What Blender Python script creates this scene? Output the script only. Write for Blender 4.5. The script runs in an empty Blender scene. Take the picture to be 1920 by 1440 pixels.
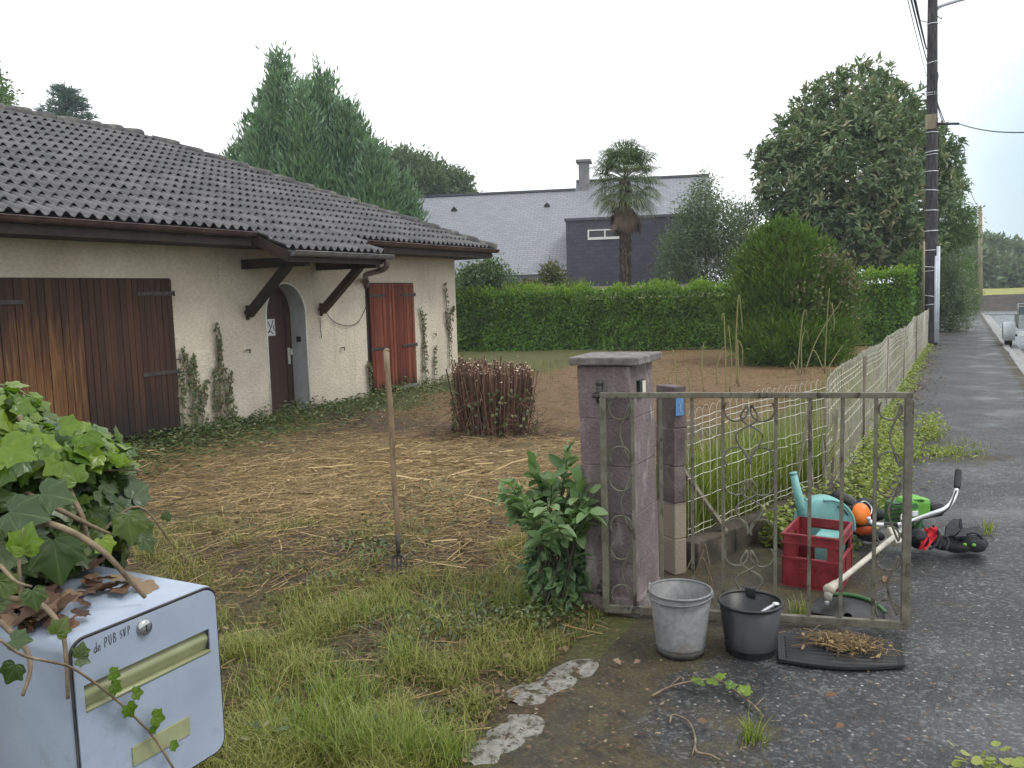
import bpy, math, random
import numpy as np
from mathutils import Vector, Matrix
rad = math.radians
sc = bpy.context.scene
COL = sc.collection
rng = np.random.default_rng(7)
random.seed(7)

# ---------------------------------------------------------------- camera
F = 1600.0; H = 1.7
YAW, PITCH, ROLL = 0.4836629637, 0.1036718208, rad(1.6)
_f = np.array([-math.sin(YAW)*math.cos(PITCH), math.cos(YAW)*math.cos(PITCH), -math.sin(PITCH)])
_r0 = np.array([math.cos(YAW), math.sin(YAW), 0.0]); _u0 = np.cross(_r0, _f)
_r = _r0*math.cos(ROLL) - _u0*math.sin(ROLL); _u = _u0*math.cos(ROLL) + _r0*math.sin(ROLL)
CAM = np.array([0, 0, H])
cd = bpy.data.cameras.new('camera'); cam = bpy.data.objects.new('camera', cd); COL.objects.link(cam)
cd.sensor_width = 36.0; cd.lens = 36.0*F/1920.0; cd.clip_end = 3000; cd.clip_start = 0.02
M = Matrix.Identity(4)
for i in range(3):
    M[i][0], M[i][1], M[i][2], M[i][3] = _r[i], _u[i], -_f[i], CAM[i]
cam.matrix_world = M
sc.camera = cam

def ray(px, py): return _r*(px-960)/F + _u*(720-py)/F + _f
def G(px, py, z=0.0):
    d = ray(px, py); return CAM + d*((z-H)/d[2])
def P(px, py, d): return CAM + ray(px, py)*d
def PX(px, py, X):
    d = ray(px, py); return CAM + d*(X/d[0])
def PY(px, py, Y):
    d = ray(px, py); return CAM + d*(Y/d[1])

# ---------------------------------------------------------------- light
sc.view_settings.view_transform = 'Standard'; sc.view_settings.look = 'None'
sc.view_settings.exposure = EXPOSURE = 0.24; sc.view_settings.gamma = 1.0
SUN_DIR = np.array([0.55, 0.10, 0.83]); SUN_DIR = SUN_DIR/np.linalg.norm(SUN_DIR)
SUN_EL = math.asin(SUN_DIR[2]); SUN_AZ = math.atan2(SUN_DIR[0], SUN_DIR[1])
sl = bpy.data.lights.new('sun', 'SUN'); sl.energy = 1.35; sl.angle = rad(18); sl.color = (1.0, 0.97, 0.92)
so = bpy.data.objects.new('sun', sl); COL.objects.link(so)
so.rotation_euler = Vector(SUN_DIR).to_track_quat('Z', 'Y').to_euler()
w = bpy.data.worlds.new('World'); sc.world = w; w.use_nodes = True
nt = w.node_tree; nt.nodes.clear()
def N(nt, t, **k):
    n = nt.nodes.new(t)
    for a, b in k.items(): setattr(n, a, b)
    return n
out = N(nt, 'ShaderNodeOutputWorld'); bg = N(nt, 'ShaderNodeBackground'); bg.inputs[1].default_value = 0.1
sky = N(nt, 'ShaderNodeTexSky'); sky.sky_type = 'NISHITA'; sky.sun_disc = False
sky.sun_elevation = SUN_EL; sky.sun_rotation = SUN_AZ; sky.air_density = 1.0; sky.dust_density = 1.5
tc = N(nt, 'ShaderNodeTexCoord')
# overcast sheet, broken open low over the end of the street
dist = N(nt, 'ShaderNodeVectorMath', operation='DISTANCE'); dist.inputs[1].default_value = (0.16, 0.98, 0.075)
nz = N(nt, 'ShaderNodeTexNoise'); nz.inputs['Scale'].default_value = 5.0; nz.inputs['Detail'].default_value = 4
ad = N(nt, 'ShaderNodeMath', operation='MULTIPLY_ADD'); ad.inputs[1].default_value = 0.08
mr = N(nt, 'ShaderNodeMapRange'); mr.inputs[1].default_value = 0.13; mr.inputs[2].default_value = 0.34
mr.inputs[3].default_value = 0.15; mr.inputs[4].default_value = 0.97; mr.interpolation_type = 'SMOOTHSTEP'
mx = N(nt, 'ShaderNodeMix', data_type='RGBA'); mx.inputs[7].default_value = (12.6, 12.9, 13.3, 1)
L = nt.links.new
L(tc.outputs['Generated'], dist.inputs[0]); L(tc.outputs['Generated'], nz.inputs['Vector'])
L(nz.outputs[0], ad.inputs[0]); L(dist.outputs['Value'], ad.inputs[2]); L(ad.outputs[0], mr.inputs[0])
thin = N(nt, 'ShaderNodeMix', data_type='RGBA'); thin.inputs[0].default_value = 0.75; thin.inputs[7].default_value = (4.6, 6.9, 7.9, 1); L(sky.outputs[0], thin.inputs[6])
L(mr.outputs[0], mx.inputs[0]); L(thin.outputs[2], mx.inputs[6]); L(mx.outputs[2], bg.inputs[0]); L(bg.outputs[0], out.inputs[0])

# ---------------------------------------------------------------- materials
MATS = {}
def newmat(name):
    m = bpy.data.materials.new(name); m.use_nodes = True; MATS[name] = m
    t = m.node_tree; b = t.nodes['Principled BSDF']; return m, t, b
def ramp(t, stops, interp='LINEAR'):
    r = N(t, 'ShaderNodeValToRGB'); cr = r.color_ramp; cr.interpolation = interp
    while len(cr.elements) < len(stops): cr.elements.new(0.5)
    for e, (p, c) in zip(cr.elements, stops): e.position = p; e.color = (*c, 1)
    return r
def coords(t, scale=(1, 1, 1), kind='Object'):
    tc = N(t, 'ShaderNodeTexCoord'); mp = N(t, 'ShaderNodeMapping'); mp.inputs['Scale'].default_value = scale
    t.links.new(tc.outputs[kind], mp.inputs[0]); return mp.outputs[0]
def noise(t, vec, scale, detail=4, rough=0.6):
    n = N(t, 'ShaderNodeTexNoise'); n.inputs['Scale'].default_value = scale; n.inputs['Detail'].default_value = detail
    n.inputs['Roughness'].default_value = rough
    if vec is not None: t.links.new(vec, n.inputs['Vector'])
    return n.outputs[0]
def mixc(t, fac, a, b, mode='MIX'):
    m = N(t, 'ShaderNodeMix', data_type='RGBA', blend_type=mode)
    for s, v in ((0, fac), (6, a), (7, b)):
        if isinstance(v, bpy.types.NodeSocket): t.links.new(v, m.inputs[s])
        elif isinstance(v, (tuple, list)): m.inputs[s].default_value = (*v[:3], 1)
        else: m.inputs[s].default_value = v
    return m.outputs[2]
def mrange(t, v, a, b, c=0.0, d=1.0):
    m = N(t, 'ShaderNodeMapRange'); t.links.new(v, m.inputs[0])
    for i, x in enumerate((a, b, c, d)): m.inputs[i+1].default_value = x
    return m.outputs[0]
def mmath(t, op, a, b):
    m = N(t, 'ShaderNodeMath', operation=op)
    for i, v in enumerate((a, b)):
        if isinstance(v, bpy.types.NodeSocket): t.links.new(v, m.inputs[i])
        else: m.inputs[i].default_value = v
    return m.outputs[0]
def bump(t, b, h, strength, dist=0.01):
    n = N(t, 'ShaderNodeBump'); n.inputs['Strength'].default_value = strength; n.inputs['Distance'].default_value = dist
    t.links.new(h, n.inputs['Height']); t.links.new(n.outputs[0], b.inputs['Normal'])
def attr(t, name):
    a = N(t, 'ShaderNodeAttribute'); a.attribute_name = name; return a
def simple(name, stops, scale=8, rough=0.7, bumps=0.2, bscale=40, stretch=(1, 1, 1), metal=0.0, bd=0.005, detail=5, spec=0.5):
    m, t, b = newmat(name); v = coords(t, stretch)
    r = ramp(t, stops); t.links.new(noise(t, v, scale, detail), r.inputs[0]); t.links.new(r.outputs[0], b.inputs['Base Color'])
    b.inputs['Roughness'].default_value = rough; b.inputs['Metallic'].default_value = metal
    b.inputs['Specular IOR Level'].default_value = spec
    if bumps: bump(t, b, noise(t, v, bscale, 4), bumps, bd)
    return m
def leafmat(name, stops, rough=0.45, trans=0.25, spec=0.5, veins=False):
    m, t, b = newmat(name); a = attr(t, 'rnd'); r = ramp(t, stops); t.links.new(a.outputs['Fac'], r.inputs[0])
    colr = r.outputs[0]
    if veins:
        at = attr(t, 'luv'); sp = N(t, 'ShaderNodeSeparateXYZ'); t.links.new(at.outputs['Vector'], sp.inputs[0])
        x, y = sp.outputs[0], sp.outputs[1]
        ang = mmath(t, 'ARCTAN2', x, mmath(t, 'ADD', y, 0.02))
        k = mmath(t, 'DIVIDE', ang, 0.72)
        fr = mmath(t, 'SUBTRACT', k, mmath(t, 'ROUND', k, 0.0))
        ab = mmath(t, 'ABSOLUTE', fr, 0.0)
        ln = mrange(t, ab, 0.01, 0.06, 1.0, 0.0)
        n2 = noise(t, coords(t), 60, 3)
        colr = mixc(t, mmath(t, 'MULTIPLY', ln, 0.16), colr, (0.30, 0.40, 0.15))
        colr = mixc(t, mrange(t, n2, 0.35, 0.75, 0, 0.35), colr, (0.02, 0.05, 0.012))
        bump(t, b, mmath(t, 'ADD', ab, mmath(t, 'MULTIPLY', n2, 0.3)), 0.35, 0.004)
    t.links.new(colr, b.inputs['Base Color']); b.inputs['Roughness'].default_value = rough
    b.inputs['Specular IOR Level'].default_value = spec
    if trans:
        tr = N(t, 'ShaderNodeBsdfTranslucent'); ms = N(t, 'ShaderNodeMixShader'); ms.inputs[0].default_value = trans
        t.links.new(mixc(t, 1.0, colr, (1.3, 1.5, 0.6), 'MULTIPLY'), tr.inputs[0])
        o = t.nodes['Material Output']
        t.links.new(b.outputs[0], ms.inputs[1]); t.links.new(tr.outputs[0], ms.inputs[2]); t.links.new(ms.outputs[0], o.inputs[0])
    return m

# ---------------------------------------------------------------- mesh building
class MB:
    def __init__(s): s.V = []; s.L = []; s.T = []; s.R = []; s.U = []; s.n = 0
    def add(s, V, Fc, r=0.5, uv=None):
        V = np.asarray(V, float).reshape(-1, 3)
        s.V.append(V)
        s.R.append(np.broadcast_to(np.asarray(r, float), (len(V),)))
        s.U.append(np.zeros((len(V), 3)) if uv is None else uv)
        if isinstance(Fc, np.ndarray):
            s.L.append((Fc + s.n).ravel()); s.T.append(np.full(len(Fc), Fc.shape[1]))
        else:
            for f in Fc: s.L.append(np.array(f) + s.n); s.T.append(np.array([len(f)]))
        s.n += len(V); return s
    def box(s, c, size, R=None, r=0.5):
        h = np.array(size)/2
        v = np.array([[x, y, z] for x in (-1, 1) for y in (-1, 1) for z in (-1, 1)])*h
        if R is not None: v = v @ np.asarray(R).T
        return s.add(v + np.array(c), np.array([[0, 1, 3, 2], [4, 6, 7, 5], [0, 4, 5, 1], [2, 3, 7, 6], [0, 2, 6, 4], [1, 5, 7, 3]]), r)
    def bb(s, a, b, r=0.5):
        a = np.array(a, float); b = np.array(b, float); return s.box((a+b)/2, np.abs(b-a), None, r)
    def beam(s, a, b, w, h, up=(0, 0, 1), r=0.5):
        a = np.array(a, float); b = np.array(b, float); d = b-a; l = np.linalg.norm(d); d /= l
        x = np.cross(d, up); x /= np.linalg.norm(x); z = np.cross(x, d)
        return s.box((a+b)/2, (w, l, h), np.stack([x, d, z], 1), r)
    def tube(s, path, rad_, seg=8, cap=True, r=0.5):
        p = np.asarray(path, float); n = len(p); rr = np.broadcast_to(np.asarray(rad_, float), (n,))
        t = np.gradient(p, axis=0); t /= np.linalg.norm(t, axis=1)[:, None] + 1e-12
        a = np.array([0, 0, 1.0]) if abs(t[0][2]) < 0.9 else np.array([1.0, 0, 0])
        u = np.cross(t[0], a); u /= np.linalg.norm(u); us = []
        for k in range(n):
            u = u - t[k]*(u @ t[k]); u /= np.linalg.norm(u) + 1e-12; us.append(u)
        us = np.array(us); vs = np.cross(t, us)
        an = np.linspace(0, 2*math.pi, seg, endpoint=False)
        V = p[:, None, :] + rr[:, None, None]*(np.cos(an)[None, :, None]*us[:, None, :] + np.sin(an)[None, :, None]*vs[:, None, :])
        i = np.arange(n-1)[:, None]*seg; j = np.arange(seg)[None, :]; j2 = (j+1) % seg
        Fq = np.stack([i+j, i+j2, i+seg+j2, i+seg+j], -1).reshape(-1, 4)
        base = s.n; s.add(V.reshape(-1, 3), Fq, r)
        if cap:
            s.L += [np.arange(seg)[::-1]+base, np.arange(seg)+base+(n-1)*seg]; s.T += [np.array([seg]), np.array([seg])]
        return s
    def lathe(s, prof, c=(0, 0, 0), R=None, seg=32, r=0.5, a0=0.0, a1=2*math.pi):
        pr = np.array(prof, float); full = abs(a1-a0-2*math.pi) < 1e-6
        an = np.linspace(a0, a1, seg, endpoint=not full)
        V = np.stack([pr[:, 0][:, None]*np.cos(an), pr[:, 0][:, None]*np.sin(an), np.repeat(pr[:, 1][:, None], seg, 1)], -1).reshape(-1, 3)
        if R is not None: V = V @ np.asarray(R).T
        n = len(pr); m = seg if full else seg-1
        i = np.arange(n-1)[:, None]*seg; j = np.arange(m)[None, :]; j2 = (j+1) % seg
        Fq = np.stack([i+j, i+j2, i+seg+j2, i+seg+j], -1).reshape(-1, 4)
        return s.add(V + np.array(c), Fq, r)
    def prism(s, poly, vec, r=0.5):
        p = np.asarray(poly, float); n = len(p); V = np.concatenate([p, p + np.array(vec)])
        return s.add(V, [list(range(n))[::-1], list(range(n, 2*n))] + [[i, (i+1) % n, n+(i+1) % n, n+i] for i in range(n)], r)
    def grid(s, X, r=0.5):
        a, b = X.shape[:2]; i = np.arange(a-1)[:, None]*b; j = np.arange(b-1)[None, :]
        return s.add(X.reshape(-1, 3), np.stack([i+j, i+b+j, i+b+j+1, i+j+1], -1).reshape(-1, 4), np.asarray(r).ravel() if np.ndim(r) else r)
    def ball(s, c, rx, R=None, seg=20, rings=12, r=0.5):
        th = np.linspace(0.001, math.pi-0.001, rings); pr = np.stack([np.sin(th), -np.cos(th)], 1)
        RR = np.diag(rx) if R is None else np.asarray(R) @ np.diag(rx)
        return s.lathe(pr, c, RR, seg, r)
    def build(s, name, mat, parent=None, smooth=False, bevel=0.0, weld=False, uv=False):
        V = np.concatenate(s.V); L_ = np.concatenate(s.L).astype(np.int32); T = np.concatenate(s.T).astype(np.int32)
        if parent is not None: V = V - np.array(parent['_o'])
        me = bpy.data.meshes.new(name); me.vertices.add(len(V)); me.vertices.foreach_set('co', V.ravel().astype(np.float32))
        me.loops.add(len(L_)); me.loops.foreach_set('vertex_index', L_)
        me.polygons.add(len(T)); st = np.concatenate([[0], np.cumsum(T)[:-1]]).astype(np.int32)
        me.polygons.foreach_set('loop_start', st)
        me.polygons.foreach_set('use_smooth', np.full(len(T), bool(smooth)))
        me.update(calc_edges=True)
        a = me.attributes.new('rnd', 'FLOAT', 'POINT'); a.data.foreach_set('value', np.concatenate(s.R).astype(np.float32))
        if uv:
            a = me.attributes.new('luv', 'FLOAT_VECTOR', 'POINT'); a.data.foreach_set('vector', np.concatenate(s.U).ravel().astype(np.float32))
        me.materials.append(mat if not isinstance(mat, str) else MATS[mat])
        o = bpy.data.objects.new(name, me); COL.objects.link(o); o['_o'] = (0.0, 0.0, 0.0)
        if parent is not None:
            o.parent = parent; o['_o'] = tuple(parent['_o'])
        if bevel:
            bm_ = o.modifiers.new('bevel', 'BEVEL'); bm_.width = bevel; bm_.segments = 2; bm_.limit_method = 'ANGLE'; bm_.angle_limit = rad(40)
        return o
def thing(name, loc, label, cat, group=None):
    o = bpy.data.objects.new(name, None); COL.objects.link(o); o.location = tuple(float(x) for x in loc); o['_o'] = tuple(float(x) for x in loc)
    o.empty_display_size = 0.1
    return tag(o, label, cat, group)
def tag(o, label, cat, group=None, kind=None):
    o['label'] = label; o['category'] = cat
    if group: o['group'] = group
    if kind: o['kind'] = kind
    return o
def structure(o): o['kind'] = 'structure'; return o
def stuff(o, label, cat): return tag(o, label, cat, None, 'stuff')

# ---------------------------------------------------------------- leaves
def _tm(outline, mid):
    n = len(outline); V = np.array([[x, y, 0.0] for x, y in outline] + [[0, mid, 0.0]])
    return V, np.array([[i, (i+1) % n, n] for i in range(n)])
TM = {}
TM['diamond'] = (np.array([[0, 0, 0], [-.5, .45, .12], [0, 1, -.1], [.5, .45, .12.__float__()]]), np.array([[0, 3, 2], [0, 2, 1]]))
o_ = [(0, 0), (.3, .15), (.48, .4), (.44, .65), (.2, .88), (0, 1), (-.2, .88), (-.44, .65), (-.48, .4), (-.3, .15)]
TM['oval'] = _tm(o_, .5); TM['oval'][0][:, 2] = .14*np.abs(TM['oval'][0][:, 0])*2 - .16*TM['oval'][0][:, 1]**2
TM['round'] = _tm([(0, 0), (.35, .1), (.5, .45), (.33, .85), (0, 1), (-.33, .85), (-.5, .45), (-.35, .1)], .5)
TM['round'][0][:, 2] = .1*np.abs(TM['round'][0][:, 0])
iv = [(0, 0.03), (.12, -.09), (.26, -.10), (.40, .02), (.45, .14), (.41, .26), (.42, .34), (.50, .50), (.42, .56), (.29, .60), (.19, .72), (.09, .90), (0, 1.0)]
iv = iv + [(-x, y) for x, y in iv[-2:0:-1]]
_o = np.array(iv); _n = len(_o); _c = np.array([0, .25]); _m = _c+(_o-_c)*.55; _V = np.concatenate([_o, _m, [_c]]); _F = []
for _i in range(_n):
    _j = (_i+1) % _n; _F += [[_i, _j, _n+_j], [_i, _n+_j, _n+_i], [_n+_i, _n+_j, 2*_n]]
_x, _y = np.abs(_V[:, 0]), _V[:, 1]; _ang = np.arctan2(_V[:, 0], _y+.05)
_z = .20*_x - .30*np.clip(_y-.25, 0, 1)**2 - .9*np.clip(_x-.25, 0, 1)**2*2 + .035*np.cos(_ang*8.7)*np.hypot(_x, _y-.1)*2
TM['ivy'] = (np.column_stack([_V, _z]), np.array(_F))
def unit(a): return a/(np.linalg.norm(a, axis=-1, keepdims=True)+1e-9)
def rdir(n, g=rng): return unit(g.normal(size=(n, 3)))
def leaves(mb, Pn, D, Nn, Ln, Wn, tm='diamond', r=None):
    n = len(Pn); D = unit(D); S = np.cross(D, Nn); S = unit(S); Nn = np.cross(S, D)
    Ln = np.broadcast_to(np.asarray(Ln, float), (n,)); Wn = np.broadcast_to(np.asarray(Wn, float), (n,))
    V0, F0 = TM[tm]
    V = Pn[:, None] + S[:, None]*(V0[:, 0][None, :, None]*Wn[:, None, None]) + D[:, None]*(V0[:, 1][None, :, None]*Ln[:, None, None]) + Nn[:, None]*(V0[:, 2][None, :, None]*Ln[:, None, None])
    k = len(V0); Fc = (np.arange(n)[:, None, None]*k + F0[None]).reshape(-1, F0.shape[1])
    if r is None: r = rng.random(n)
    mb.add(V.reshape(-1, 3), Fc, np.repeat(r, k), np.tile(V0, (n, 1)))
def blades(mb, Pn, H_, W_, lean, az, r=None, seg=4, curl=1.0):
    # grass blades: strips bending over towards their azimuth
    n = len(Pn); H_ = np.broadcast_to(H_, (n,)); W_ = np.broadcast_to(W_, (n,)); lean = np.broadcast_to(lean, (n,))
    t = np.linspace(0, 1, seg+1); out = np.stack([np.cos(az), np.sin(az), 0*az], 1); side = np.stack([-np.sin(az), np.cos(az), 0*az], 1)
    ang = lean[:, None]*(0.25 + 1.1*curl*t[None, :])
    dz = np.cos(ang); dr = np.sin(ang); st = (H_/seg)[:, None]
    z = np.concatenate([np.zeros((n, 1)), np.cumsum(dz[:, :-1]*st, 1)], 1); q = np.concatenate([np.zeros((n, 1)), np.cumsum(dr[:, :-1]*st, 1)], 1)
    c = Pn[:, None] + out[:, None]*q[..., None]; c[..., 2] += z
    wd = (W_[:, None]*(1-t[None, :]**1.5)*0.5 + 0.0004)[..., None]*side[:, None]
    V = np.stack([c-wd, c+wd], 2).reshape(n, -1, 3)
    k = 2*(seg+1); j = np.arange(seg)*2; F0 = np.stack([j, j+1, j+3, j+2], 1)
    if r is None: r = rng.random(n)
    mb.add(V.reshape(-1, 3), (np.arange(n)[:, None, None]*k + F0[None]).reshape(-1, 4), np.repeat(r, k))
def sticks(mb, Pn, D, Ln, Rn, bend=0.1, r=None):
    # thin three-sided bent rods
    n = len(Pn); D = unit(D); a = np.cross(D, rdir(n)); a = unit(a); b = np.cross(D, a)
    Ln = np.broadcast_to(Ln, (n,)); Rn = np.broadcast_to(Rn, (n,))
    t = np.array([-.5, 0, .5]); bow = np.array([0, 1.0, 0])*bend
    c = Pn[:, None] + D[:, None]*(t[None, :, None]*Ln[:, None, None]) + a[:, None]*(bow[None, :, None]*Ln[:, None, None]*rng.uniform(-1, 1, (n, 1, 1)))
    an = np.array([0, 2.094, 4.189])
    V = c[:, :, None] + Rn[:, None, None, None]*(np.cos(an)[None, None, :, None]*a[:, None, None] + np.sin(an)[None, None, :, None]*b[:, None, None])
    F0 = np.array([[i*3+j, i*3+(j+1) % 3, i*3+3+(j+1) % 3, i*3+3+j] for i in range(2) for j in range(3)])
    if r is None: r = rng.random(n)
    mb.add(V.reshape(-1, 3), (np.arange(n)[:, None, None]*9 + F0[None]).reshape(-1, 4), np.repeat(r, 9))
def vnoise(x, y, s, seed=0):
    # smooth value noise on arrays
    g = np.random.default_rng(seed).random((64, 64)); x = np.asarray(x)/s; y = np.asarray(y)/s
    xi = np.floor(x).astype(int); yi = np.floor(y).astype(int); fx = x-xi; fy = y-yi; fx = fx*fx*(3-2*fx); fy = fy*fy*(3-2*fy)
    q = lambda i, j: g[i % 64, j % 64]
    return (q(xi, yi)*(1-fx)+q(xi+1, yi)*fx)*(1-fy) + (q(xi, yi+1)*(1-fx)+q(xi+1, yi+1)*fx)*fy
def arc(c, u, v, r, a0, a1, n=12):
    a = np.linspace(a0, a1, n)[:, None]; return np.array(c) + np.array(u)*r*np.cos(a) + np.array(v)*r*np.sin(a)
def smooth(pts, n=8):
    p = np.array(pts, float); q = np.concatenate([[2*p[0]-p[1]], p, [2*p[-1]-p[-2]]]); o = []
    for i in range(1, len(q)-2):
        for t in np.linspace(0, 1, n, endpoint=False):
            o.append(0.5*((2*q[i]) + (-q[i-1]+q[i+1])*t + (2*q[i-1]-5*q[i]+4*q[i+1]-q[i+2])*t*t + (-q[i-1]+3*q[i]-3*q[i+1]+q[i+2])*t**3))
    o.append(q[-2]); return np.array(o)
# ================================================================ materials of the setting
m, t, b = newmat('yard_soil'); v = coords(t)
n1 = noise(t, v, 2.2, 6); n2 = noise(t, v, 38, 5, 0.7); n3 = noise(t, v, 140, 3, 0.7)
soil = ramp(t, [(0.30, (.036, .024, .013)), (0.55, (.085, .056, .028)), (0.75, (.15, .105, .055))]); t.links.new(n2, soil.inputs[0])
strw = ramp(t, [(0.30, (.062, .042, .016)), (0.5, (.185, .128, .050)), (0.72, (.38, .285, .13))]); t.links.new(n2, strw.inputs[0])
grn = ramp(t, [(0.30, (.030, .031, .008)), (0.5, (.078, .082, .016)), (0.72, (.14, .145, .035))]); t.links.new(n2, grn.inputs[0])
red = ramp(t, [(0.30, (.068, .038, .015)), (0.5, (.165, .094, .036)), (0.72, (.28, .18, .078))]); t.links.new(n2, red.inputs[0])
zs = attr(t, 'zone'); sp = N(t, 'ShaderNodeSeparateXYZ'); t.links.new(zs.outputs['Vector'], sp.inputs[0])
def zmask(sock):
    a = mmath(t, 'ADD', sock, mmath(t, 'MULTIPLY', mmath(t, 'SUBTRACT', mmath(t, 'ADD', n1, mmath(t, 'MULTIPLY', n3, 0.5)), 0.75), 0.9))
    return mrange(t, a, 0.3, 0.7)
c = mixc(t, zmask(sp.outputs[0]), soil.outputs[0], strw.outputs[0])
c = mixc(t, zmask(sp.outputs[2]), c, red.outputs[0])
c = mixc(t, zmask(sp.outputs[1]), c, grn.outputs[0])
t.links.new(c, b.inputs['Base Color']); b.inputs['Roughness'].default_value = 0.85
bump(t, b, mmath(t, 'ADD', n2, mmath(t, 'MULTIPLY', n3, 0.6)), 0.9, 0.03)

def asphalt(name, wet, chips, tone):
    m, t, b = newmat(name); v = coords(t)
    n1 = noise(t, v, 1.1, 5); n2 = noise(t, v, 30, 4, 0.7)
    vo = N(t, 'ShaderNodeTexVoronoi'); vo.inputs['Scale'].default_value = 75; t.links.new(v, vo.inputs['Vector'])
    sp = N(t, 'ShaderNodeSeparateColor'); t.links.new(vo.outputs['Color'], sp.inputs[0])
    vb = N(t, 'ShaderNodeTexVoronoi'); vb.inputs['Scale'].default_value = 42; t.links.new(v, vb.inputs['Vector'])
    sb = N(t, 'ShaderNodeSeparateColor'); t.links.new(vb.outputs['Color'], sb.inputs[0])
    n8 = noise(t, v, 11, 7, .85); n2 = mmath(t, 'ADD', mmath(t, 'MULTIPLY', n2, .55), mmath(t, 'MULTIPLY', n8, .45))
    base = ramp(t, [(0.3, tuple(x*0.45 for x in tone)), (0.55, tone), (0.75, tuple(x*1.7 for x in tone))]); t.links.new(n2, base.inputs[0])
    c = mixc(t, mmath(t, 'MULTIPLY', mrange(t, sp.outputs[0], 1-chips, 1.0), 0.7), base.outputs[0], (.15, .15, .145))
    near = mrange(t, vb.outputs['Distance'], 0.22, 0.34, 1.0, 0.0)
    c = mixc(t, mmath(t, 'MULTIPLY', mrange(t, sb.outputs[1], 0.92, 0.95), near), c, (.27, .27, .255))
    at = attr(t, 'zone'); sz = N(t, 'ShaderNodeSeparateXYZ'); t.links.new(at.outputs['Vector'], sz.inputs[0])
    mossn = mmath(t, 'ADD', sz.outputs[0], mmath(t, 'MULTIPLY', mmath(t, 'SUBTRACT', mmath(t, 'ADD', noise(t, v, 3.5, 6), mmath(t, 'MULTIPLY', n2, 0.5)), 0.75), 1.1))
    mf = mrange(t, mossn, 0.38, 0.62)
    mc = ramp(t, [(0.34, (.012, .010, .005)), (0.46, (.038, .027, .011)), (0.56, (.060, .046, .012)), (0.64, (.095, .085, .016)), (0.76, (.15, .13, .045))]); t.links.new(mmath(t, 'ADD', mmath(t, 'MULTIPLY', noise(t, v, 55, 5, .75), .45), mmath(t, 'MULTIPLY', noise(t, v, 7, 6, .7), .55)), mc.inputs[0])
    pt = mrange(t, noise(t, v, .9, 5, .65), .35, .65, .55, 1.25); cm = N(t, 'ShaderNodeCombineXYZ'); [t.links.new(pt, cm.inputs[i_]) for i_ in range(3)]; c = mixc(t, 1.0, c, cm.outputs[0], 'MULTIPLY')
    c = mixc(t, mmath(t, 'MULTIPLY', mf, 0.78), c, mc.outputs[0])
    t.links.new(c, b.inputs['Base Color'])
    pud = mrange(t, mmath(t, 'ADD', mmath(t, 'ADD', n1, sz.outputs[1]), mmath(t, 'MULTIPLY', n2, 0.16)), 0.57, 0.74)
    rr = mmath(t, 'MULTIPLY_ADD' if False else 'SUBTRACT', 0.62, mmath(t, 'MULTIPLY', pud, wet))
    rr = mmath(t, 'ADD', rr, mmath(t, 'MULTIPLY', mf, 0.25))
    t.links.new(rr, b.inputs['Roughness']); b.inputs['Specular IOR Level'].default_value = 0.5
    h = mmath(t, 'ADD', mmath(t, 'MULTIPLY', vo.outputs['Distance'], -1.0), n2)
    n = N(t, 'ShaderNodeBump'); n.inputs['Distance'].default_value = 0.006
    t.links.new(mmath(t, 'SUBTRACT', 0.75, mmath(t, 'MULTIPLY', pud, 0.45)), n.inputs['Strength']); t.links.new(h, n.inputs['Height']); t.links.new(n.outputs[0], b.inputs['Normal'])
asphalt('sidewalk_asphalt', 0.30, 0.32, (.029, .029, .0305))
asphalt('road_asphalt', 0.42, 0.25, (.07, .072, .075))
simple('kerb_concrete', [(0.3, (.10, .10, .10)), (0.55, (.25, .25, .24)), (0.75, (.40, .40, .38))], 9, 0.55, 0.5, 60)
m, t, b = newmat('old_concrete'); v = coords(t)
r1 = ramp(t, [(0.3, (.10, .095, .08)), (0.55, (.215, .21, .185)), (0.8, (.34, .33, .30))]); t.links.new(noise(t, v, 22, 6, .7), r1.inputs[0])
c = mixc(t, mrange(t, noise(t, v, 13, 7, .75), 0.50, 0.58), r1.outputs[0], (.040, .032, .012))
t.links.new(c, b.inputs['Base Color']); b.inputs['Roughness'].default_value = 0.9; bump(t, b, noise(t, v, 60, 4), 0.6, 0.01)
simple('field_grass', [(0.3, (.16, .16, .03)), (0.55, (.24, .24, .05)), (0.75, (.33, .31, .09))], 0.35, 0.9, 0.4, 4, (1, 1, 1), 0, 0.1)
simple('bank_soil', [(0.3, (.02, .017, .014)), (0.6, (.05, .038, .03)), (0.8, (.10, .075, .055))], 1.5, 0.9, 0.8, 6, (1, 1, 1), 0, 0.1)
simple('verge_green', [(0.3, (.03, .04, .012)), (0.6, (.08, .09, .025)), (0.8, (.13, .12, .05))], 1.2, 0.9, 0.6, 20, (1, 1, 1), 0, 0.04)

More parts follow.
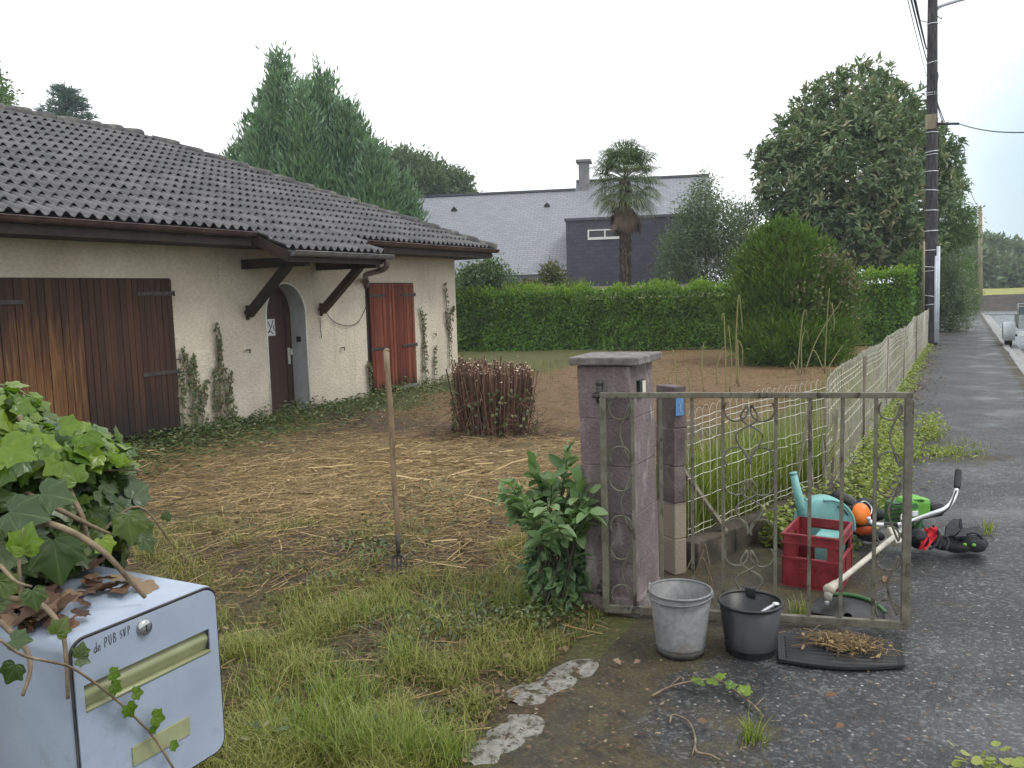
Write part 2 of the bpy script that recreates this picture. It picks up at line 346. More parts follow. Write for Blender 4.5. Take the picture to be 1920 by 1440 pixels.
# ================================================================ ground, sidewalk, road, kerb
def zgrid(name, xs, ys, zf, zone, mat):
    X, Y = np.meshgrid(xs, ys, indexing='ij'); Z = zf(X, Y)
    mb = MB(); mb.grid(np.stack([X, Y, Z], -1)); o = mb.build(name, mat, None, True)
    a = o.data.attributes.new('zone', 'FLOAT_VECTOR', 'POINT'); a.data.foreach_set('vector', np.stack(zone(X, Y), -1).reshape(-1).astype(np.float32))
    return structure(o)
def sstep(x, a, b): q = np.clip((x-a)/(b-a), 0, 1); return q*q*(3-2*q)
def zones(X, Y):
    wob = (vnoise(X+50, Y+50, 1.3, 3)-.5)*1.6
    wob2 = (vnoise(X+50, Y+50, 0.5, 4)-.5)*0.8
    straw = 1.15 - np.sqrt(((X+4.9)/3.4)**2 + ((Y-6.7)/2.5)**2)*0.75 + wob2*.5
    straw = np.maximum(straw, 0.9*sstep(Y, 10, 13)*(0.4+0.3*wob2))
    green = sstep(-(X+8.8)+wob*0.7, -1.5, -0.5)*0.95
    green = np.maximum(green, sstep(-(Y-5.15+wob*0.7), -0.5, 1.0)*(0.50+0.8*wob2))
    green = np.maximum(green, sstep(Y+wob, 19.5, 22)*0.35)
    green = np.maximum(green, sstep(X+wob*0.3, -2.6, -1.9)*sstep(Y, 4.6, 5.2)*0.8)
    reddish = sstep(Y+wob, 9.0, 11.5)*0.95
    return np.clip(straw, 0, 1), np.clip(green, 0, 1), np.clip(reddish, 0, 1)
def gz(X, Y):
    X = np.asarray(X, float); Y = np.asarray(Y, float)
    y_ = sstep(-X, 1.75, 2.4)*(sstep(Y, 24, 32)*-1+1)
    z = y_*((vnoise(X+50, Y+50, 0.9, 11)-.5)*0.05 + (vnoise(X+50, Y+50, 0.25, 12)-.5)*0.035 + 0.01)
    z = z + 0.05*sstep(-(X+8.8), -1.4, 0.2)*y_
    return z - 0.25*sstep(X, -1.3, -0.6)*sstep(-X, -8, -7)
xs = np.concatenate([[-500, -200, -80, -40, -25, -18], np.arange(-14, -0.5, .1), [0, 1, 7, 8, 15, 40, 120, 500]])
ys = np.concatenate([[-60, -20, -6, -2], np.arange(0.5, 27, .1), [28, 30, 35, 45, 60, 80, 120, 250, 800]])
zgrid('ground', xs, ys, gz, zones, 'yard_soil')

def walk_zone(X, Y):
    wob = (vnoise(X+50, Y+50, 0.45, 21)-.5)
    edge = np.where(Y > 6.5, -0.62, -0.88 + 0.0*Y)
    moss = sstep(-(X-edge)+wob*0.5, -0.35, 0.35)*0.9
    moss = np.maximum(moss, 0.62*np.exp(-((X-1.0)/0.18)**2)*(Y > 12))
    moss = np.maximum(moss, 0.85*np.exp(-((X+0.75)/0.5)**2-((Y-5.0)/1.0)**2))
    moss = np.maximum(moss, 0.62*np.exp(-((X-0.15)/0.6)**2-((Y-9.3)/0.5)**2))
    moss = np.maximum(moss, 0.50*np.exp(-((X+0.7)/0.5)**2-((Y-3.0)/0.6)**2))
    moss = np.maximum(moss, 0.42*np.exp(-((X+0.2)/0.5)**2-((Y-4.9)/0.5)**2))
    wet = 0.26*np.exp(-((X-0.15)/0.28)**2-((Y-3.65)/0.28)**2) + 0.16*np.exp(-((X+0.75)/0.25)**2-((Y-3.15)/0.2)**2) + 0.03*sstep(Y, 14, 40) + 0.1*np.exp(-((X+.1)/.4)**2-((Y-2.9)/.3)**2)
    return np.clip(moss, 0, 1), wet, wet*0
def walk_z(X, Y):
    z = 0.004 + 0.012*(vnoise(X+50, Y+50, 0.7, 31)-.5)
    side = sstep(X, -1.62, -1.45)
    return np.where(X < -1.49, -0.03, z)
wx = np.concatenate([[-1.55, -1.50], np.arange(-1.45, 1.06, .1), [1.05]]); wy = np.concatenate([[-8, -3, -1], np.arange(0, 12, .1), np.arange(12, 52.1, .5)])
zgrid('sidewalk', wx, wy, walk_z, walk_zone, 'sidewalk_asphalt')
def road_zone(X, Y):
    moss = 0.75*np.exp(-((X-1.5)/0.25)**2)*sstep(Y, 10, 14)*(1-sstep(Y, 24, 29)); return moss, 0.12+0.2*sstep(Y, 24, 30), moss*0
zgrid('road', np.array([1.28, 1.5, 1.8, 2.3, 3, 4, 5, 6, 7]), np.arange(-8, 52.1, 0.5), lambda X, Y: -0.06+0*X+0.02*np.exp(-((X-4)/2)**2), road_zone, 'road_asphalt')
zgrid('cross_road', np.array([-40, -20, -8, -3, 0, 3, 7, 20, 60]), np.arange(52.0, 58.6, .5), lambda X, Y: -0.03+0*X, lambda X, Y: (0*X, 0.32+0*X, 0*X), 'road_asphalt')
mb = MB(); y = -8.0; k = 0
while y < 51.5:
    l = 0.98; j = rng.normal(0, 0.008)
    mb.bb((1.055+j, y, -0.3), (1.20+j, y+l, 0.012+rng.normal(0, .004))); mb.bb((1.203, y, -0.3), (1.42, y+l*0.995, -0.045+rng.normal(0, .003))); y += 1.0
structure(mb.build('kerb', 'kerb_concrete', None, False, 0.012))
# field and the dark bank beyond the cross road
zgrid('field', np.linspace(-60, 120, 40), np.concatenate([np.arange(61.5, 80, 2), [90, 110, 140, 180]]), lambda X, Y: 0.75+0.35*(vnoise(X+90, Y, 8, 5)-.5)+0.006*(Y-61), lambda X, Y: (0*X, 0*X, 0*X), 'field_grass')
zgrid('bank', np.linspace(-50, 90, 160), np.array([58.0, 58.6, 59.2, 60, 60.8, 61.6, 62.4]), lambda X, Y: -0.05+(0.85+0.25*(vnoise(X+90, Y, 1.1, 6)-.5))*sstep(Y, 58, 61.8), lambda X, Y: (0*X, 0*X, 0*X), 'bank_soil')
# concrete threshold stones at the gate line
for (a, bq) in (((1112, 1240), (965, 1320)), ((1005, 1345), (880, 1432))):
    A = G(*a); B = G(*bq); d = unit(B-A); s_ = np.cross(d, (0, 0, 1)); l = np.linalg.norm(B-A); X = []
    for i in range(26):
        q = i/25; w0 = 0.075*(0.55+0.9*vnoise(np.array(i*1.0), np.array(3.0+a[0]), 3.0, 41))*min(1, 6*q+.3, 6*(1-q)+.3)
        w1 = 0.075*(0.55+0.9*vnoise(np.array(i*1.0), np.array(9.0+a[0]), 3.0, 42))*min(1, 6*q+.3, 6*(1-q)+.3)
        c_ = A + d*l*q
        X.append([c_-s_*(w0+.02)+(0, 0, -.012), c_-s_*w0+(0, 0, .006), c_+(0, 0, .010+.003*math.sin(i)), c_+s_*w1+(0, 0, .006), c_+s_*(w1+.02)+(0, 0, -.012)])
    mb = MB(); mb.grid(np.array(X)); structure(mb.build('threshold', 'old_concrete', None, True))
# ================================================================ house by the yard
m, t, b = newmat('stucco'); v = coords(t)
r1 = ramp(t, [(0.30, (.45, .395, .31)), (0.5, (.60, .545, .44)), (0.72, (.69, .645, .54))])
t.links.new(mmath(t, 'ADD', mmath(t, 'MULTIPLY', noise(t, v, 1.3, 5), .6), mmath(t, 'MULTIPLY', noise(t, v, 70, 4, .7), .4)), r1.inputs[0])
vs = coords(t, (6, 6, 0.55)); st = mrange(t, noise(t, vs, 1.0, 5), 0.55, 0.8, 0, 0.35)
c = mixc(t, st, r1.outputs[0], (.30, .27, .21))
c = mixc(t, mrange(t, noise(t, v, 120, 2, .5), 0.66, 0.74, 0, .5), c, (.16, .13, .10))
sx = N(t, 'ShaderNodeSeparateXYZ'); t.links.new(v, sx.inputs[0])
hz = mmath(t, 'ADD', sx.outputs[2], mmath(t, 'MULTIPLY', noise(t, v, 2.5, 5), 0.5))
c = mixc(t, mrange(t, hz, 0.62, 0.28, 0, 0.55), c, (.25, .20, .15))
gr = noise(t, coords(t, (26, 18, 34)), 1.0, 4, .6)
c = mixc(t, mrange(t, gr, .36, .60, .26, 0), c, (.26, .225, .17))
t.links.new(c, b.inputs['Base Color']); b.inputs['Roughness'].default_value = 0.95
bump(t, b, mmath(t, 'ADD', gr, mmath(t, 'MULTIPLY', noise(t, v, 90, 3), .4)), .8, 0.022)
m, t, b = newmat('roof_tile'); v = coords(t); a = attr(t, 'rnd')
r1 = ramp(t, [(0.0, (.055, .053, .056)), (0.5, (.090, .087, .091)), (1.0, (.135, .130, .134))])
t.links.new(mmath(t, 'ADD', mmath(t, 'MULTIPLY', a.outputs['Fac'], .65), mmath(t, 'MULTIPLY', noise(t, v, 5, 6, .7), .4)), r1.inputs[0])
c = mixc(t, mrange(t, noise(t, v, 9, 6, .7), .58, .70, 0, .45), r1.outputs[0], (.17, .16, .13))
t.links.new(c, b.inputs['Base Color']); b.inputs['Roughness'].default_value = 0.55; b.inputs['Specular IOR Level'].default_value = .35
bump(t, b, noise(t, v, 90, 3), 0.3, 0.004)
simple('ridge_tile', [(0.3, (.032, .030, .032)), (0.5, (.058, .054, .054)), (0.62, (.095, .092, .080)), (0.78, (.22, .215, .18))], 6, 0.8, 0.6, 30)
def wood(name, stops, hot=None, gap=1.0, zfade=None):
    m, t, b = newmat(name); v = coords(t, (1, 14, 0.9)); a = attr(t, 'rnd')
    n1 = noise(t, v, 1.3, 6, .65); n2 = noise(t, coords(t, (1, 60, 1.5)), 2.0, 4, .7)
    r1 = ramp(t, stops); t.links.new(mmath(t, 'ADD', mmath(t, 'MULTIPLY', n1, .45), mmath(t, 'ADD', mmath(t, 'MULTIPLY', n2, .42), mmath(t, 'MULTIPLY', a.outputs['Fac'], .15))), r1.inputs[0])
    c = r1.outputs[0]
    if hot:
        cen, sig, cols = hot
        d = N(t, 'ShaderNodeVectorMath', operation='SUBTRACT'); d.inputs[1].default_value = cen; t.links.new(coords(t), d.inputs[0])
        s2 = N(t, 'ShaderNodeVectorMath', operation='DIVIDE'); s2.inputs[1].default_value = sig; t.links.new(d.outputs[0], s2.inputs[0])
        ln = N(t, 'ShaderNodeVectorMath', operation='LENGTH'); t.links.new(s2.outputs[0], ln.inputs[0])
        k = mmath(t, 'SUBTRACT', 1.0, ln.outputs['Value']); k = mmath(t, 'ADD', k, mmath(t, 'MULTIPLY', mmath(t, 'SUBTRACT', n1, .5), 2.0))
        r2 = ramp(t, cols); t.links.new(mmath(t, 'ADD', mmath(t, 'MULTIPLY', n2, .6), mmath(t, 'MULTIPLY', n1, .4)), r2.inputs[0])
        c = mixc(t, mrange(t, k, -0.1, 0.75), c, r2.outputs[0])
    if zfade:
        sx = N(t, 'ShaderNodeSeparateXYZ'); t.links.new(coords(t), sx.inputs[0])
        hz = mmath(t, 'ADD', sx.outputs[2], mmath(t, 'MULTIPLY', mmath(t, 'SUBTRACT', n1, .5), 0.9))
        c = mixc(t, mrange(t, hz, zfade[0], zfade[1], 0, .9), c, (.012, .010, .009))  # darkens the foot; on the garage leaves this is shade in the colour
    t.links.new(c, b.inputs['Base Color']); b.inputs['Roughness'].default_value = .7; b.inputs['Specular IOR Level'].default_value = .3
    bump(t, b, n2, 0.35, 0.004); return m
dk = [(0.32, (.017, .009, .0065)), (0.5, (.042, .019, .012)), (0.68, (.085, .038, .019))]
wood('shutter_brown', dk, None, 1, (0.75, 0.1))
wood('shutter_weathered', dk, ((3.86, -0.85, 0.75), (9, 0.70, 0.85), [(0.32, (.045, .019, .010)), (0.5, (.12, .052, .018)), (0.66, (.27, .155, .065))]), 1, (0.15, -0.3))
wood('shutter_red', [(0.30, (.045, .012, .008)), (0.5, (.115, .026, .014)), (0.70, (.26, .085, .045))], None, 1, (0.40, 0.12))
wood('beam_wood', [(0.32, (.014, .010, .009)), (0.5, (.028, .018, .014)), (0.7, (.060, .034, .024))])
wood('beam_red', [(0.32, (.022, .012, .009)), (0.5, (.048, .026, .018)), (0.7, (.10, .055, .035))])
wood('door_wood', [(0.32, (.038, .021, .016)), (0.5, (.058, .033, .025)), (0.7, (.082, .049, .037))])
simple('iron', [(0.3, (.025, .022, .022)), (0.6, (.06, .055, .052)), (0.8, (.12, .10, .085))], 20, .6, .3, 60, metal=.3)
simple('zinc_brown', [(0.3, (.045, .028, .026)), (0.55, (.085, .050, .045)), (0.75, (.14, .10, .09))], 5, .45, .15, 30, metal=.25)
simple('zinc_grey', [(0.3, (.10, .10, .105)), (0.55, (.16, .16, .165)), (0.75, (.24, .24, .24))], 6, .45, .15, 30, metal=.3)
simple('grey_render', [(0.3, (.33, .34, .345)), (0.55, (.40, .41, .415)), (0.75, (.45, .46, .46))], 5, .85, .15, 60)
simple('white_trim', [(0.3, (.60, .60, .58)), (0.6, (.75, .75, .72))], 14, .7, .2, 60)
simple('white_paper', [(0.3, (.55, .56, .58)), (0.6, (.70, .71, .72))], 14, .7, 0)
simple('ink', [(0.3, (.01, .01, .012)), (0.6, (.02, .02, .022))], 14, .6, 0)
simple('pale_metal', [(0.3, (.50, .50, .48)), (0.6, (.66, .66, .63))], 14, .4, .1, metal=.4)
simple('dark_soffit', [(0.3, (.020, .016, .014)), (0.6, (.040, .030, .026))], 8, .8, .2)
simple('black_plastic', [(0.3, (.010, .010, .011)), (0.6, (.018, .018, .020)), (0.8, (.03, .03, .032))], 12, .42, .15, 60)
simple('stone_step', [(0.3, (.12, .12, .115)), (0.6, (.22, .22, .21))], 9, .85, .4)

WXX = -8.8; Y0H, Y1H = -1.2, 14.47; DY0, DY1, DZ, DS = 9.23, 10.07, 1.97, 1.50
house = thing('house', (-12.6, 6.6, 0), 'low cream house with dark wavy tiles, brown shutters and arched door', 'house')
mb = MB(); ZT = 2.52
mb.add([(WXX, Y0H, -.1), (WXX, DY0, -.1), (WXX, DY0, ZT), (WXX, Y0H, ZT)], [[0, 1, 2, 3]])
mb.add([(WXX, DY1, -.1), (WXX, Y1H, -.1), (WXX, Y1H, ZT), (WXX, DY1, ZT)], [[0, 1, 2, 3]])
th = np.linspace(math.pi, 0, 25); ay = (DY0+DY1)/2 + .42*np.cos(th); az_ = DS + (DZ-DS)*np.sin(th)
tp = np.stack([np.full(25, WXX), ay, np.full(25, ZT)], 1); bt = np.stack([np.full(25, WXX), ay, az_], 1)
mb.grid(np.stack([bt, tp], 1))
mb.add([(WXX, Y1H, -.1), (-16.4, Y1H, -.1), (-16.4, Y1H, ZT), (WXX, Y1H, ZT)], [[0, 1, 2, 3]])
mb.add([(-16.4, Y1H, -.1), (-16.4, Y0H, -.1), (-16.4, Y0H, ZT), (-16.4, Y1H, ZT), (WXX, Y0H, -.1), (WXX, Y0H, ZT)], [[0, 1, 2, 3], [1, 4, 5, 2]])
mb.build('wall', 'stucco', house)
# door recess
path = np.concatenate([[(DY0, -.05)], [(DY0, DS)], np.stack([ay, az_], 1)[1:-1], [(DY1, DS)], [(DY1, -.05)]])
mb = MB(); A = np.stack([np.full(len(path), WXX-.002), path[:, 0], path[:, 1]], 1); Bq = A.copy(); Bq[:, 0] = -9.12
mb.grid(np.stack([A, Bq], 1)); mb.build('door_reveal', 'grey_render', house)
mb = MB(); mb.tube(A + np.array([.006, 0, 0]), .014, 6); mb.build('door_edging', 'white_trim', house, True)
mb = MB(); Dp = np.stack([np.full(len(path), -9.10), path[:, 0], path[:, 1]], 1)
mb.prism(Dp, (-.05, 0, 0)); mb.bb((-9.10, 9.93, .17), (-9.085, 9.95, 1.7)); mb.bb((-9.10, 9.3, 1.0), (-9.088, 9.31, 1.55)); mb.bb((-9.10, 9.23, .05), (-9.07, 10.07, .17))
door = mb.build('door', 'door_wood', house)
mb = MB(); hp = PX(543, 668, -9.08); mb.bb((-9.1, hp[1]-.025, hp[2]-.12), (-9.082, hp[1]+.025, hp[2]+.13)); mb.bb((-9.08, hp[1]-.005, hp[2]+.02), (-9.045, hp[1]+.05, hp[2]+.11))
mb.build('door_handle', 'pale_metal', door, False, .004)
mb = MB(); q = PX(507, 614, -9.09); mb.bb((-9.1, q[1]-.10, q[2]-.125), (-9.092, q[1]+.10, q[2]+.125)); notice = mb.build('notice', 'white_paper', door)
mb = MB(); S_ = lambda pts: mb.tube(smooth([(-9.0905, q[1]+a_, q[2]+b_) for a_, b_ in pts], 5), .007, 5)
S_([(.06, .11), (.03, .03), (-.01, -.03), (-.05, -.08)]); S_([(-.07, .09), (-.03, .06), (.0, .0)]); S_([(.085, .03), (.06, 0), (.085, -.05)]); S_([(-.08, -.03), (-.05, -.07), (0, -.06), (.05, -.1)]); S_([(-.085, .05), (-.06, .045)])
mb.build('drawing', 'ink', door)
mb = MB(); q = PX(559, 636, -8.95); mb.bb((-8.99, 10.055, q[2]-.04), (-8.91, 10.068, q[2]+.04)); mb.bb((-8.965, 10.048, q[2]-.012), (-8.935, 10.056, q[2]+.012)); mb.build('doorbell_button', 'black_plastic', house, False, .003)
mb = MB(); mb.bb((-9.12, DY0-.02, -.1), (-8.72, DY1+.02, .03)); mb.build('doorstep', 'stone_step', house, False, .01)
# ---- roof
EX, EZ, EY, SL, RX = -8.15, 2.60, 14.9, 0.45, -12.6
def roofz(X): return EZ + SL*(EX-X)
def tile_field(mb, x0, x1, yr0, yr1f, y_l=None, base=0.0, lastfull=False):
    # wavy tiles from eave x0 up to x1; yr1f(X) is the right hand edge
    pitch = 0.33*math.cos(math.atan(SL)); nc = int(round((x0-x1)/pitch)); pc = (x0-x1)/nc; per = .151
    for k in range(nc):
        xa = x0-k*pc; xb = x0-(k+1)*pc-0.035
        ya, yb = yr1f(xa), yr1f(xb); ys_ = np.arange(yr0, max(ya, yb)+per, per/8)
        ph = (ys_/per) % 1.0; prof = 0.044*(np.where(ph < .62, np.sin(ph/.62*math.pi)**1.0, -0.25*np.sin((ph-.62)/.38*math.pi)))
        jit = rng.normal(0, .0025, 400)[(ys_/(2*per)).astype(int) % 400]
        tone = rng.random(400)[(ys_/(2*per)).astype(int) % 400]
        za = roofz(xa)+base+prof+.052+jit; zb = roofz(xb)+base+prof+.004+jit
        y1 = np.minimum(ys_, ya); y2 = np.minimum(ys_, yb)
        lip = np.stack([np.full_like(ys_, xa-.09), y1, za+.04-.016], 1); lip2 = np.stack([np.full_like(ys_, xa+.002), y1, za-.014], 1); fr = np.stack([np.full_like(ys_, xa), y1, za], 1); bk = np.stack([np.full_like(ys_, xb), y2, zb], 1)
        mb.grid(np.stack([lip, lip2, fr, bk], 1), np.repeat(tone[:, None], 4, 1))
hip = lambda X: EY-(EX-X)
mb = MB(); tile_field(mb, EX, RX, -2.0, hip)
CX0, CY0, CY1 = -7.58, 8.38, 10.46
tile_field(mb, CX0, EX, CY0, lambda X: CY1)
ps = lambda X, Y, d=0.0: (X, Y, roofz(X)-d)
# underlay sheets: front slope, hip end, back slope
mb.add([ps(EX, -2, .01), ps(EX, EY, .01), ps(RX, EY-(EX-RX), .01), ps(RX, -2, .01)], [[0, 1, 2, 3]])
BX = 2*RX-EX
hp_ = [(EX, EY, EZ+.01), (BX, EY, EZ+.01), (RX, EY-(EX-RX), roofz(RX)+.01), (BX, -2, EZ), (RX, -2, roofz(RX))]
mb.add(hp_, [[0, 1, 2], [1, 3, 4, 2]])
mb.add([ps(CX0, CY0, .01), ps(CX0, CY1, .01), ps(EX, CY1, .01), ps(EX, CY0, .01)], [[0, 1, 2, 3]])
roof = mb.build('roof', 'roof_tile', house)
def capline(mb, A, B, r0=.115, ln=.40):
    A = np.array(A); B = np.array(B); d = unit(B-A); n = int(np.linalg.norm(B-A)/ln); s_ = unit(np.cross(d, (0, 0, 1.0))); u_ = np.cross(s_, d)
    for i in range(n):
        p0 = A+d*ln*i+rng.normal(0, .004, 3); p1 = p0+d*(ln+.05); a_ = np.linspace(-.15, math.pi+.15, 11)
        def ringp(p, r, h): return p + s_*(r*np.cos(a_))[:, None] + u_*((r*.85*np.sin(a_))+h)[:, None]
        tone = rng.random()
        mb.grid(np.stack([ringp(p0, r0-.03, .012), ringp(p0+d*.004, r0, .02), ringp(p0+d*.08, r0+.004, .02), ringp(p1, r0-.018, .0)]), tone)
mb = MB(); capline(mb, (EX+.02, EY+.02, EZ+.0), (RX, hip(RX), roofz(RX)+.0)); capline(mb, (RX, hip(RX), roofz(RX)+.0), (RX, -2, roofz(RX)+.0)); mb.build('ridge_tiles', 'ridge_tile', roof, True)
# ---- gutters, soffit, fascia
def gutter(name, x, y0, y1, z, mat, r=.065):
    mb = MB(); a_ = np.linspace(math.pi, 2*math.pi, 9)
    R_ = []
    for y in np.linspace(y0, y1, 12): R_.append(np.stack([x+r*np.cos(a_), np.full(9, y), z+r*np.sin(a_)], 1))
    R_ = np.array(R_); mb.grid(R_); mb.grid(R_[:, ::-1]*1.0 + np.array([0, 0, .004]))
    mb.tube([(x+r, y0, z), (x+r, y1, z)], .009, 6); mb.add(np.concatenate([R_[0], [R_[0].mean(0)+(0, 0, .02)]]), [[i, i+1, 9] for i in range(8)]); mb.add(np.concatenate([R_[-1], [R_[-1].mean(0)+(0, 0, .02)]]), [[i+1, i, 9] for i in range(8)])
    return mb.build(name, mat, house, True)
gutter('gutter', EX+.04, -2, CY0-.02, EZ-.005, 'zinc_brown'); gutter('gutter', EX+.04, CY1+.03, EY+.05, EZ-.005, 'zinc_brown'); gutter('gutter', CX0+.04, CY0+.05, CY1+.12, roofz(CX0)-.005, 'zinc_grey')
mb = MB(); mb.bb((-8.84, -2, EZ-.16), (EX-.04, EY-.1, EZ-.135)); mb.bb((EX-.04, -2, EZ-.17), (EX-.015, CY0, EZ-.02)); mb.bb((EX-.04, CY1, EZ-.17), (EX-.015, EY-.05, EZ-.02)); mb.bb((EX-.05, EY-.07, EZ-.17), (-16, EY-.045, EZ-.02)); mb.bb((EX-.05, 14.4, EZ-.162), (-16, EY-.08, EZ-.137))
mb.build('soffit', 'dark_soffit', house)
mb = MB(); mb.beam((CX0+.01, CY0+.03, roofz(CX0)-.075), (EX-.1, CY0+.03, roofz(EX-.1)-.075), .03, .13); mb.beam((CX0+.01, CY1-.03, roofz(CX0)-.075), (EX-.1, CY1-.03, roofz(EX-.1)-.075), .03, .13); mb.beam((CX0-.02, CY0+.05, roofz(CX0)-.075), (CX0-.02, CY1-.05, roofz(CX0)-.075), .03, .13)
mb.beam((CX0-.05, (CY0+CY1)/2, roofz(CX0-.05)-.045), (-8.8, (CY0+CY1)/2, roofz(-8.8)-.045), CY1-CY0-.12, .02)
mb.build('porch_fascia', 'beam_wood', house)
for yb, mt in ((8.86, 'beam_wood'), (10.41, 'beam_red')):
    mb = MB(); mb.bb((-8.79, yb-.06, 2.16), (-7.66, yb+.06, 2.29)); mb.beam((-8.76, yb, 1.53), (-7.98, yb, 2.20), .10, .12, (0, 1, 0)); mb.beam((-8.795, yb, 1.46), (-8.795, yb, 1.66), .1, .02, (0, 1, 0))
    mb.build('porch_bracket', mt, house, False, .006)
mb = MB(); dz = roofz(CX0)-.06; dy = 10.46
mb.tube(smooth([(CX0+.04, dy, dz), (CX0+.03, dy, dz-.12), (CX0-.14, dy+.03, dz-.17), (-8.3, dy+.5, dz-.2), (-8.70, dy+1.02, dz-.25), (-8.745, dy+1.1, 1.98), (-8.745, dy+1.1, 1.9)], 6), .042, 10); mb.build('downpipe', 'zinc_brown', house, True)
# ---- shutters
def planks(mb, y0, y1, z0, z1, x=-8.745, th_=.03, w_=.085):
    n = max(1, int(round((y1-y0)/w_))); w2 = (y1-y0)/n
    for i in range(n): mb.bb((x-th_, y0+i*w2+.003, z0+rng.uniform(0, .014)), (x+rng.uniform(-.004, .003), y0+(i+1)*w2-.003, z1-rng.uniform(0, .005)), rng.random())
def strap(leaf, y0, y1, z, x=-8.745, h=.045):
    mb = MB(); mb.bb((x-.002, min(y0, y1), z-h/2), (x+.014, max(y0, y1), z+h/2)); e = y0 if abs(y0) else y0
    for yy in np.linspace(y0, y1, 5)[1:-1]: mb.ball((x+.014, yy, z), (.006, .01, .01), None, 8, 6)
    mb.tube([(x+.012, y1, z-h*.7), (x+.012, y1, z+h*.7)], .014, 8)
    return mb.build('hinge', 'iron', leaf, False, .003)
def leaf_(y0, y1, z0, z1, mat, hy, ln, zs_, extra=None):
    mb = MB(); planks(mb, y0, y1, z0, z1)
    if extra: extra(mb)
    o = mb.build('shutter', mat, house)
    for z in zs_:
        d = 1 if hy > (y0+y1)/2 else -1; strap(o, hy-d*ln, hy+d*.02, z)
    return o
leaf_(5.02, 6.30, .0, 2.02, 'shutter_weathered', 5.02, .62, (1.77, .64))
leaf_(6.305, 7.56, .0, 2.02, 'shutter_brown', 7.56, .52, (1.86, 1.0)) if False else leaf_(6.305, 7.56, .0, 2.02, 'shutter_brown', 7.56, .52, (1.84, .86))
leaf_(3.72, 5.0, .0, 2.02, 'shutter_brown', 3.72, .5, (1.84, .86))
leaf_(11.62, 12.24, .10, 1.96, 'shutter_red', 11.62, .42, (1.76, .86)); leaf_(12.26, 12.93, .02, 1.96, 'shutter_red', 12.93, .42, (1.76, .86))
mb = MB(); mb.bb((-8.75, 12.32, .10), (-8.72, 12.90, .16)); mb.build('shutter_rail', 'stone_step', house)
mb = MB(); mb.bb((-8.82, 12.2, -.1), (-8.765, 12.95, .10)); mb.build('window_sill', 'ink', house)
mb = MB(); mb.bb((-8.86, 11.57, .0), (-8.79, 12.97, 1.975)); mb.build('dark_gap_backing', 'ink', house)  # black sheet added behind the planks so their gaps read as shade
mb = MB(); mb.bb((-8.86, 3.7, .0), (-8.79, 7.58, 2.03)); mb.build('dark_gap_backing', 'ink', house)  # same black sheet behind the garage leaves, for dark plank gaps
for (px, py) in ((462, 656), (640, 652), (813, 626), (318, 548), (330, 674)):
    q = PX(px, py, -8.79); mb = MB(); mb.tube([q+(0, 0, 0), q+(.05, 0, 0), q+(.05, .03, 0)], .008, 6); mb.bb(q+np.array([.03, -.04, -.008]), q+np.array([.04, .04, .008])); mb.bb(q+np.array([.03, .025, -.05]), q+np.array([.04, .04, .01])); mb.build('shutter_stay', 'iron', house)
mb = MB(); p0 = PX(612, 587, -8.77); p1 = PX(686, 575, -8.77); mid = PX(652, 611, -8.77)
mb.tube(smooth([p0, PX(626, 603, -8.77), mid, PX(672, 603, -8.77), p1, PX(685, 555, -8.77)], 6), .006, 5); mb.tube(smooth([PX(600, 595, -8.775), PX(601, 615, -8.775), PX(603, 634, -8.775)], 4), .006, 5); mb.build('loose_cable', 'ink', house, True)

# ================================================================ slate-roofed house beyond the hedge
m, t, b = newmat('roof_slate'); v = coords(t)
br = N(t, 'ShaderNodeTexBrick'); br.inputs['Scale'].default_value = 1.0; br.inputs['Brick Width'].default_value = .32; br.inputs['Row Height'].default_value = .16; br.inputs['Mortar Size'].default_value = .012; br.inputs['Bias'].default_value = 0
at = attr(t, 'luv'); mp = N(t, 'ShaderNodeMapping'); t.links.new(at.outputs['Vector'], mp.inputs[0]); t.links.new(mp.outputs[0], br.inputs['Vector'])
br.inputs['Color1'].default_value = (.185, .193, .218, 1); br.inputs['Color2'].default_value = (.24, .247, .272, 1); br.inputs['Mortar'].default_value = (.10, .105, .12, 1)
c = mixc(t, mrange(t, noise(t, v, 1.2, 5), .3, .8, 0, .4), br.outputs['Color'], (.15, .16, .19)); t.links.new(c, b.inputs['Base Color']); b.inputs['Roughness'].default_value = .5; bump(t, b, br.outputs['Fac'], -.5, .02)
m, t, b = newmat('wall_slate'); v = coords(t)
br = N(t, 'ShaderNodeTexBrick'); br.inputs['Scale'].default_value = 1.0; br.inputs['Brick Width'].default_value = .32; br.inputs['Row Height'].default_value = .17; br.inputs['Mortar Size'].default_value = .010
at = attr(t, 'luv'); t.links.new(at.outputs['Vector'], br.inputs['Vector'])
br.inputs['Color1'].default_value = (.040, .044, .062, 1); br.inputs['Color2'].default_value = (.062, .066, .088, 1); br.inputs['Mortar'].default_value = (.028, .030, .040, 1)
t.links.new(br.outputs['Color'], b.inputs['Base Color']); b.inputs['Roughness'].default_value = .5; bump(t, b, br.outputs['Fac'], -.5, .02)
simple('slate_trim', [(0.3, (.05, .055, .07)), (0.6, (.08, .085, .10))], 5, .5, .1)
simple('chimney_render', [(0.3, (.14, .14, .15)), (0.55, (.22, .22, .23)), (0.75, (.30, .30, .30))], 3, .9, .3, 20)
simple('cream_render', [(0.3, (.52, .45, .34)), (0.6, (.62, .56, .44))], 4, .9, .1)
m, t, b = newmat('window_glass'); b.inputs['Base Color'].default_value = (.02, .025, .03, 1); b.inputs['Roughness'].default_value = .08
cr = np.array([math.cos(YAW), math.sin(YAW), 0]); cf = np.array([-math.sin(YAW), math.cos(YAW), 0]); k8 = rad(9)
hu = cr*math.cos(k8)-cf*math.sin(k8); hv = -(cf*math.cos(k8)+cr*math.sin(k8)); HO = P(1062, 536, 36.0); HO[2] = 0
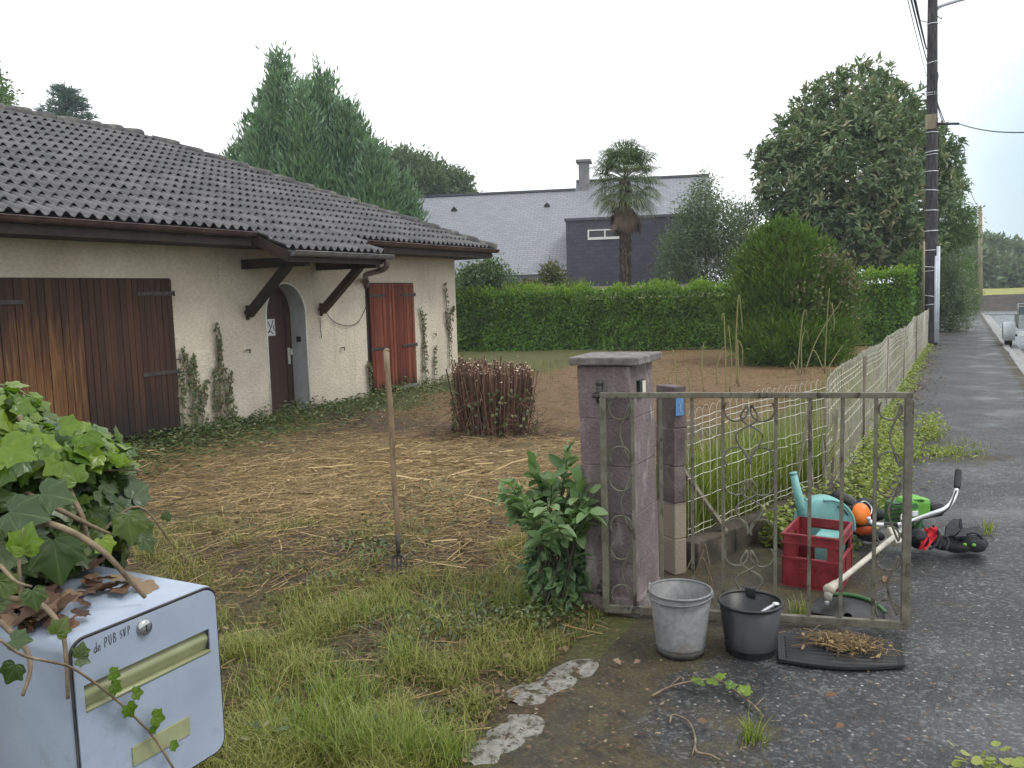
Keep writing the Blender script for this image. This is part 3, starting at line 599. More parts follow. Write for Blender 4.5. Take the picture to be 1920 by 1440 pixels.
def h2(u_, v_, z_): return HO + hu*u_ + hv*v_ + np.array([0, 0, z_])
def h2inv(p): d = np.array(p)-HO; return d@hu, d@hv, d[2]
def hitv(px, py, v_):  # ray with the plane at local depth v_
    d = ray(px, py); tt = ((HO-CAM)@hv+v_)/(d@hv); return h2inv(CAM+d*tt)
h2o = thing('neighbour_house', h2(0, -4, 0), 'house with pale slate roof and dark slate-clad upper wall beyond the hedge', 'house')
EV = 2.55; rise = math.tan(rad(36)); RV = -5.2
uL, _, zL = hitv(785, 369, RV); uR, _, _ = hitv(1326, 330, RV-.9); u3, _, zR = hitv(1078, 357, RV-.9)
zEave = hitv(960, 508, 0.0)[2]; zTop = hitv(1062, 411, .35)[2]; zBot = hitv(1120, 537, .35)[2]
RV1 = -(zL-zEave)/rise; zRr = hitv(1200, 337, RV1-1.0)[2]; RV2 = -(zRr-zEave)/rise
uL = hitv(700, 372, RV1)[0]; uM = hitv(1079, 358, RV1)[0]; uR = hitv(1330, 318, RV2)[0]; uD0 = hitv(1062, 470, .35)[0]; uD1 = hitv(1300, 470, .35)[0]; uEnd = uR
def slope_quad(mb, u0, u1, v0, z0, v1, z1):
    l = math.hypot(v1-v0, z1-z0); mb.add([h2(u0, v0, z0), h2(u1, v0, z0), h2(u1, v1, z1), h2(u0, v1, z1)], [[0, 1, 2, 3]], .5, np.array([[u0, 0, 0], [u1, 0, 0], [u1, l, 0], [u0, l, 0]]))
mb = MB(); slope_quad(mb, uL, uM, .25, zEave-.25*rise, RV1, zL); slope_quad(mb, uM, uEnd, .25, zEave-.25*rise, RV2, zRr)
slope_quad(mb, uL, uM, 2*RV1, zEave, RV1, zL); slope_quad(mb, uM, uEnd, 2*RV2, zEave, RV2, zRr)
mb.add([h2(uEnd, .25, zEave), h2(uEnd, 2*RV2, zEave), h2(uEnd, RV2, zRr)], [[0, 1, 2]]); mb.add([h2(uM, RV1, zL), h2(uM, RV2, zRr), h2(uM, RV2-.6, zRr-.5), h2(uM, RV1-.6, zL-.5)], [[0, 1, 2, 3]])
hr = mb.build('roof', 'roof_slate', h2o, uv=True)
mb = MB(); mb.beam(h2(uL, RV1, zL+.02), h2(uM, RV1, zL+.02), .22, .10); mb.beam(h2(uM, RV2, zRr+.02), h2(uEnd, RV2, zRr+.02), .22, .10); mb.build('ridge_capping', 'slate_trim', hr)
for (px, py) in ((852, 394), (1026, 386)):
    lo = -12.0; d = ray(px, py)
    # intersect with the slope
    nrm = np.cross(hu, hv*1.0+np.array([0, 0, -rise])); p0 = h2(0, 0, zEave); tt = ((p0-CAM)@nrm)/(d@nrm); q = CAM+d*tt
    mb = MB(); mb.prism([q+hu*a_+np.array([0, 0, b_])+hv*.12 for a_, b_ in ((-.15, 0), (0, -.2), (.15, 0), (0, .16))], -hv*.25); mb.build('roof_vent', 'ink', hr)
cz = hitv(1096, 297, RV1+.4); c0 = hitv(1085, 380, RV1+.4)[0]; c1 = hitv(1104, 380, RV1+.4)[0]
mb = MB(); 
for (a0_, a1_, z0_, z1_, e) in ((c0, c1, zL-1.5, cz[2]-.12, 0), (c0, c1, cz[2]-.12, cz[2], .12)):
    p = [h2(a0_-e, RV1+.1+e, z0_), h2(a1_+e, RV1+.1+e, z0_), h2(a1_+e, RV1-.6-e, z0_), h2(a0_-e, RV1-.6-e, z0_)]; mb.prism(p, (0, 0, z1_-z0_))
mb.build('chimney', 'chimney_render', h2o)
def wallbox(mb, u0, u1, v0, v1, z0, z1):
    mb.prism([h2(u0, v0, z0), h2(u1, v0, z0), h2(u1, v1, z0), h2(u0, v1, z0)], (0, 0, z1-z0))
mb = MB(); l = uD1-uD0
mb.add([h2(uD0, .35, zBot), h2(uD1, .35, zBot), h2(uD1, .35, zTop-.08), h2(uD0, .35, zTop-.08)], [[0, 1, 2, 3]], .5, np.array([[0, 0, 0], [l, 0, 0], [l, zTop-zBot, 0], [0, zTop-zBot, 0]]))
mb.add([h2(uD0, .35, zBot), h2(uD0, -4, zBot), h2(uD0, -4, zTop-.08), h2(uD0, .35, zTop-.08)], [[3, 2, 1, 0]], .5, np.array([[0, 0, 0], [4, 0, 0], [4, 3, 0], [0, 3, 0]]))
mb.add([h2(uD1, .35, zBot), h2(uD1, -4, zBot), h2(uD1, -4, zTop-.08), h2(uD1, .35, zTop-.08)], [[0, 1, 2, 3]], .5, np.array([[0, 0, 0], [4, 0, 0], [4, 3, 0], [0, 3, 0]]))
mb.build('slate_wall', 'wall_slate', h2o, uv=True)
mb = MB(); wallbox(mb, uD0-.06, uD1+.06, -4, .43, zTop-.078, zTop+.03); mb.build('flat_roof', 'slate_trim', h2o)
mb = MB(); wallbox(mb, uL, uM+.1, RV1*2+.5, -.35, -.1, zEave+.1); wallbox(mb, uD0, uEnd-.3, -5, .30, -.1, zBot-.003); mb.build('wall', 'cream_render', h2o)
mb = MB(); wallbox(mb, uL, uD0-.08, .2, .30, zEave-.42, zEave-.22); mb.build('fascia', 'slate_trim', h2o)
w0 = hitv(1102, 440, .36)[0]; w1 = hitv(1167, 440, .36)[0]; wz1 = hitv(1130, 430, .36)[2]; wz0 = hitv(1130, 449, .36)[2]
mb = MB(); wallbox(mb, w0, w1, .353, .42, wz0, wz0+.1); wallbox(mb, w0, w1, .353, .42, wz1-.05, wz1); 
for uu in (w0, (w0+w1)/2-.03, w1-.06): wallbox(mb, uu, uu+.06, .354, .419, wz0+.1, wz1-.05)
wf = mb.build('window_frame', 'white_trim', h2o); mb = MB(); wallbox(mb, w0+.06, w1-.06, .354, .375, wz0+.1, wz1-.05); mb.build('pane', 'window_glass', wf)
# ================================================================ foliage materials
def lm(name, *cols, **k):
    n = len(cols); leafmat(name, [(i/(n-1) if n > 1 else 0, c) for i, c in enumerate(cols)], **k)
lm('leaf_hedge', (0.062, 0.131, 0.021), (0.112, 0.224, 0.035), (0.182, 0.328, 0.048), (0.139, 0.264, 0.044), rough=.4)
lm('leaf_hedge_new', (0.110, 0.187, 0.024), (0.187, 0.286, 0.039), (0.264, 0.363, 0.066), rough=.4, trans=.35)
lm('leaf_conifer', (0.083, 0.160, 0.098), (0.123, 0.218, 0.128), (0.193, 0.305, 0.176), (0.151, 0.252, 0.122), rough=.6)
lm('leaf_fir', (0.078, 0.121, 0.121), (0.111, 0.166, 0.166), (0.155, 0.221, 0.211), rough=.6)
lm('leaf_magnolia', (0.067, 0.112, 0.055), (0.112, 0.177, 0.084), (0.183, 0.251, 0.118), (0.366, 0.295, 0.187), rough=.32, trans=.12)
lm('leaf_grey', (0.098, 0.137, 0.082), (0.146, 0.195, 0.117), (0.215, 0.264, 0.166), rough=.5)
lm('leaf_bush', (0.058, 0.112, 0.017), (0.096, 0.173, 0.024), (0.163, 0.254, 0.038), rough=.6)
lm('leaf_shrub_dark', (0.046, 0.084, 0.034), (0.076, 0.130, 0.046), (0.126, 0.189, 0.071), rough=.45)
lm('leaf_bramble', (.07, .09, .03), (.11, .13, .045), (.16, .15, .07), (.15, .09, .06), rough=.5)
lm('leaf_broad', (0.070, 0.132, 0.042), (0.105, 0.185, 0.057), (0.167, 0.255, 0.078), rough=.45)
lm('leaf_far', (0.075, 0.116, 0.064), (0.109, 0.160, 0.086), (0.160, 0.216, 0.116), rough=.7)
lm('leaf_palm', (0.038, 0.070, 0.030), (0.065, 0.108, 0.038), (0.130, 0.173, 0.059), (0.184, 0.206, 0.076), rough=.38)
lm('leaf_palm_dead', (.09, .065, .05), (.15, .105, .08), (.21, .155, .115), rough=.8, trans=.1)
lm('leaf_shrub', (0.047, 0.102, 0.042), (0.094, 0.174, 0.069), (0.155, 0.247, 0.095), (0.220, 0.314, 0.133), rough=.5)
lm('leaf_ground', (0.029, 0.049, 0.015), (0.054, 0.087, 0.026), (0.096, 0.133, 0.042), (0.192, 0.196, 0.075), rough=.45)
lm('leaf_vine', (0.052, 0.072, 0.029), (0.085, 0.111, 0.042), (0.130, 0.150, 0.058), (0.156, 0.091, 0.052), rough=.5)
lm('leaf_ivy', (0.020, 0.044, 0.008), (0.034, 0.067, 0.012), (0.058, 0.092, 0.015), (0.085, 0.121, 0.018), rough=.38, trans=.12, veins=True)
lm('leaf_ivy_new', (.045, .10, .012), (0.093, 0.170, 0.010), (0.145, 0.230, 0.015), (0.196, 0.281, 0.025), rough=.28, trans=.35, veins=True)
lm('leaf_dead', (.045, .022, .014), (.085, .042, .022), (.15, .085, .045), (.26, .20, .12), rough=.75, trans=.1)
lm('leaf_weed', (0.083, 0.128, 0.018), (0.150, 0.203, 0.027), (0.225, 0.278, 0.045), (0.285, 0.300, 0.075), rough=.5)
lm('grass_tall', (0.091, 0.142, 0.017), (0.149, 0.204, 0.024), (0.213, 0.272, 0.043), (0.310, 0.333, 0.086), rough=.4, trans=.3)
lm('grass_short', (0.078, 0.089, 0.014), (0.138, 0.150, 0.022), (0.205, 0.216, 0.037), (0.301, 0.281, 0.088), rough=.6, trans=.2)
lm('grass_reed', (.105, .150, .022), (.165, .205, .034), (.235, .265, .055), (.33, .325, .11), rough=.45, trans=.3)
lm('grass_dry', (.14, .13, .05), (.24, .22, .09), (.32, .29, .14), rough=.6, trans=.2)
lm('straw', (0.074, 0.048, 0.021), (0.176, 0.116, 0.048), (0.339, 0.238, 0.100), (0.543, 0.409, 0.213), rough=.75, trans=0)
lm('twig', (0.051, 0.027, 0.019), (0.102, 0.054, 0.036), (0.170, 0.093, 0.061), (0.255, 0.150, 0.102), rough=.85, trans=0)
lm('cut_wood', (.26, .17, .115), (.38, .27, .19), (.52, .40, .29), rough=.8, trans=0)
simple('bark', [(0.3, (.025, .02, .016)), (0.6, (.07, .058, .045)), (0.8, (.12, .10, .08))], 8, .9, .8, 30, (1, 1, .3), bd=.02)
simple('bark_palm', [(0.3, (.035, .026, .02)), (0.55, (.10, .075, .055)), (0.75, (.20, .16, .12))], 14, .95, 1.0, 30, (1, 1, .5), bd=.03)
simple('ivy_stem', [(0.3, (.08, .055, .035)), (0.6, (.20, .15, .09)), (0.8, (.33, .27, .18))], 25, .7, .4, 120)

# ================================================================ trees
def trunk(root, base, top, r0, r1, limbs=(), mat='bark', name='trunk'):
    mb = MB(); base = np.array(base, float); top = np.array(top, float); n = 7
    p = np.array([base + (top-base)*t + np.array([math.sin(3*t+base[0])*.12, math.cos(2*t)*.12, 0])*t*(1-t)*np.linalg.norm(top-base)*.3 for t in np.linspace(0, 1, n)])
    mb.tube(p, np.linspace(r0, r1, n), 8)
    for (t, end) in limbs:
        a = p[min(n-1, int(t*(n-1)))]; e = np.array(end); mid = (a+e)/2+np.array([0, 0, .12*np.linalg.norm(e-a)])
        mb.tube(smooth([a, mid, e], 4), np.linspace(r0*.45, .02, 9), 6)
    return mb.build(name, mat, root, True)
def blobs_px(lst, d):
    return [(P(px, py, d+dd), rp*d/F, (rp*d/F)*asp) for px, py, rp, dd, asp in lst]
def crown(mb, blobs, nclump, per, cr_, Ln, Wn, tm='diamond', shell=.62, up=.35, out=.7, flat=.5, droop=0.0, rosette=False):
    w_ = np.array([b_[1]**2 for b_ in blobs]); w_ = w_/w_.sum(); k = rng.choice(len(blobs), nclump, p=w_)
    C = np.array([b_[0] for b_ in blobs])[k]; R_ = np.array([[b_[1], b_[1], b_[2]] for b_ in blobs])[k]
    d = rdir(nclump); rr = rng.uniform(shell, 1.02, nclump)[:, None]
    bumpy = 1 + .16*np.sin(d[:, :1]*7+C[:, :1]*3)*np.sin(d[:, 2:]*6+d[:, 1:2]*5)
    cen = C + d*R_*rr*bumpy
    Pn = np.repeat(cen, per, 0) + rng.normal(size=(nclump*per, 3))*cr_; dd = np.repeat(d, per, 0)
    D = dd*out + rdir(len(Pn))*.75 + np.array([0, 0, up]); D[:, 2] -= droop
    Nn = rdir(len(Pn))*flat + np.array([0, 0, 1.0]) + dd*.4
    if rosette:
        off = unit(rdir(len(Pn))*.9+dd*.55+np.array([0, 0, .25])); Pn = np.repeat(cen, per, 0)+off*.04+rng.normal(size=Pn.shape)*cr_*.35; D = off; Nn = dd*.8+np.array([0, 0, .8])+rdir(len(Pn))*.3
    r = np.clip(np.repeat(rng.random(nclump), per)*.55 + rng.random(len(Pn))*.45, 0, 1)
    s_ = rng.uniform(.7, 1.25, len(Pn)); leaves(mb, Pn, D, Nn, Ln*s_, Wn*s_, tm, r); return cen
def cone(mb, apex, hgt, k, nclump, per, cr_, Ln, Wn, up=.9, power=1.0, h0=0.0, out=.6, flat=.8):
    h = h0 + (hgt-h0)*rng.random(nclump)**.62; a = rng.uniform(0, 2*math.pi, nclump)
    rad_ = k*hgt*(h/hgt)**power+.12; lump = .82+.22*np.sin(a*3+h*2.3)*np.sin(h*3.1+a)
    q = rad_*lump*rng.uniform(.55, 1.05, nclump)
    cen = np.stack([apex[0]+q*np.cos(a), apex[1]+q*np.sin(a), apex[2]-h], 1); d = np.stack([np.cos(a), np.sin(a), 0*a], 1)
    Pn = np.repeat(cen, per, 0)+rng.normal(size=(nclump*per, 3))*cr_; dd = np.repeat(d, per, 0)
    D = dd*out + np.array([0, 0, up]) + rdir(len(Pn))*.4; Nn = dd + rdir(len(Pn))*flat
    r = np.clip(np.repeat(rng.random(nclump), per)*.75+rng.random(len(Pn))*.25, 0, 1); s_ = rng.uniform(.7, 1.3, len(Pn))
    leaves(mb, Pn, D, Nn, Ln*s_, Wn*s_, 'diamond', r)
# tall many-spired conifer behind the house
d = 36.0; base = P(610, 400, d); base[2] = 0
t_ = thing('conifer', base, 'tall blue-green conifer with several spires rising behind the tiled roof', 'tree')
mb = MB()
for (px, py, hh, k_, n_, dd) in ((524, 97, 10.5, .24, 1500, 0), (604, 128, 10, .30, 1700, .6), (563, 150, 9.5, .3, 1300, -.8), (470, 215, 8, .22, 900, .5), (645, 190, 8.5, .34, 1400, 0), (700, 268, 7, .42, 1400, -.5), (750, 335, 5.5, .38, 900, .3), (440, 275, 6.5, .2, 600, 0), (500, 160, 9, .22, 900, .8), (585, 160, 9.5, .42, 2200, .4), (665, 225, 8, .42, 1600, .6), (490, 215, 8.5, .3, 1000, -.6)):
    cone(mb, P(px, py, d+dd), hh, k_, n_, 9, .19, .32, .07, up=.9)
mb.build('crown', 'leaf_conifer', t_)
trunk(t_, base, P(563, 160, d), .35, .05)
# small dark fir above the ridge
d = 46.0; base = P(125, 300, d); base[2] = 0
t_ = thing('fir_tree', base, 'dark fir top poking above the ridge of the tiled roof', 'tree')
mb = MB(); ap = P(122, 163, d)
for i in range(26):
    h = .1+i*.16; rr = .55+h*.48
    for j in range(9):
        a = rng.uniform(0, 6.283); r_ = rr*rng.uniform(.75, 1.15); n = int(26+r_*14); s_ = rng.random(n)
        c = ap + np.stack([np.cos(a)*s_*r_, np.sin(a)*s_*r_, -h+.25*s_**2*r_-.12*s_*r_], 1)+rng.normal(size=(n, 3))*.06
        D = np.array([math.cos(a), math.sin(a), .35])+rng.normal(size=(n, 3))*.5; leaves(mb, c, D, rdir(n)+np.array([0, 0, 1]), .24, .05, 'diamond', np.clip(rng.random()*.6+rng.random(n)*.4, 0, 1))
mb.build('crown', 'leaf_fir', t_); trunk(t_, base, ap+np.array([0, 0, .3]), .28, .02)
# broadleaf at the left edge
d = 40.0; base = P(-70, 300, d); base[2] = 0
t_ = thing('broadleaf_tree', base, 'green leafy crown just reaching into the top left corner above the roof', 'tree')
mb = MB(); bl = blobs_px([(-75, 190, 85, 0, 1.0), (-30, 165, 42, 0, 1), (-18, 188, 38, -.5, .8), (-60, 260, 70, 0, 1)], d); cen = crown(mb, bl, 900, 9, .16, .22, .11, 'diamond', .5, droop=.3); mb.build('crown', 'leaf_broad', t_)
trunk(t_, base, P(-75, 200, d), .25, .08, [(.6, P(-20, 185, d)), (.7, P(-60, 150, d))])
# round trees behind the slate house
d = 58.0; base = P(800, 400, d); base[2] = 0
t_ = thing('broadleaf_tree', base, 'wide hazy green tree standing behind the slate roof, right of the tall conifer', 'tree')
mb = MB(); bl = blobs_px([(755, 330, 60, 0, .8), (800, 345, 55, -1, .75), (845, 352, 42, 0, .75), (735, 360, 60, 1, .8), (870, 372, 26, 0, .8), (780, 380, 70, 0, .6)], d); crown(mb, bl, 2600, 8, .22, .32, .15, 'diamond', .55, up=.6); mb.build('crown', 'leaf_far', t_)
trunk(t_, base, P(790, 340, d), .3, .08, [(.6, P(845, 350, d)), (.6, P(750, 330, d))])
# airy grey-green tree in front of the slate house
d = 29.5; base = P(1325, 545, d); base[2] = 0
t_ = thing('grey_green_tree', base, 'airy grey-green tree between the palm and the big glossy tree', 'tree')
mb = MB(); bl = blobs_px([(1315, 395, 45, 0, 1.2), (1300, 440, 55, .3, 1), (1350, 430, 55, -.3, 1), (1385, 420, 36, 0, 1.1), (1270, 480, 42, 0, 1), (1330, 490, 70, .4, .9), (1390, 480, 45, 0, 1), (1325, 350, 20, 0, 1.5), (1255, 515, 30, 0, .8), (1410, 400, 22, 0, 1)], d)
crown(mb, bl, 2100, 9, .13, .13, .045, 'diamond', .45, up=.2, droop=.25); mb.build('crown', 'leaf_grey', t_)
trunk(t_, base, P(1322, 360, d), .09, .02, [(.4, P(1290, 430, d)), (.5, P(1370, 420, d)), (.6, P(1345, 385, d)), (.3, P(1265, 485, d))])
# big glossy tree
d = 30.0; base = P(1600, 560, d); base[2] = 0
t_ = thing('magnolia_tree', base, 'big domed tree with dense glossy dark leaves behind the hedge', 'tree')
mb = MB(); bl = blobs_px([(1600, 196, 76, 0, .95), (1548, 222, 72, .5, .9), (1655, 222, 74, 0, .9), (1690, 255, 62, .3, .9), (1500, 262, 52, .4, .9), (1510, 290, 70, 0, .9), (1600, 290, 120, -1, .9), (1700, 290, 75, .4, .9), (1460, 305, 48, 0, .7), (1745, 300, 55, .5, 1.0), (1490, 355, 75, 0, .8), (1590, 380, 120, -.8, .8), (1690, 380, 95, 0, .9), (1500, 405, 60, .5, .7), (1560, 440, 90, 0, .7), (1650, 450, 100, 0, .6), (1440, 280, 25, 0, .6), (1760, 350, 40, .3, .9)], d)
crown(mb, bl, 4300, 9, .13, .27, .10, 'diamond', .66, rosette=True); mb.build('crown', 'leaf_magnolia', t_)
trunk(t_, base, P(1600, 200, d), .2, .04, [(.4, P(1500, 380, d)), (.45, P(1690, 370, d)), (.55, P(1540, 290, d)), (.6, P(1690, 280, d)), (.5, P(1640, 420, d-1))])
# leafy tree right of the pole
d = 33.0; base = P(1785, 560, d); base[2] = 0
t_ = thing('broadleaf_tree', base, 'light leafy tree with drooping sprays just right of the striped pole', 'tree')
mb = MB(); bl = blobs_px([(1770, 380, 34, 0, .6), (1790, 350, 24, 0, .5), (1785, 415, 42, 0, .6), (1805, 400, 25, 0, .5), (1765, 450, 40, 0, .7), (1805, 440, 28, 0, .6), (1780, 490, 42, 0, .7)], d)
crown(mb, bl, 750, 8, .12, .16, .07, 'diamond', .4, up=0, droop=.4); mb.build('crown', 'leaf_broad', t_); trunk(t_, base, P(1780, 370, d), .08, .02, [(.5, P(1810, 400, d))])
# shrubs along the street beyond the pole
for (px, py, rp, d, lab) in ((1783, 560, 36, 30, 'grey-green roadside shrub right behind the striped pole'), (1808, 520, 32, 45, 'pale shrub beside the path, farther along than the pole')):
    base = P(px, py, d); base[2] = 0
    t_ = thing('shrub', base, lab, 'shrub'); mb = MB(); c0 = P(px, py, d); bl = [(np.array([c0[0], c0[1], z_]), rp*d/F*k_, rp*d/F*.8) for z_, k_ in ((.45, 1.0), (1.1, .95), (1.75, .75), (2.2, .5))]
    crown(mb, bl, 900, 8, .1, .11, .045, 'diamond', .5); mb.build('crown', 'leaf_grey' if d < 40 else 'leaf_broad', t_); trunk(t_, base, (base[0], base[1], 1.9), .05, .02, name='stem')
# far tree row beyond the field
far = [(1802, 470, 42, 105, 'tall far tree at the left end of the tree row, behind the slim bare pole'), (1850, 478, 40, 112, 'round far tree in the middle of the row beyond the field'), (1888, 490, 38, 120, 'darker far tree beside the right end of the row beyond the field'), (1925, 492, 45, 112, 'far tree at the right edge beyond the field'), (1826, 505, 36, 98, 'low bushy far tree in front of the row beyond the field'), (1872, 520, 34, 100, 'low dark far tree under the round one beyond the field'), (1915, 525, 30, 98, 'low shrubby far tree at the right edge above the field grass')]
for (px, py, rp, d, lab) in far:
    base = P(px, 548, d); base[2] = .6; t_ = thing('far_tree', base, lab, 'tree', 'trees beyond the field')
    mb = MB(); bl = blobs_px([(px, py, rp*.8, 0, 1), (px-rp*.5, py+rp*.5, rp*.7, 0, 1), (px+rp*.5, py+rp*.4, rp*.75, 0, 1), (px, py+rp*.9, rp*.9, 0, .8), (px+rp*.2, py-rp*.35, rp*.5, 0, 1)], d); crown(mb, bl, 850, 8, .42, .75, .42, 'diamond', .5); mb.build('crown', 'leaf_far', t_); trunk(t_, base, P(px, py, d), .3, .06)
# ---- palm
def fan_frond(mb, mp_, base, dirv, pet, fr, nseg=26, r=.5, droop=.35, spread=1.9):
    dirv = unit(np.array(dirv, float)); side = unit(np.cross(dirv, (0, 0, 1.0))); nrm = np.cross(side, dirv)
    tip = np.array(base)+dirv*pet+np.array([0, 0, -.08*pet])
    mp_.tube(smooth([base, (np.array(base)+tip)/2+np.array([0, 0, .03]), tip], 3), .011, 4)
    a = np.linspace(-spread, spread, nseg)+rng.normal(0, .03, nseg); ln = fr*(1-.22*np.abs(a)/spread)*rng.uniform(.9, 1.08, nseg)
    D0 = dirv*np.cos(a)[:, None]+side*np.sin(a)[:, None]+nrm*(.18*np.abs(np.sin(a)))[:, None]
    W_ = .030; S = unit(np.cross(D0, nrm)); m_ = tip+D0*(ln*.55)[:, None]; e = m_+unit(D0+np.array([0, 0, -droop*2.2]))*(ln*.45)[:, None]
    V = np.stack([np.broadcast_to(tip, (nseg, 3)), m_-S*W_/2, m_+S*W_/2, e], 1); Fc = np.array([[0, 1, 2], [1, 3, 2]])
    mb.add(V.reshape(-1, 3), (np.arange(nseg)[:, None, None]*4+Fc[None]).reshape(-1, 3), np.repeat(np.clip(r+rng.normal(0, .12, nseg), 0, 1), 4))
d = 27.5; base = P(1172, 545, d); base[2] = 0; ctr = P(1172, 338, d)
t_ = thing('palm_tree', base, 'tall fan palm with shaggy trunk in front of the slate house', 'palm')
mb = MB(); p = np.array([base+(ctr-base)*q for q in np.linspace(0, 1, 30)]); mb.tube(p, .135+.02*np.sin(np.arange(30)*2.1)+np.linspace(0, .03, 30), 12)
n = 1500; q = rng.random(n); a = rng.uniform(0, 6.283, n); Pn = base+(ctr-base)*q[:, None]+np.stack([np.cos(a), np.sin(a), 0*a], 1)*.14
leaves(mb, Pn, np.stack([np.cos(a)*.35, np.sin(a)*.35, -1+0*a], 1)+rng.normal(size=(n, 3))*.25, np.stack([np.cos(a), np.sin(a), 0*a], 1), .16, .03, 'diamond'); mb.build('trunk', 'bark_palm', t_)
mb = MB(); mp_ = MB()
for i in range(64):
    i = i*45/63; a = i*63/45*2.39996+rng.normal(0, .1); el = 1.3-2.1*(i/45)+rng.normal(0, .08)
    fan_frond(mb, mp_, ctr+np.array([0, 0, .12-.25*i/45]), (math.cos(a)*math.cos(el), math.sin(a)*math.cos(el), math.sin(el)), rng.uniform(.6, .85), rng.uniform(.75, .98), 30, .25+.55*(i/45)*rng.random()+.1*rng.random(), .3+.25*rng.random())
mb.build('fronds', 'leaf_palm', t_); mp_.build('frond_stalks', 'leaf_palm', t_)
mb = MB(); mp_ = MB(); 
for i in range(46):
    a = i*2.39996; el = -1.0-.45*rng.random(); fan_frond(mb, mp_, ctr+np.array([math.cos(a)*.14, math.sin(a)*.14, -.35-.55*rng.random()]), (math.cos(a)*math.cos(el), math.sin(a)*math.cos(el), math.sin(el)), rng.uniform(.3, .55), rng.uniform(.4, .65), 20, rng.random(), .6, 1.0)
mb.build('dead_skirt', 'leaf_palm_dead', t_)
d = 26.6; base = P(1067, 560, d); base[2] = 0; c_ = P(1067, 545, d); c_[2] = 1.35
t_ = thing('small_palm', base, 'low fan palm just showing over the hedge left of the tall palm', 'palm'); mb = MB(); mp_ = MB()
for i in range(26):
    a = i*2.39996; el = 1.2-.95*(i/25); fan_frond(mb, mp_, c_, (math.cos(a)*math.cos(el), math.sin(a)*math.cos(el), math.sin(el)), rng.uniform(.4, .6), rng.uniform(.5, .65), 26, .4+.5*rng.random(), .15)
mb.build('fronds', 'leaf_palm', t_); mp_.tube([base, c_], .08, 8); mp_.build('trunk', 'bark_palm', t_)
# shrubs behind the hedge
for (lst, d, lab, mt, nm) in (([(905, 520, 38, 0, .8), (880, 535, 40, 0, .8), (945, 535, 30, 0, .8), (925, 505, 20, 0, .9)], 25.5, 'dark rounded shrub over the hedge beside the house corner', 'leaf_shrub_dark', 'shrub'), ([(1000, 548, 24, 0, .6), (1035, 515, 20, .5, .8), (985, 555, 30, 0, .5)], 25.8, 'small reddish-green shrub over the hedge between the dark shrub and the low palm', 'leaf_bramble', 'shrub'), ([(1480, 500, 45, 0, .8), (1440, 470, 40, .5, .9), (1410, 510, 40, 0, .9)], 27, 'dark shrub mass in the gap behind the round bush', 'leaf_shrub_dark', 'shrub'), ([(1718, 500, 26, 0, 1.0), (1700, 520, 22, 0, .9)], 27.5, 'pale green sapling above the hedge left of the pole', 'leaf_broad', 'shrub')):
    base = P(lst[0][0], lst[0][1], d); base[2] = 0; t_ = thing(nm, base, lab, 'shrub'); mb = MB(); bl = blobs_px(lst, d); bl += [((c_*[1, 1, 0])+np.array([0, 0, 1.0]), r_, .9) for c_, r_, _ in bl[:2]]
    crown(mb, bl, 800, 8, .1, .12, .055, 'diamond', .5); mb.build('crown', mt, t_); trunk(t_, base, bl[0][0], .05, .02, name='stem')
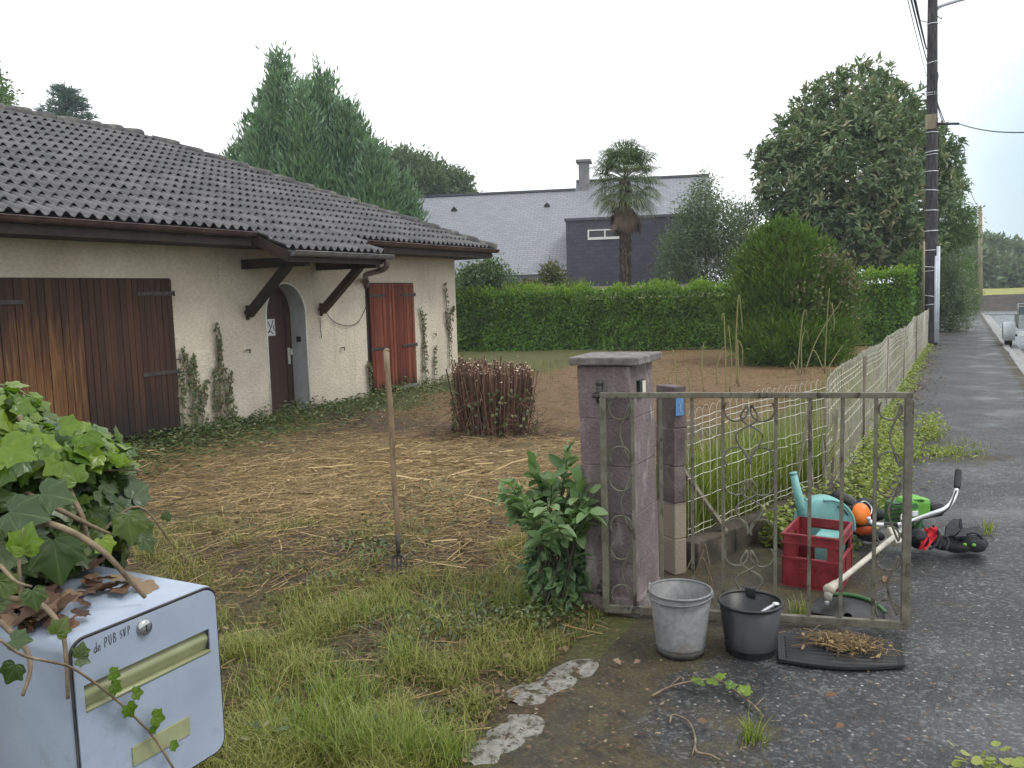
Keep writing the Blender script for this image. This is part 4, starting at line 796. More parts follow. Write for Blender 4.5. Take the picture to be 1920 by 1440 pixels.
# ---- hedge
def hedge(A, B, hA, hB, wd, lab):
    A = np.array(A, float); B = np.array(B, float); dv = unit(B-A); l = np.linalg.norm(B-A); nv = np.cross(dv, (0, 0, 1)); nv = nv if nv[1] < 0 else -nv
    t_ = thing('hedge', (A+B)/2, lab, 'hedge'); hh = lambda s_: hA+(hB-hA)*s_/l+.14*(vnoise(s_+20, s_*0+5, 1.1, 51)-.5)+.10*(vnoise(s_+20, s_*0+5, .35, 53)-.5)
    core = MB(); c = (A+B)/2-nv*(wd/2); core.box((c[0], c[1], (hA+hB)/4-.1), (l-.1, wd-.76, (hA+hB)/2-.35), np.stack([dv, -nv, [0, 0, 1]], 1)); core.build('inner_filler', 'leaf_shrub_dark', t_)  # dark solid box added to block gaps and stand for inner shade
    mb = MB(); n = int(l*hA*820); s_ = rng.random(n)*l; z = rng.random(n)**.9*hh(s_); dep = np.abs(rng.normal(0, .10, n)) + .14*vnoise(s_+9, z+4, .5, 52)+ .16*vnoise(s_+9, z+4, .26, 54)
    Pn = A+dv*s_[:, None]-nv*dep[:, None]; Pn[:, 2] = z
    D = nv*.7+rdir(n)*.8+np.array([0, 0, .15]); leaves(mb, Pn, D, nv*.6+rdir(n)*.6+np.array([0, 0, .7]), rng.uniform(.08, .145, n), rng.uniform(.05, .075, n), 'diamond', np.clip(rng.random(n)*.6+.4*vnoise(s_+9, z+4, .3, 55), 0, 1))
    n = int(l*wd*420); s_ = rng.random(n)*l; q = rng.random(n)*wd; Pn = A+dv*s_[:, None]-nv*q[:, None]; Pn[:, 2] = hh(s_)-np.abs(rng.normal(0, .08, n)); leaves(mb, Pn, rdir(n)+np.array([0, 0, .7]), rdir(n)+np.array([0, 0, 1]), .1, .05, 'diamond')
    mb.build('foliage', 'leaf_hedge', t_)
    mb = MB(); n = int(l*330); s_ = rng.random(n)*l; sprig = vnoise(s_+3, s_*0+1, .35, 57); q = rng.random(n)**1.6*wd*.7-.04; Pn = A+dv*s_[:, None]-nv*q[:, None]; Pn[:, 2] = hh(s_)+rng.normal(.03, .07, n)+.16*(sprig-.4)
    keep = rng.random(n) < .35+.8*sprig; Pn = Pn[keep]; k = len(Pn); leaves(mb, Pn, rdir(k)*.6+np.array([0, 0, .8])+nv*.3, rdir(k)+nv*.8, rng.uniform(.08, .13, k), .045, 'diamond')
    n = int(l*110); s_ = rng.random(n)*l; z = hh(s_)-rng.random(n)**1.5*.5; Pn = A+dv*s_[:, None]+nv*.02; Pn[:, 2] = z; leaves(mb, Pn, nv+rdir(n)*.7, rdir(n)+nv, rng.uniform(.07, .11, n), .045, 'diamond')
    mb.build('new_growth', 'leaf_hedge_new', t_)
hA = G(862, 664); hB = G(1716, 648); dvh = unit(hB-hA)
def topz(px, py, base):  # height of the ray where it passes over a base point
    dd = ray(px, py); return H+dd[2]*(math.hypot(base[0], base[1])/math.hypot(dd[0], dd[1]))
g1 = G(1362, 657); g2 = G(1590, 650)
hedge(hA-dvh*4.5, g1+dvh*.8, topz(880, 548, hA), topz(1330, 541, g1), 1.1, 'long clipped laurel hedge with bright new tips between the house corner and the round bush')
hedge(g2-dvh*.6, hB, topz(1600, 518, g2), topz(1716, 508, hB), 1.1, 'short stretch of clipped hedge between the round bush and the striped pole')
# ---- feathery round bush with brambles on it
base = G(1482, 684); d = 19.6
t_ = thing('conifer_bush', base, 'dense feathery pointed bush standing before the hedge', 'bush')
mb = MB(); bl = blobs_px([(1482, 600, 112, 0, .75), (1478, 550, 106, 0, .8), (1472, 505, 84, 0, .85), (1466, 468, 52, 0, .9), (1548, 560, 62, .3, .9), (1418, 590, 58, .2, .9)], d); bl.append((np.array([base[0], base[1]+.2, .5]), 1.3, .6))
cone(mb, P(1464, 426, d), 1.3, .55, 240, 9, .06, .2, .03, up=1.1)
crown(mb, bl, 4600, 11, .095, .14, .026, 'diamond', .70, up=.9, out=.9, flat=1.0)
for c_, r_, z_ in [bl[i_] for i_ in rng.integers(0, 6, 150)]:
    dv_ = rdir(1)[0]; dv_[2] = abs(dv_[2])*.9; s0_ = c_+dv_*np.array([r_, r_, z_])*.93; up2 = unit(dv_*.55+np.array([0, 0, .8])+rng.normal(size=3)*.25); k_ = 26; t2_ = rng.random(k_); q_ = s0_+up2*(t2_*rng.uniform(.15, .42))[:, None]+rng.normal(size=(k_, 3))*.02; leaves(mb, q_, up2+rdir(k_)*.5, rdir(k_)+dv_, .11, .022, 'diamond', np.clip(rng.random()*.6+.4*rng.random(k_), 0, 1))
mb.build('crown', 'leaf_bush', t_); trunk(t_, base, P(1475, 480, d), .12, .03)
mb = MB()
for c_, r_, z_ in bl[:4]: mb.ball(c_, (r_*.66, r_*.66, z_*.66), None, 14, 9)
mb.build('inner_filler', 'twig', t_)  # solid balls added inside so the bush cannot be seen through
base2 = G(1560, 676); t_ = thing('bramble', base2, 'thin brown-leaved bramble sprawling over the right side of the round bush', 'bramble')
mb = MB(); st = MB()
for pts in ([(1560, 676), (1540, 600), (1500, 540), (1490, 560)], [(1565, 676), (1570, 590), (1590, 520), (1615, 540)], [(1562, 676), (1530, 560), (1545, 480), (1570, 490)], [(1558, 676), (1560, 600), (1530, 570), (1505, 590)], [(1570, 676), (1600, 620), (1600, 560), (1590, 530)], [(1560, 670), (1540, 540), (1580, 480), (1596, 510)]):
    path = smooth([P(x, y, 18.4) for x, y in pts], 10); st.tube(path, .006, 4); k = len(path)*8; c_ = path[rng.integers(0, len(path), k)]+rng.normal(size=(k, 3))*.12; leaves(mb, c_, rdir(k), rdir(k)+np.array([0, 0, 1]), rng.uniform(.05, .09, k), .045, 'round')
mb.build('foliage', 'leaf_bramble', t_); st.build('stem', 'ivy_stem', t_)
# ================================================================ yard plants
def yardz(p): return gz(p[:, 0], p[:, 1])
def gsample(n, x0, x1, y0, y1, yard=True):
    o = []; tot = 0
    px = rng.uniform(x0, x1, n*3); py = rng.uniform(y0, y1, n*3)
    d = _r[None]*((px-960)/F)[:, None]+_u[None]*((720-py)/F)[:, None]+_f[None]; p = CAM+d*(-H/d[:, 2])[:, None]
    if yard: k = (p[:, 0] > -8.72) & (p[:, 0] < np.where(p[:, 1] > 5.2, np.where(p[:, 1] > 7, -.92, -1.5), -1.62)) & (p[:, 1] < 22.5)
    else: k = p[:, 1] > 0
    p = p[k][:n]
    if yard: p[:, 2] = yardz(p)
    return p
def hdir(n, dz=.12): a = rng.uniform(0, 6.283, n); return np.stack([np.cos(a), np.sin(a), rng.normal(0, dz, n)], 1)
# straw and chopped stalks
p = gsample(60000, -200, 1700, 655, 1440); zz = zones(p[:, 0], p[:, 1]); pr = np.clip(.22+zz[0]*1.0-.5*zz[1]*(p[:, 1] < 5.5), .05, 1); p = p[rng.random(len(p)) < pr]; n = len(p)
mb = MB(); ln = rng.uniform(.05, .16, n)*rng.choice([1, 1, 1, 1.8], n); p[:, 2] += rng.uniform(.003, .03, n); D = hdir(n, .10); D[:, 0] *= 1.0
zz = zones(p[:, 0], p[:, 1]); sticks(mb, p, D, ln, rng.uniform(.0012, .0032, n), .05, np.clip(rng.beta(1.6, 1.6, n)*.7+.3*zz[0]-.15*zz[2], 0, 1))
A_ = G(880, 840); 
k = 80; q = np.array([P(0, 0, 1)]*k)*0; px = rng.normal(790, 85, k); py = rng.normal(875, 16, k); q = np.array([G(a_, b_) for a_, b_ in zip(px, py)]); q[:, 2] += rng.uniform(.02, .08, k)
D = np.tile(unit(G(900, 868)-G(650, 890)), (k, 1))+hdir(k, .1)*.6; sticks(mb, q, D, rng.uniform(.12, .5, k), rng.uniform(.003, .009, k), .09, rng.uniform(.25, .95, k))
k = 260; q = gsample(k, 250, 1080, 790, 1080); q[:, 2] += .02; sticks(mb, q, hdir(k, .06), rng.uniform(.15, .5, k), rng.uniform(.002, .006, k), .05, rng.random(k)**1.6)
stuff(mb.build('straw_litter', 'straw'), 'loose layer of tan chopped stalks and twigs over the cleared yard', 'straw')
# leaf litter
p = gsample(9000, -200, 1700, 655, 1440); n = len(p); mb = MB(); p[:, 2] += rng.uniform(.004, .025, n); leaves(mb, p, hdir(n, .25), rdir(n)*.6+np.array([0, 0, 1]), .012+.035*rng.random(n)**2, .008+.022*rng.random(n)**2, 'round', rng.beta(1.2, 2.2, n))
q = gsample(260, 800, 1260, 1180, 1440, False); q = q[q[:, 0] > -1.9]; q[:, 2] = .02; n = len(q); leaves(mb, q, hdir(n, .2), rdir(n)*.5+np.array([0, 0, 1]), rng.uniform(.008, .03, n), rng.uniform(.006, .018, n), 'round', rng.random(n)**1.5)
q = gsample(420, 1100, 1900, 1050, 1440, False); q[:, 2] = .02; n = len(q); leaves(mb, q, hdir(n, .2), rdir(n)*.4+np.array([0, 0, 1]), rng.uniform(.008, .018, n), rng.uniform(.006, .014, n), 'round', rng.random(n))
for (px, py, s_) in ((1570, 1316, .05), (1582, 1372, .04), (1310, 1368, .05), (1150, 1248, .05), (1200, 1250, .04), (790, 1242, .06), (850, 1240, .05), (815, 1420, .06), (560, 1060, .07), (610, 1052, .07), (1785, 948, .05), (1660, 1090, .06), (690, 1430, .05), (1045, 1175, .05), (960, 1240, .05), (870, 1210, .06), (830, 1215, .06)):
    q = G(px, py)[None]+np.array([0, 0, .03]); leaves(mb, q, hdir(1, .1), np.array([[.3, -.2, 1.]]), s_, s_*.6, 'oval', np.array([rng.uniform(.6, 1)]))
stuff(mb.build('leaf_litter', 'leaf_dead'), 'scattered brown and tan fallen leaves and flakes on yard and asphalt', 'leaf litter')
# pale chips and petals near the house wall
p = gsample(420, 150, 1500, 690, 960); n = len(p); p[:, 2] += .03; mb = MB(); leaves(mb, p, hdir(n, .3), rdir(n)*.5+np.array([0, 0, 1]), rng.uniform(.008, .035, n)*rng.uniform(.5, 1.2, n), rng.uniform(.006, .022, n), 'round', rng.random(n)); stuff(mb.build('wood_chips', 'cut_wood'), 'pale chips and upturned leaf backs strewn over the yard', 'chips')
# low creeper along the house wall
mb = MB(); n = 10500; y = rng.uniform(3.5, 14.6, n); dw = np.abs(rng.normal(0, .5, n))*(.55+.9*vnoise(y+9, y*0+2, .8, 61)); x = -8.76+dw; den = np.where(y > 11.2, .55, np.where(y > 8.9, .7, 1.0)); k = rng.random(n) < den; x, y, dw = x[k], y[k], dw[k]; n = len(x)
hgt = np.clip(.19-.16*dw, .04, 1)*(.25+1.2*vnoise(x+20, y+20, .35, 62)); p = np.stack([x, y, gz(x, y)+rng.random(n)**.6*hgt], 1); leaves(mb, p, hdir(n, .3), rdir(n)*.7+np.array([.2, 0, 1]), rng.uniform(.022, .058, n), rng.uniform(.018, .04, n), 'round', np.clip(rng.random(n)*.8+.2*(y > 11), 0, 1))
p = gsample(2600, 180, 860, 760, 900); n = len(p); k = rng.random(n) < np.clip(1.3-(p[:, 0]+8.8)/1.9, 0, 1); p = p[k]; n = len(p); p[:, 2] += rng.uniform(.01, .08, n); leaves(mb, p, hdir(n, .3), rdir(n)*.6+np.array([0, 0, 1]), rng.uniform(.03, .06, n), .035, 'round')
stuff(mb.build('ground_ivy', 'leaf_ground'), 'dark green low creeper carpeting the foot of the house wall', 'creeper')
# green patches in the yard
mb = MB()
for (px, py, sx_, sy_, k) in ((850, 960, 70, 22, 420), (700, 1045, 45, 22, 420), (560, 1100, 60, 12, 90), (1000, 940, 50, 16, 200), (920, 1170, 80, 18, 420), (1030, 1155, 40, 16, 320), (800, 1200, 70, 16, 160), (500, 1425, 20, 12, 40), (640, 1340, 100, 50, 90), (1260, 700, 70, 15, 300), (1140, 720, 60, 25, 260), (1000, 730, 60, 25, 160), (780, 765, 45, 12, 500), (1500, 690, 90, 12, 500)):
    q = np.array([G(a_, b_) for a_, b_ in zip(rng.normal(px, sx_, k), np.clip(rng.normal(py, sy_, k), 668, 1600))]); q = q[(q[:, 0] > -8.7) & (q[:, 0] < -1.0)]; k = len(q); q[:, 2] = yardz(q)+rng.random(k)*.10; leaves(mb, q, hdir(k, .5), rdir(k)*.8+np.array([0, 0, 1]), rng.uniform(.014, .042, k), rng.uniform(.008, .022, k), 'round', rng.random(k))
stuff(mb.build('yard_weeds', 'leaf_ground'), 'small green weeds sprouting in patches of the yard', 'weeds')
# grass: short, lying, and tufts
mb = MB(); p = gsample(130000, 250, 1150, 985, 1500); zz = zones(p[:, 0], p[:, 1]); cl = vnoise(p[:, 0]+20, p[:, 1]+20, .22, 71)
k = rng.random(len(p)) < np.clip(zz[1]*1.2-.1, 0, 1)*np.clip(cl*2.2-.6, .04, 1); p = p[k]; n = len(p); cl = cl[k]
blades(mb, p, (.025+.10*rng.random(n)**1.8)*(.5+cl), rng.uniform(.0014, .0036, n), .85+.85*rng.random(n)**.6, rng.uniform(0, 6.283, n), np.clip(rng.random(n)*.75+.25*cl, 0, 1), 3)
p = gsample(9000, 900, 1640, 658, 760); n = len(p); zz = zones(p[:, 0], p[:, 1]); k = rng.random(n) < np.clip(zz[1]*.8, 0, 1); p = p[k]; n = len(p); blades(mb, p, rng.uniform(.08, .22, n), .008, rng.uniform(.3, 1.1, n), rng.uniform(0, 6.283, n), None, 3)
stuff(mb.build('grass', 'grass_short'), 'trampled yellow-green grass over the near part of the yard', 'grass')
mb = MB()
for (px, py, sx_, sy_, k, h_) in ((640, 1395, 62, 22, 700, .20), (530, 1390, 50, 26, 220, .17), (770, 1422, 55, 16, 420, .18), (480, 1250, 30, 34, 160, .15), (640, 1320, 45, 16, 380, .20), (830, 1420, 40, 15, 200, .18), (1000, 1125, 45, 16, 260, .2), (860, 1145, 80, 16, 300, .16), (700, 1165, 70, 14, 240, .15), (755, 1250, 14, 8, 90, .22), (1350, 1180, 20, 10, 0, .2)):
    if not k: continue
    q = np.array([G(a_, b_) for a_, b_ in zip(rng.normal(px, sx_, k), rng.normal(py, sy_, k))]); q = q[q[:, 0] < -1.55]; k = len(q); q[:, 2] = yardz(q); blades(mb, q, rng.uniform(.35, 1.25, k)*h_, rng.uniform(.0014, .0034, k), rng.uniform(.35, 1.6, k), rng.uniform(0, 6.283, k), rng.random(k), 6)
stuff(mb.build('long_grass', 'grass_tall'), 'longer soft green grass in clumps near the mailbox side of the yard', 'grass')
# tall grass behind the wire fence
mb = MB(); n = 6000; y = rng.uniform(5.0, 9.2, n); xl = np.where(y < 7, -1.45+(y-4.9)*.285, -.86)-.06; x = xl-np.abs(rng.normal(0, .45, n))-.02; dens = np.clip(1.3-.55*np.abs(y-6.1), .04, 1); k = (rng.random(n) < dens) & (x < xl) & ~((x < -1.4) & (y < 5.2)); x, y = x[k], y[k]; n = len(x)
hh = rng.uniform(.35, .95, n)*np.where(y < 7.2, 1, .5)*np.exp(-((xl[k]-x)/.9)**2); blades(mb, np.stack([x, y, 0*x], 1), hh, rng.uniform(.008, .020, n), rng.uniform(.15, 1.0, n)**1.2, rng.uniform(0, 6.283, n), np.clip(rng.random(n)*.8, 0, 1), 7)
n = 300; y = rng.uniform(9, 24, n); x = -.95-np.abs(rng.normal(0, .35, n)); blades(mb, np.stack([x, y, 0*x], 1), rng.uniform(.15, .5, n), .012, rng.uniform(.1, .8, n), rng.uniform(0, 6.283, n), rng.random(n), 4)
stuff(mb.build('tall_grass', 'grass_reed'), 'tall fresh green grass standing behind the wire fence', 'grass')
# weeds on the street side of the fence
mb = MB(); n = 9000; y = 5.6+20.5*rng.random(n)**1.8; xf = np.where(y < 7, -1.25+(y-5.0)*.2, -.84); x = xf+np.abs(rng.normal(0, .16, n))*np.where(y < 10.5, 1.3, .8); hgt = .16*np.exp(-((x-xf)/.22)**2)*(.4+vnoise(x+9, y+9, .3, 81))*np.where(y < 11, 1.4, .8); k = rng.random(n) < .35+.9*vnoise(x+9, y+9, .5, 82); x, y, hgt = x[k], y[k], hgt[k]; n = len(x)
p = np.stack([x, y, .01+rng.random(n)*hgt], 1); leaves(mb, p, hdir(n, .4), rdir(n)*.7+np.array([0, 0, 1]), rng.uniform(.018, .048, n), rng.uniform(.013, .030, n), 'round', np.clip(rng.random(n)*.8+.2, 0, 1))
for (px, py, sx_, sy_, k, hm) in ((1742, 815, 14, 9, 700, .20), (1700, 850, 16, 12, 500, .12), (1660, 860, 18, 24, 900, .22), (1640, 920, 18, 22, 700, .16), (1770, 850, 30, 6, 240, .04), (1600, 1000, 14, 14, 160, .06)):
    q = np.array([G(a_, b_) for a_, b_ in zip(rng.normal(px, sx_, k), rng.normal(py, sy_, k))]); q = q[q[:, 0] > np.where(q[:, 1] < 7, -1.3+(q[:, 1]-5)*.2, -.84)]; k = len(q); q[:, 2] = .01+rng.random(k)**1.3*hm; leaves(mb, q, hdir(k, .5), rdir(k)*.8+np.array([0, 0, 1]), rng.uniform(.022, .055, k), rng.uniform(.012, .026, k), 'round', rng.uniform(.2, 1, k))
for (px, py, s_, k) in ((1740, 818, 14, 120), (1765, 850, 18, 120), (1700, 860, 14, 160), (1810, 850, 25, 120), (1850, 1000, 8, 70)):
    q = np.array([G(a_, b_) for a_, b_ in zip(rng.normal(px, s_, k), rng.normal(py, s_*.45, k))]); q[:, 2] = .01; blades(mb, q, rng.uniform(.03, .12, k)*(1 if s_ > 9 else .8), .005, rng.uniform(.2, 1.1, k), rng.uniform(0, 6.283, k), rng.random(k), 4)
stuff(mb.build('roadside_weeds', 'leaf_weed'), 'yellow-green weeds and moss along the street side of the wire fence', 'weeds')
mb = MB(); n = 1500; y = 6.8+19.5*rng.random(n)**1.5; x = -.80+np.abs(rng.normal(0, .25, n)); p = np.stack([x, y, 0*x+.022], 1); leaves(mb, p, hdir(n, .2), rdir(n)*.5+np.array([0, 0, 1]), rng.uniform(.02, .05, n), .025, 'round'); stuff(mb.build('roadside_litter', 'leaf_dead'), 'brown leaf litter lying along the street foot of the wire fence', 'leaf litter')
# small single plants on the asphalt
def tuft(px, py, k, h_, lab, mat='grass_tall', w_=.004):
    b_ = G(px, py); t_ = thing('grass_tuft', b_, lab, 'grass tuft'); mb = MB(); q = b_+rng.normal(size=(k, 3))*np.array([.025, .025, 0]); blades(mb, q, rng.uniform(.4, 1.1, k)*h_, w_, rng.uniform(.3, 1.3, k), rng.uniform(0, 6.283, k), rng.random(k), 5); mb.build('blades', mat, t_)
tuft(1412, 1392, 70, .12, 'small grass tuft alone on the wet asphalt in front of the two buckets'); tuft(1500, 1158, 60, .13, 'bright grass tuft under the gate beside the black bucket')
b_ = G(1870, 1452); t_ = thing('weed', b_, 'leafy light green weed at the bottom right corner of the asphalt', 'weed'); mb = MB(); k = 34; q = b_+rng.normal(size=(k, 3))*np.array([.06, .04, .0])+np.array([0, 0, .03])+np.array([[0, 0, z_] for z_ in rng.random(k)*.04]); leaves(mb, q, hdir(k, .4), rdir(k)*.5+np.array([0, 0, 1]), rng.uniform(.03, .05, k), .032, 'round', rng.uniform(.5, 1, k)); mb.build('leaves', 'leaf_weed', t_)
t_ = thing('ivy_sprig', G(1300, 1275), 'cut ivy sprig with pale green leaves lying on the asphalt before the buckets', 'sprig'); st = MB(); path = smooth([G(x, y, .025) for x, y in ((1222, 1305), (1255, 1288), (1300, 1277), (1345, 1275), (1385, 1300), (1415, 1325), (1432, 1345))], 6); st.tube(path, .005, 5); st.tube(smooth([G(1415, 1325, .025), G(1432, 1308, .04)], 3), .003, 4); st.tube(smooth([G(1255, 1288, .025), G(1275, 1270, .02), G(1282, 1275, .02)], 4), .004, 4); st.build('stem', 'ivy_stem', t_, True)
mb = MB(); q = np.array([G(x, y, .05) for x, y in ((1302, 1278), (1335, 1283), (1345, 1272), (1362, 1285), (1392, 1300), (1320, 1280))]); leaves(mb, q, np.array([[.3, 1, .1], [-.2, 1, .2], [.5, .6, .3], [1, .5, .1], [.3, 1, .3], [-.5, -.5, .1]]), np.tile([0, -.5, 1.], (6, 1))+rdir(6)*.3, np.array([.05, .055, .05, .05, .065, .04]), np.array([.05, .055, .05, .05, .065, .04]), 'ivy', rng.random(6)); mb.build('leaves', 'leaf_ivy_new', t_, uv=True)
t_ = thing('twig', G(1290, 1400, .01), 'thin bent brown twig lying on the asphalt below the ivy sprig', 'twig'); st = MB(); st.tube(smooth([G(x, y, .02) for x, y in ((1256, 1355), (1262, 1340), (1290, 1352), (1303, 1380), (1305, 1408), (1330, 1415), (1350, 1425))], 6), .0045, 5); st.tube(smooth([G(1305, 1390, .02), G(1298, 1415, .02)], 4), .003, 4); st.build('stem', 'ivy_stem', t_, True)
# coppiced shrub: a block of cut stems
base = G(893, 826); ctr = base+np.array([.0, .45, 0]); t_ = thing('cut_shrub', ctr, 'bush cut down to a block of bare brown stems in the middle of the yard', 'shrub')
n = 900; a = rng.uniform(0, 6.283, n); q = np.sqrt(rng.random(n)); ex = unit(G(980, 826)-G(835, 826)); ey = np.array([-ex[1], ex[0], 0]); B0 = ctr+ex*(q*np.cos(a)*.42)[:, None]+ey*(q*np.sin(a)*.36)[:, None]; T0 = ctr+ex*(q*np.cos(a)*.50+rng.normal(0, .04, n))[:, None]+ey*(q*np.sin(a)*.46)[:, None]
T0[:, 2] = .80+rng.normal(0, .06, n)+.06*np.cos(a)*q*-1; Dv = T0-B0; ln = np.linalg.norm(Dv, axis=1); rr = rng.uniform(.003, .0095, n); mb = MB(); sticks(mb, (B0+T0)/2, Dv, ln, rr, .03, rng.random(n))
k = 260; a2 = rng.uniform(0, 6.283, k); Bq = ctr+ex*(np.cos(a2)*.5)[:, None]+ey*(np.sin(a2)*.42)[:, None]; Bq[:, 2] = rng.uniform(.05, .55, k); sticks(mb, Bq, rdir(k)*np.array([1, 1, .9])+np.array([0, 0, .7]), rng.uniform(.15, .4, k), .003, .12, rng.random(k)); k = 200; q = ctr+np.array([0, -.1, .03])+rng.normal(size=(k, 3))*np.array([.6, .4, .02]); sticks(mb, q, hdir(k, .3), rng.uniform(.2, .5, k), .0035, .1, rng.random(k))
o = mb.build('stem', 'twig', t_); o['kind'] = 'stuff'
mb = MB(); Du = unit(Dv); S = unit(np.cross(Du, rdir(n))); S2 = np.cross(Du, S); rc = rr*1.5
V = np.stack([T0+Du*.004+S*rc[:, None]*math.cos(x)+S2*rc[:, None]*math.sin(x)+Du*(rc*.6*math.cos(x))[:, None] for x in np.arange(6)*math.pi/3], 1); mb.add(V.reshape(-1, 3), np.arange(n*6).reshape(n, 6), np.repeat(rng.random(n), 6)); o = mb.build('cut_end', 'cut_wood', t_); o['kind'] = 'stuff'
mb = MB(); k = 170; a2 = rng.uniform(3.0, 6.4, k); q = ctr+ex*(np.cos(a2)*.52)[:, None]+ey*(np.sin(a2)*.46)[:, None]; q[:, 2] = rng.random(k)**1.3*.6; leaves(mb, q, rdir(k)+np.array([0, 0, -.4]), unit(q-ctr)*1.0+rdir(k)*.4, rng.uniform(.03, .06, k), .04, 'ivy', rng.random(k)); mb.build('ivy_leaves', 'leaf_ground', t_)
# leafy shrub by the gate pillar
base = G(1050, 1138); t_ = thing('leafy_shrub', base, 'bushy green plant with pointed oval leaves beside the gate pillar', 'shrub'); mb = MB(); st = MB(); d = 4.62
for (px, py, dd) in ((955, 905, .0), (975, 960, .1), (1000, 870, .1), (1090, 905, -.1), (1110, 925, -.15), (1105, 960, -.2), (970, 915, .1), (985, 940, -.1), (1010, 895, .15), (1035, 900, 0), (1060, 880, .25), (1085, 905, .2), (1100, 935, .1), (1115, 945, .0), (1080, 960, -.15), (1030, 950, -.2), (1000, 975, -.1), (960, 950, .1), (1065, 850, .2), (1045, 985, -.25), (1095, 990, -.1), (1015, 1010, -.2), (950, 930, .2), (1070, 920, .1), (1025, 920, .1)):
    e = P(px, py, d+dd); b2 = base+rng.normal(size=3)*np.array([.07, .07, 0]); path = smooth([b2, b2*.45+e*.55+np.array([0, 0, .09]), e], 7); st.tube(path, np.linspace(.006, .0025, len(path)), 5)
    for i in range(9, len(path)):
        for s_ in (-1, 1):
            t2 = unit(path[i]-path[i-1]); sd = unit(np.cross(t2, (0, 0, 1))*s_+t2*.5+rng.normal(size=3)*.25); leaves(mb, path[i][None], sd[None]+np.array([0, 0, -.28]), np.array([[0, -.25, 1.]])+rng.normal(size=(1, 3))*.35, np.array([rng.uniform(.07, .125)]), np.array([rng.uniform(.042, .066)]), 'oval', np.array([rng.uniform(.35, 1)]))
for (px, py, rp, k) in ((1045, 1010, 58, 150), (1050, 1060, 62, 330), (1050, 1110, 58, 300), (1085, 965, 30, 40)):
    c_ = P(px, py, d+.12); R_ = rp*d/F; dv = rdir(k); q = c_+dv*R_*rng.uniform(.55, 1.05, (k, 1)); q[:, 2] = np.maximum(q[:, 2], .02); leaves(mb, q, dv*.6+rdir(k)*.7+np.array([0, 0, -.25]), dv*.6+rdir(k)*.4+np.array([0, 0, .8]), rng.uniform(.05, .105, k), rng.uniform(.028, .05, k), 'oval', rng.random(k)*.7)
mb.build('leaves', 'leaf_shrub', t_, True); st.build('stem', 'bark', t_, True)
# reeds: bent dry stalks by the round bush
def reeds(base, lst, d, lab, mat):
    t_ = thing('reed', base, lab, 'reed'); mb = MB(); st = MB()
    for pts in lst:
        path = smooth([P(x, y, d) for x, y in pts], 6); path[:, 2] = np.maximum(path[:, 2], .01); st.tube(path, np.linspace(.014, .006, len(path)), 5)
    st.build('stalk', mat, t_, True)
reeds(G(1375, 745), [[(1362, 745), (1360, 660), (1357, 590), (1353, 600)], [(1381, 720), (1380, 640), (1384, 560), (1388, 565), (1392, 620)], [(1368, 735), (1372, 680), (1366, 610)], [(1385, 725), (1383, 650), (1383, 638), (1392, 655), (1391, 690)], [(1345, 720), (1344, 690), (1352, 660), (1358, 650)], [(1270, 750), (1268, 700), (1262, 655)], [(1320, 735), (1316, 690), (1318, 650), (1322, 640)], [(1295, 750), (1290, 700), (1280, 690)], [(1256, 745), (1254, 710), (1250, 702)]], 13.6, 'tall thin yellowish stalks standing in the yard behind the gate rail', 'grass_dry')
reeds(G(1520, 700), [[(1495, 700), (1500, 640), (1506, 590), (1510, 582), (1514, 596)], [(1508, 700), (1530, 640), (1560, 590), (1578, 565)], [(1546, 700), (1550, 610), (1555, 540)], [(1544, 694), (1530, 662), (1522, 660), (1512, 690)], [(1550, 695), (1565, 670), (1580, 648)], [(1503, 700), (1503, 640), (1512, 620), (1517, 640)], [(1560, 570), (1564, 600), (1563, 625)], [(1498, 705), (1486, 680), (1480, 690)], [(1505, 712), (1496, 690), (1490, 704)]], 16.5, 'broken bent dry stalks in front of the round bush', 'grass_dry')
# vines on the house wall
def vine(lst, lab, dens=46, wd=.035, big=1.0):
    dens *= .5; wd *= .62; big *= .85
    b_ = PX(lst[0][0][0], lst[0][0][1], -8.77); b_[2] = 0; t_ = thing('wall_vine', b_, lab, 'vine', 'vines on the house wall'); mb = MB(); st = MB()
    for pts in lst:
        path = smooth([PX(x, y, -8.775) for x, y in pts], 8); st.tube(path, .006, 4); n = int(len(path)*dens/8); i = rng.integers(0, len(path), n); t2 = 1-i/len(path)
        q = path[i]+rng.normal(size=(n, 3))*np.array([.004, 1, 1])*(wd*(.5+1.2*t2))[:, None]; q[:, 0] = -8.765+rng.random(n)*.05; q[:, 2] = np.maximum(q[:, 2], .03)
        leaves(mb, q, rdir(n)*np.array([.3, 1, 1])+np.array([0, 0, -.5]), np.array([1.0, 0, .3])+rdir(n)*.45, rng.uniform(.03, .055, n)*big, rng.uniform(.03, .05, n)*big, 'ivy', rng.random(n))
    mb.build('leaves', 'leaf_vine', t_); st.build('stem', 'ivy_stem', t_)
vine([[(362, 800), (360, 740), (350, 690), (340, 655)], [(370, 800), (372, 740), (362, 700), (359, 670)], [(380, 800), (378, 750), (385, 715)], [(345, 800), (340, 730), (334, 690)]], 'wide ivy patch climbing at the edge of the dark garage shutters', 110, .05)
vine([[(415, 800), (412, 740), (408, 660), (403, 606)], [(430, 800), (424, 740), (412, 680), (408, 640)], [(405, 790), (402, 740), (400, 690)], [(440, 790), (432, 760), (428, 700)]], 'tall pointed ivy strand between garage shutters and arched door', 110, .035)
vine([[(800, 735), (797, 680), (793, 620), (786, 578)], [(793, 735), (792, 660), (796, 590)]], 'ivy strand with two tips just right of the red shutters', 110, .03)
vine([[(815, 735), (814, 690), (815, 650)]], 'short ivy strand halfway between the red shutters and the house corner', 90, .03)
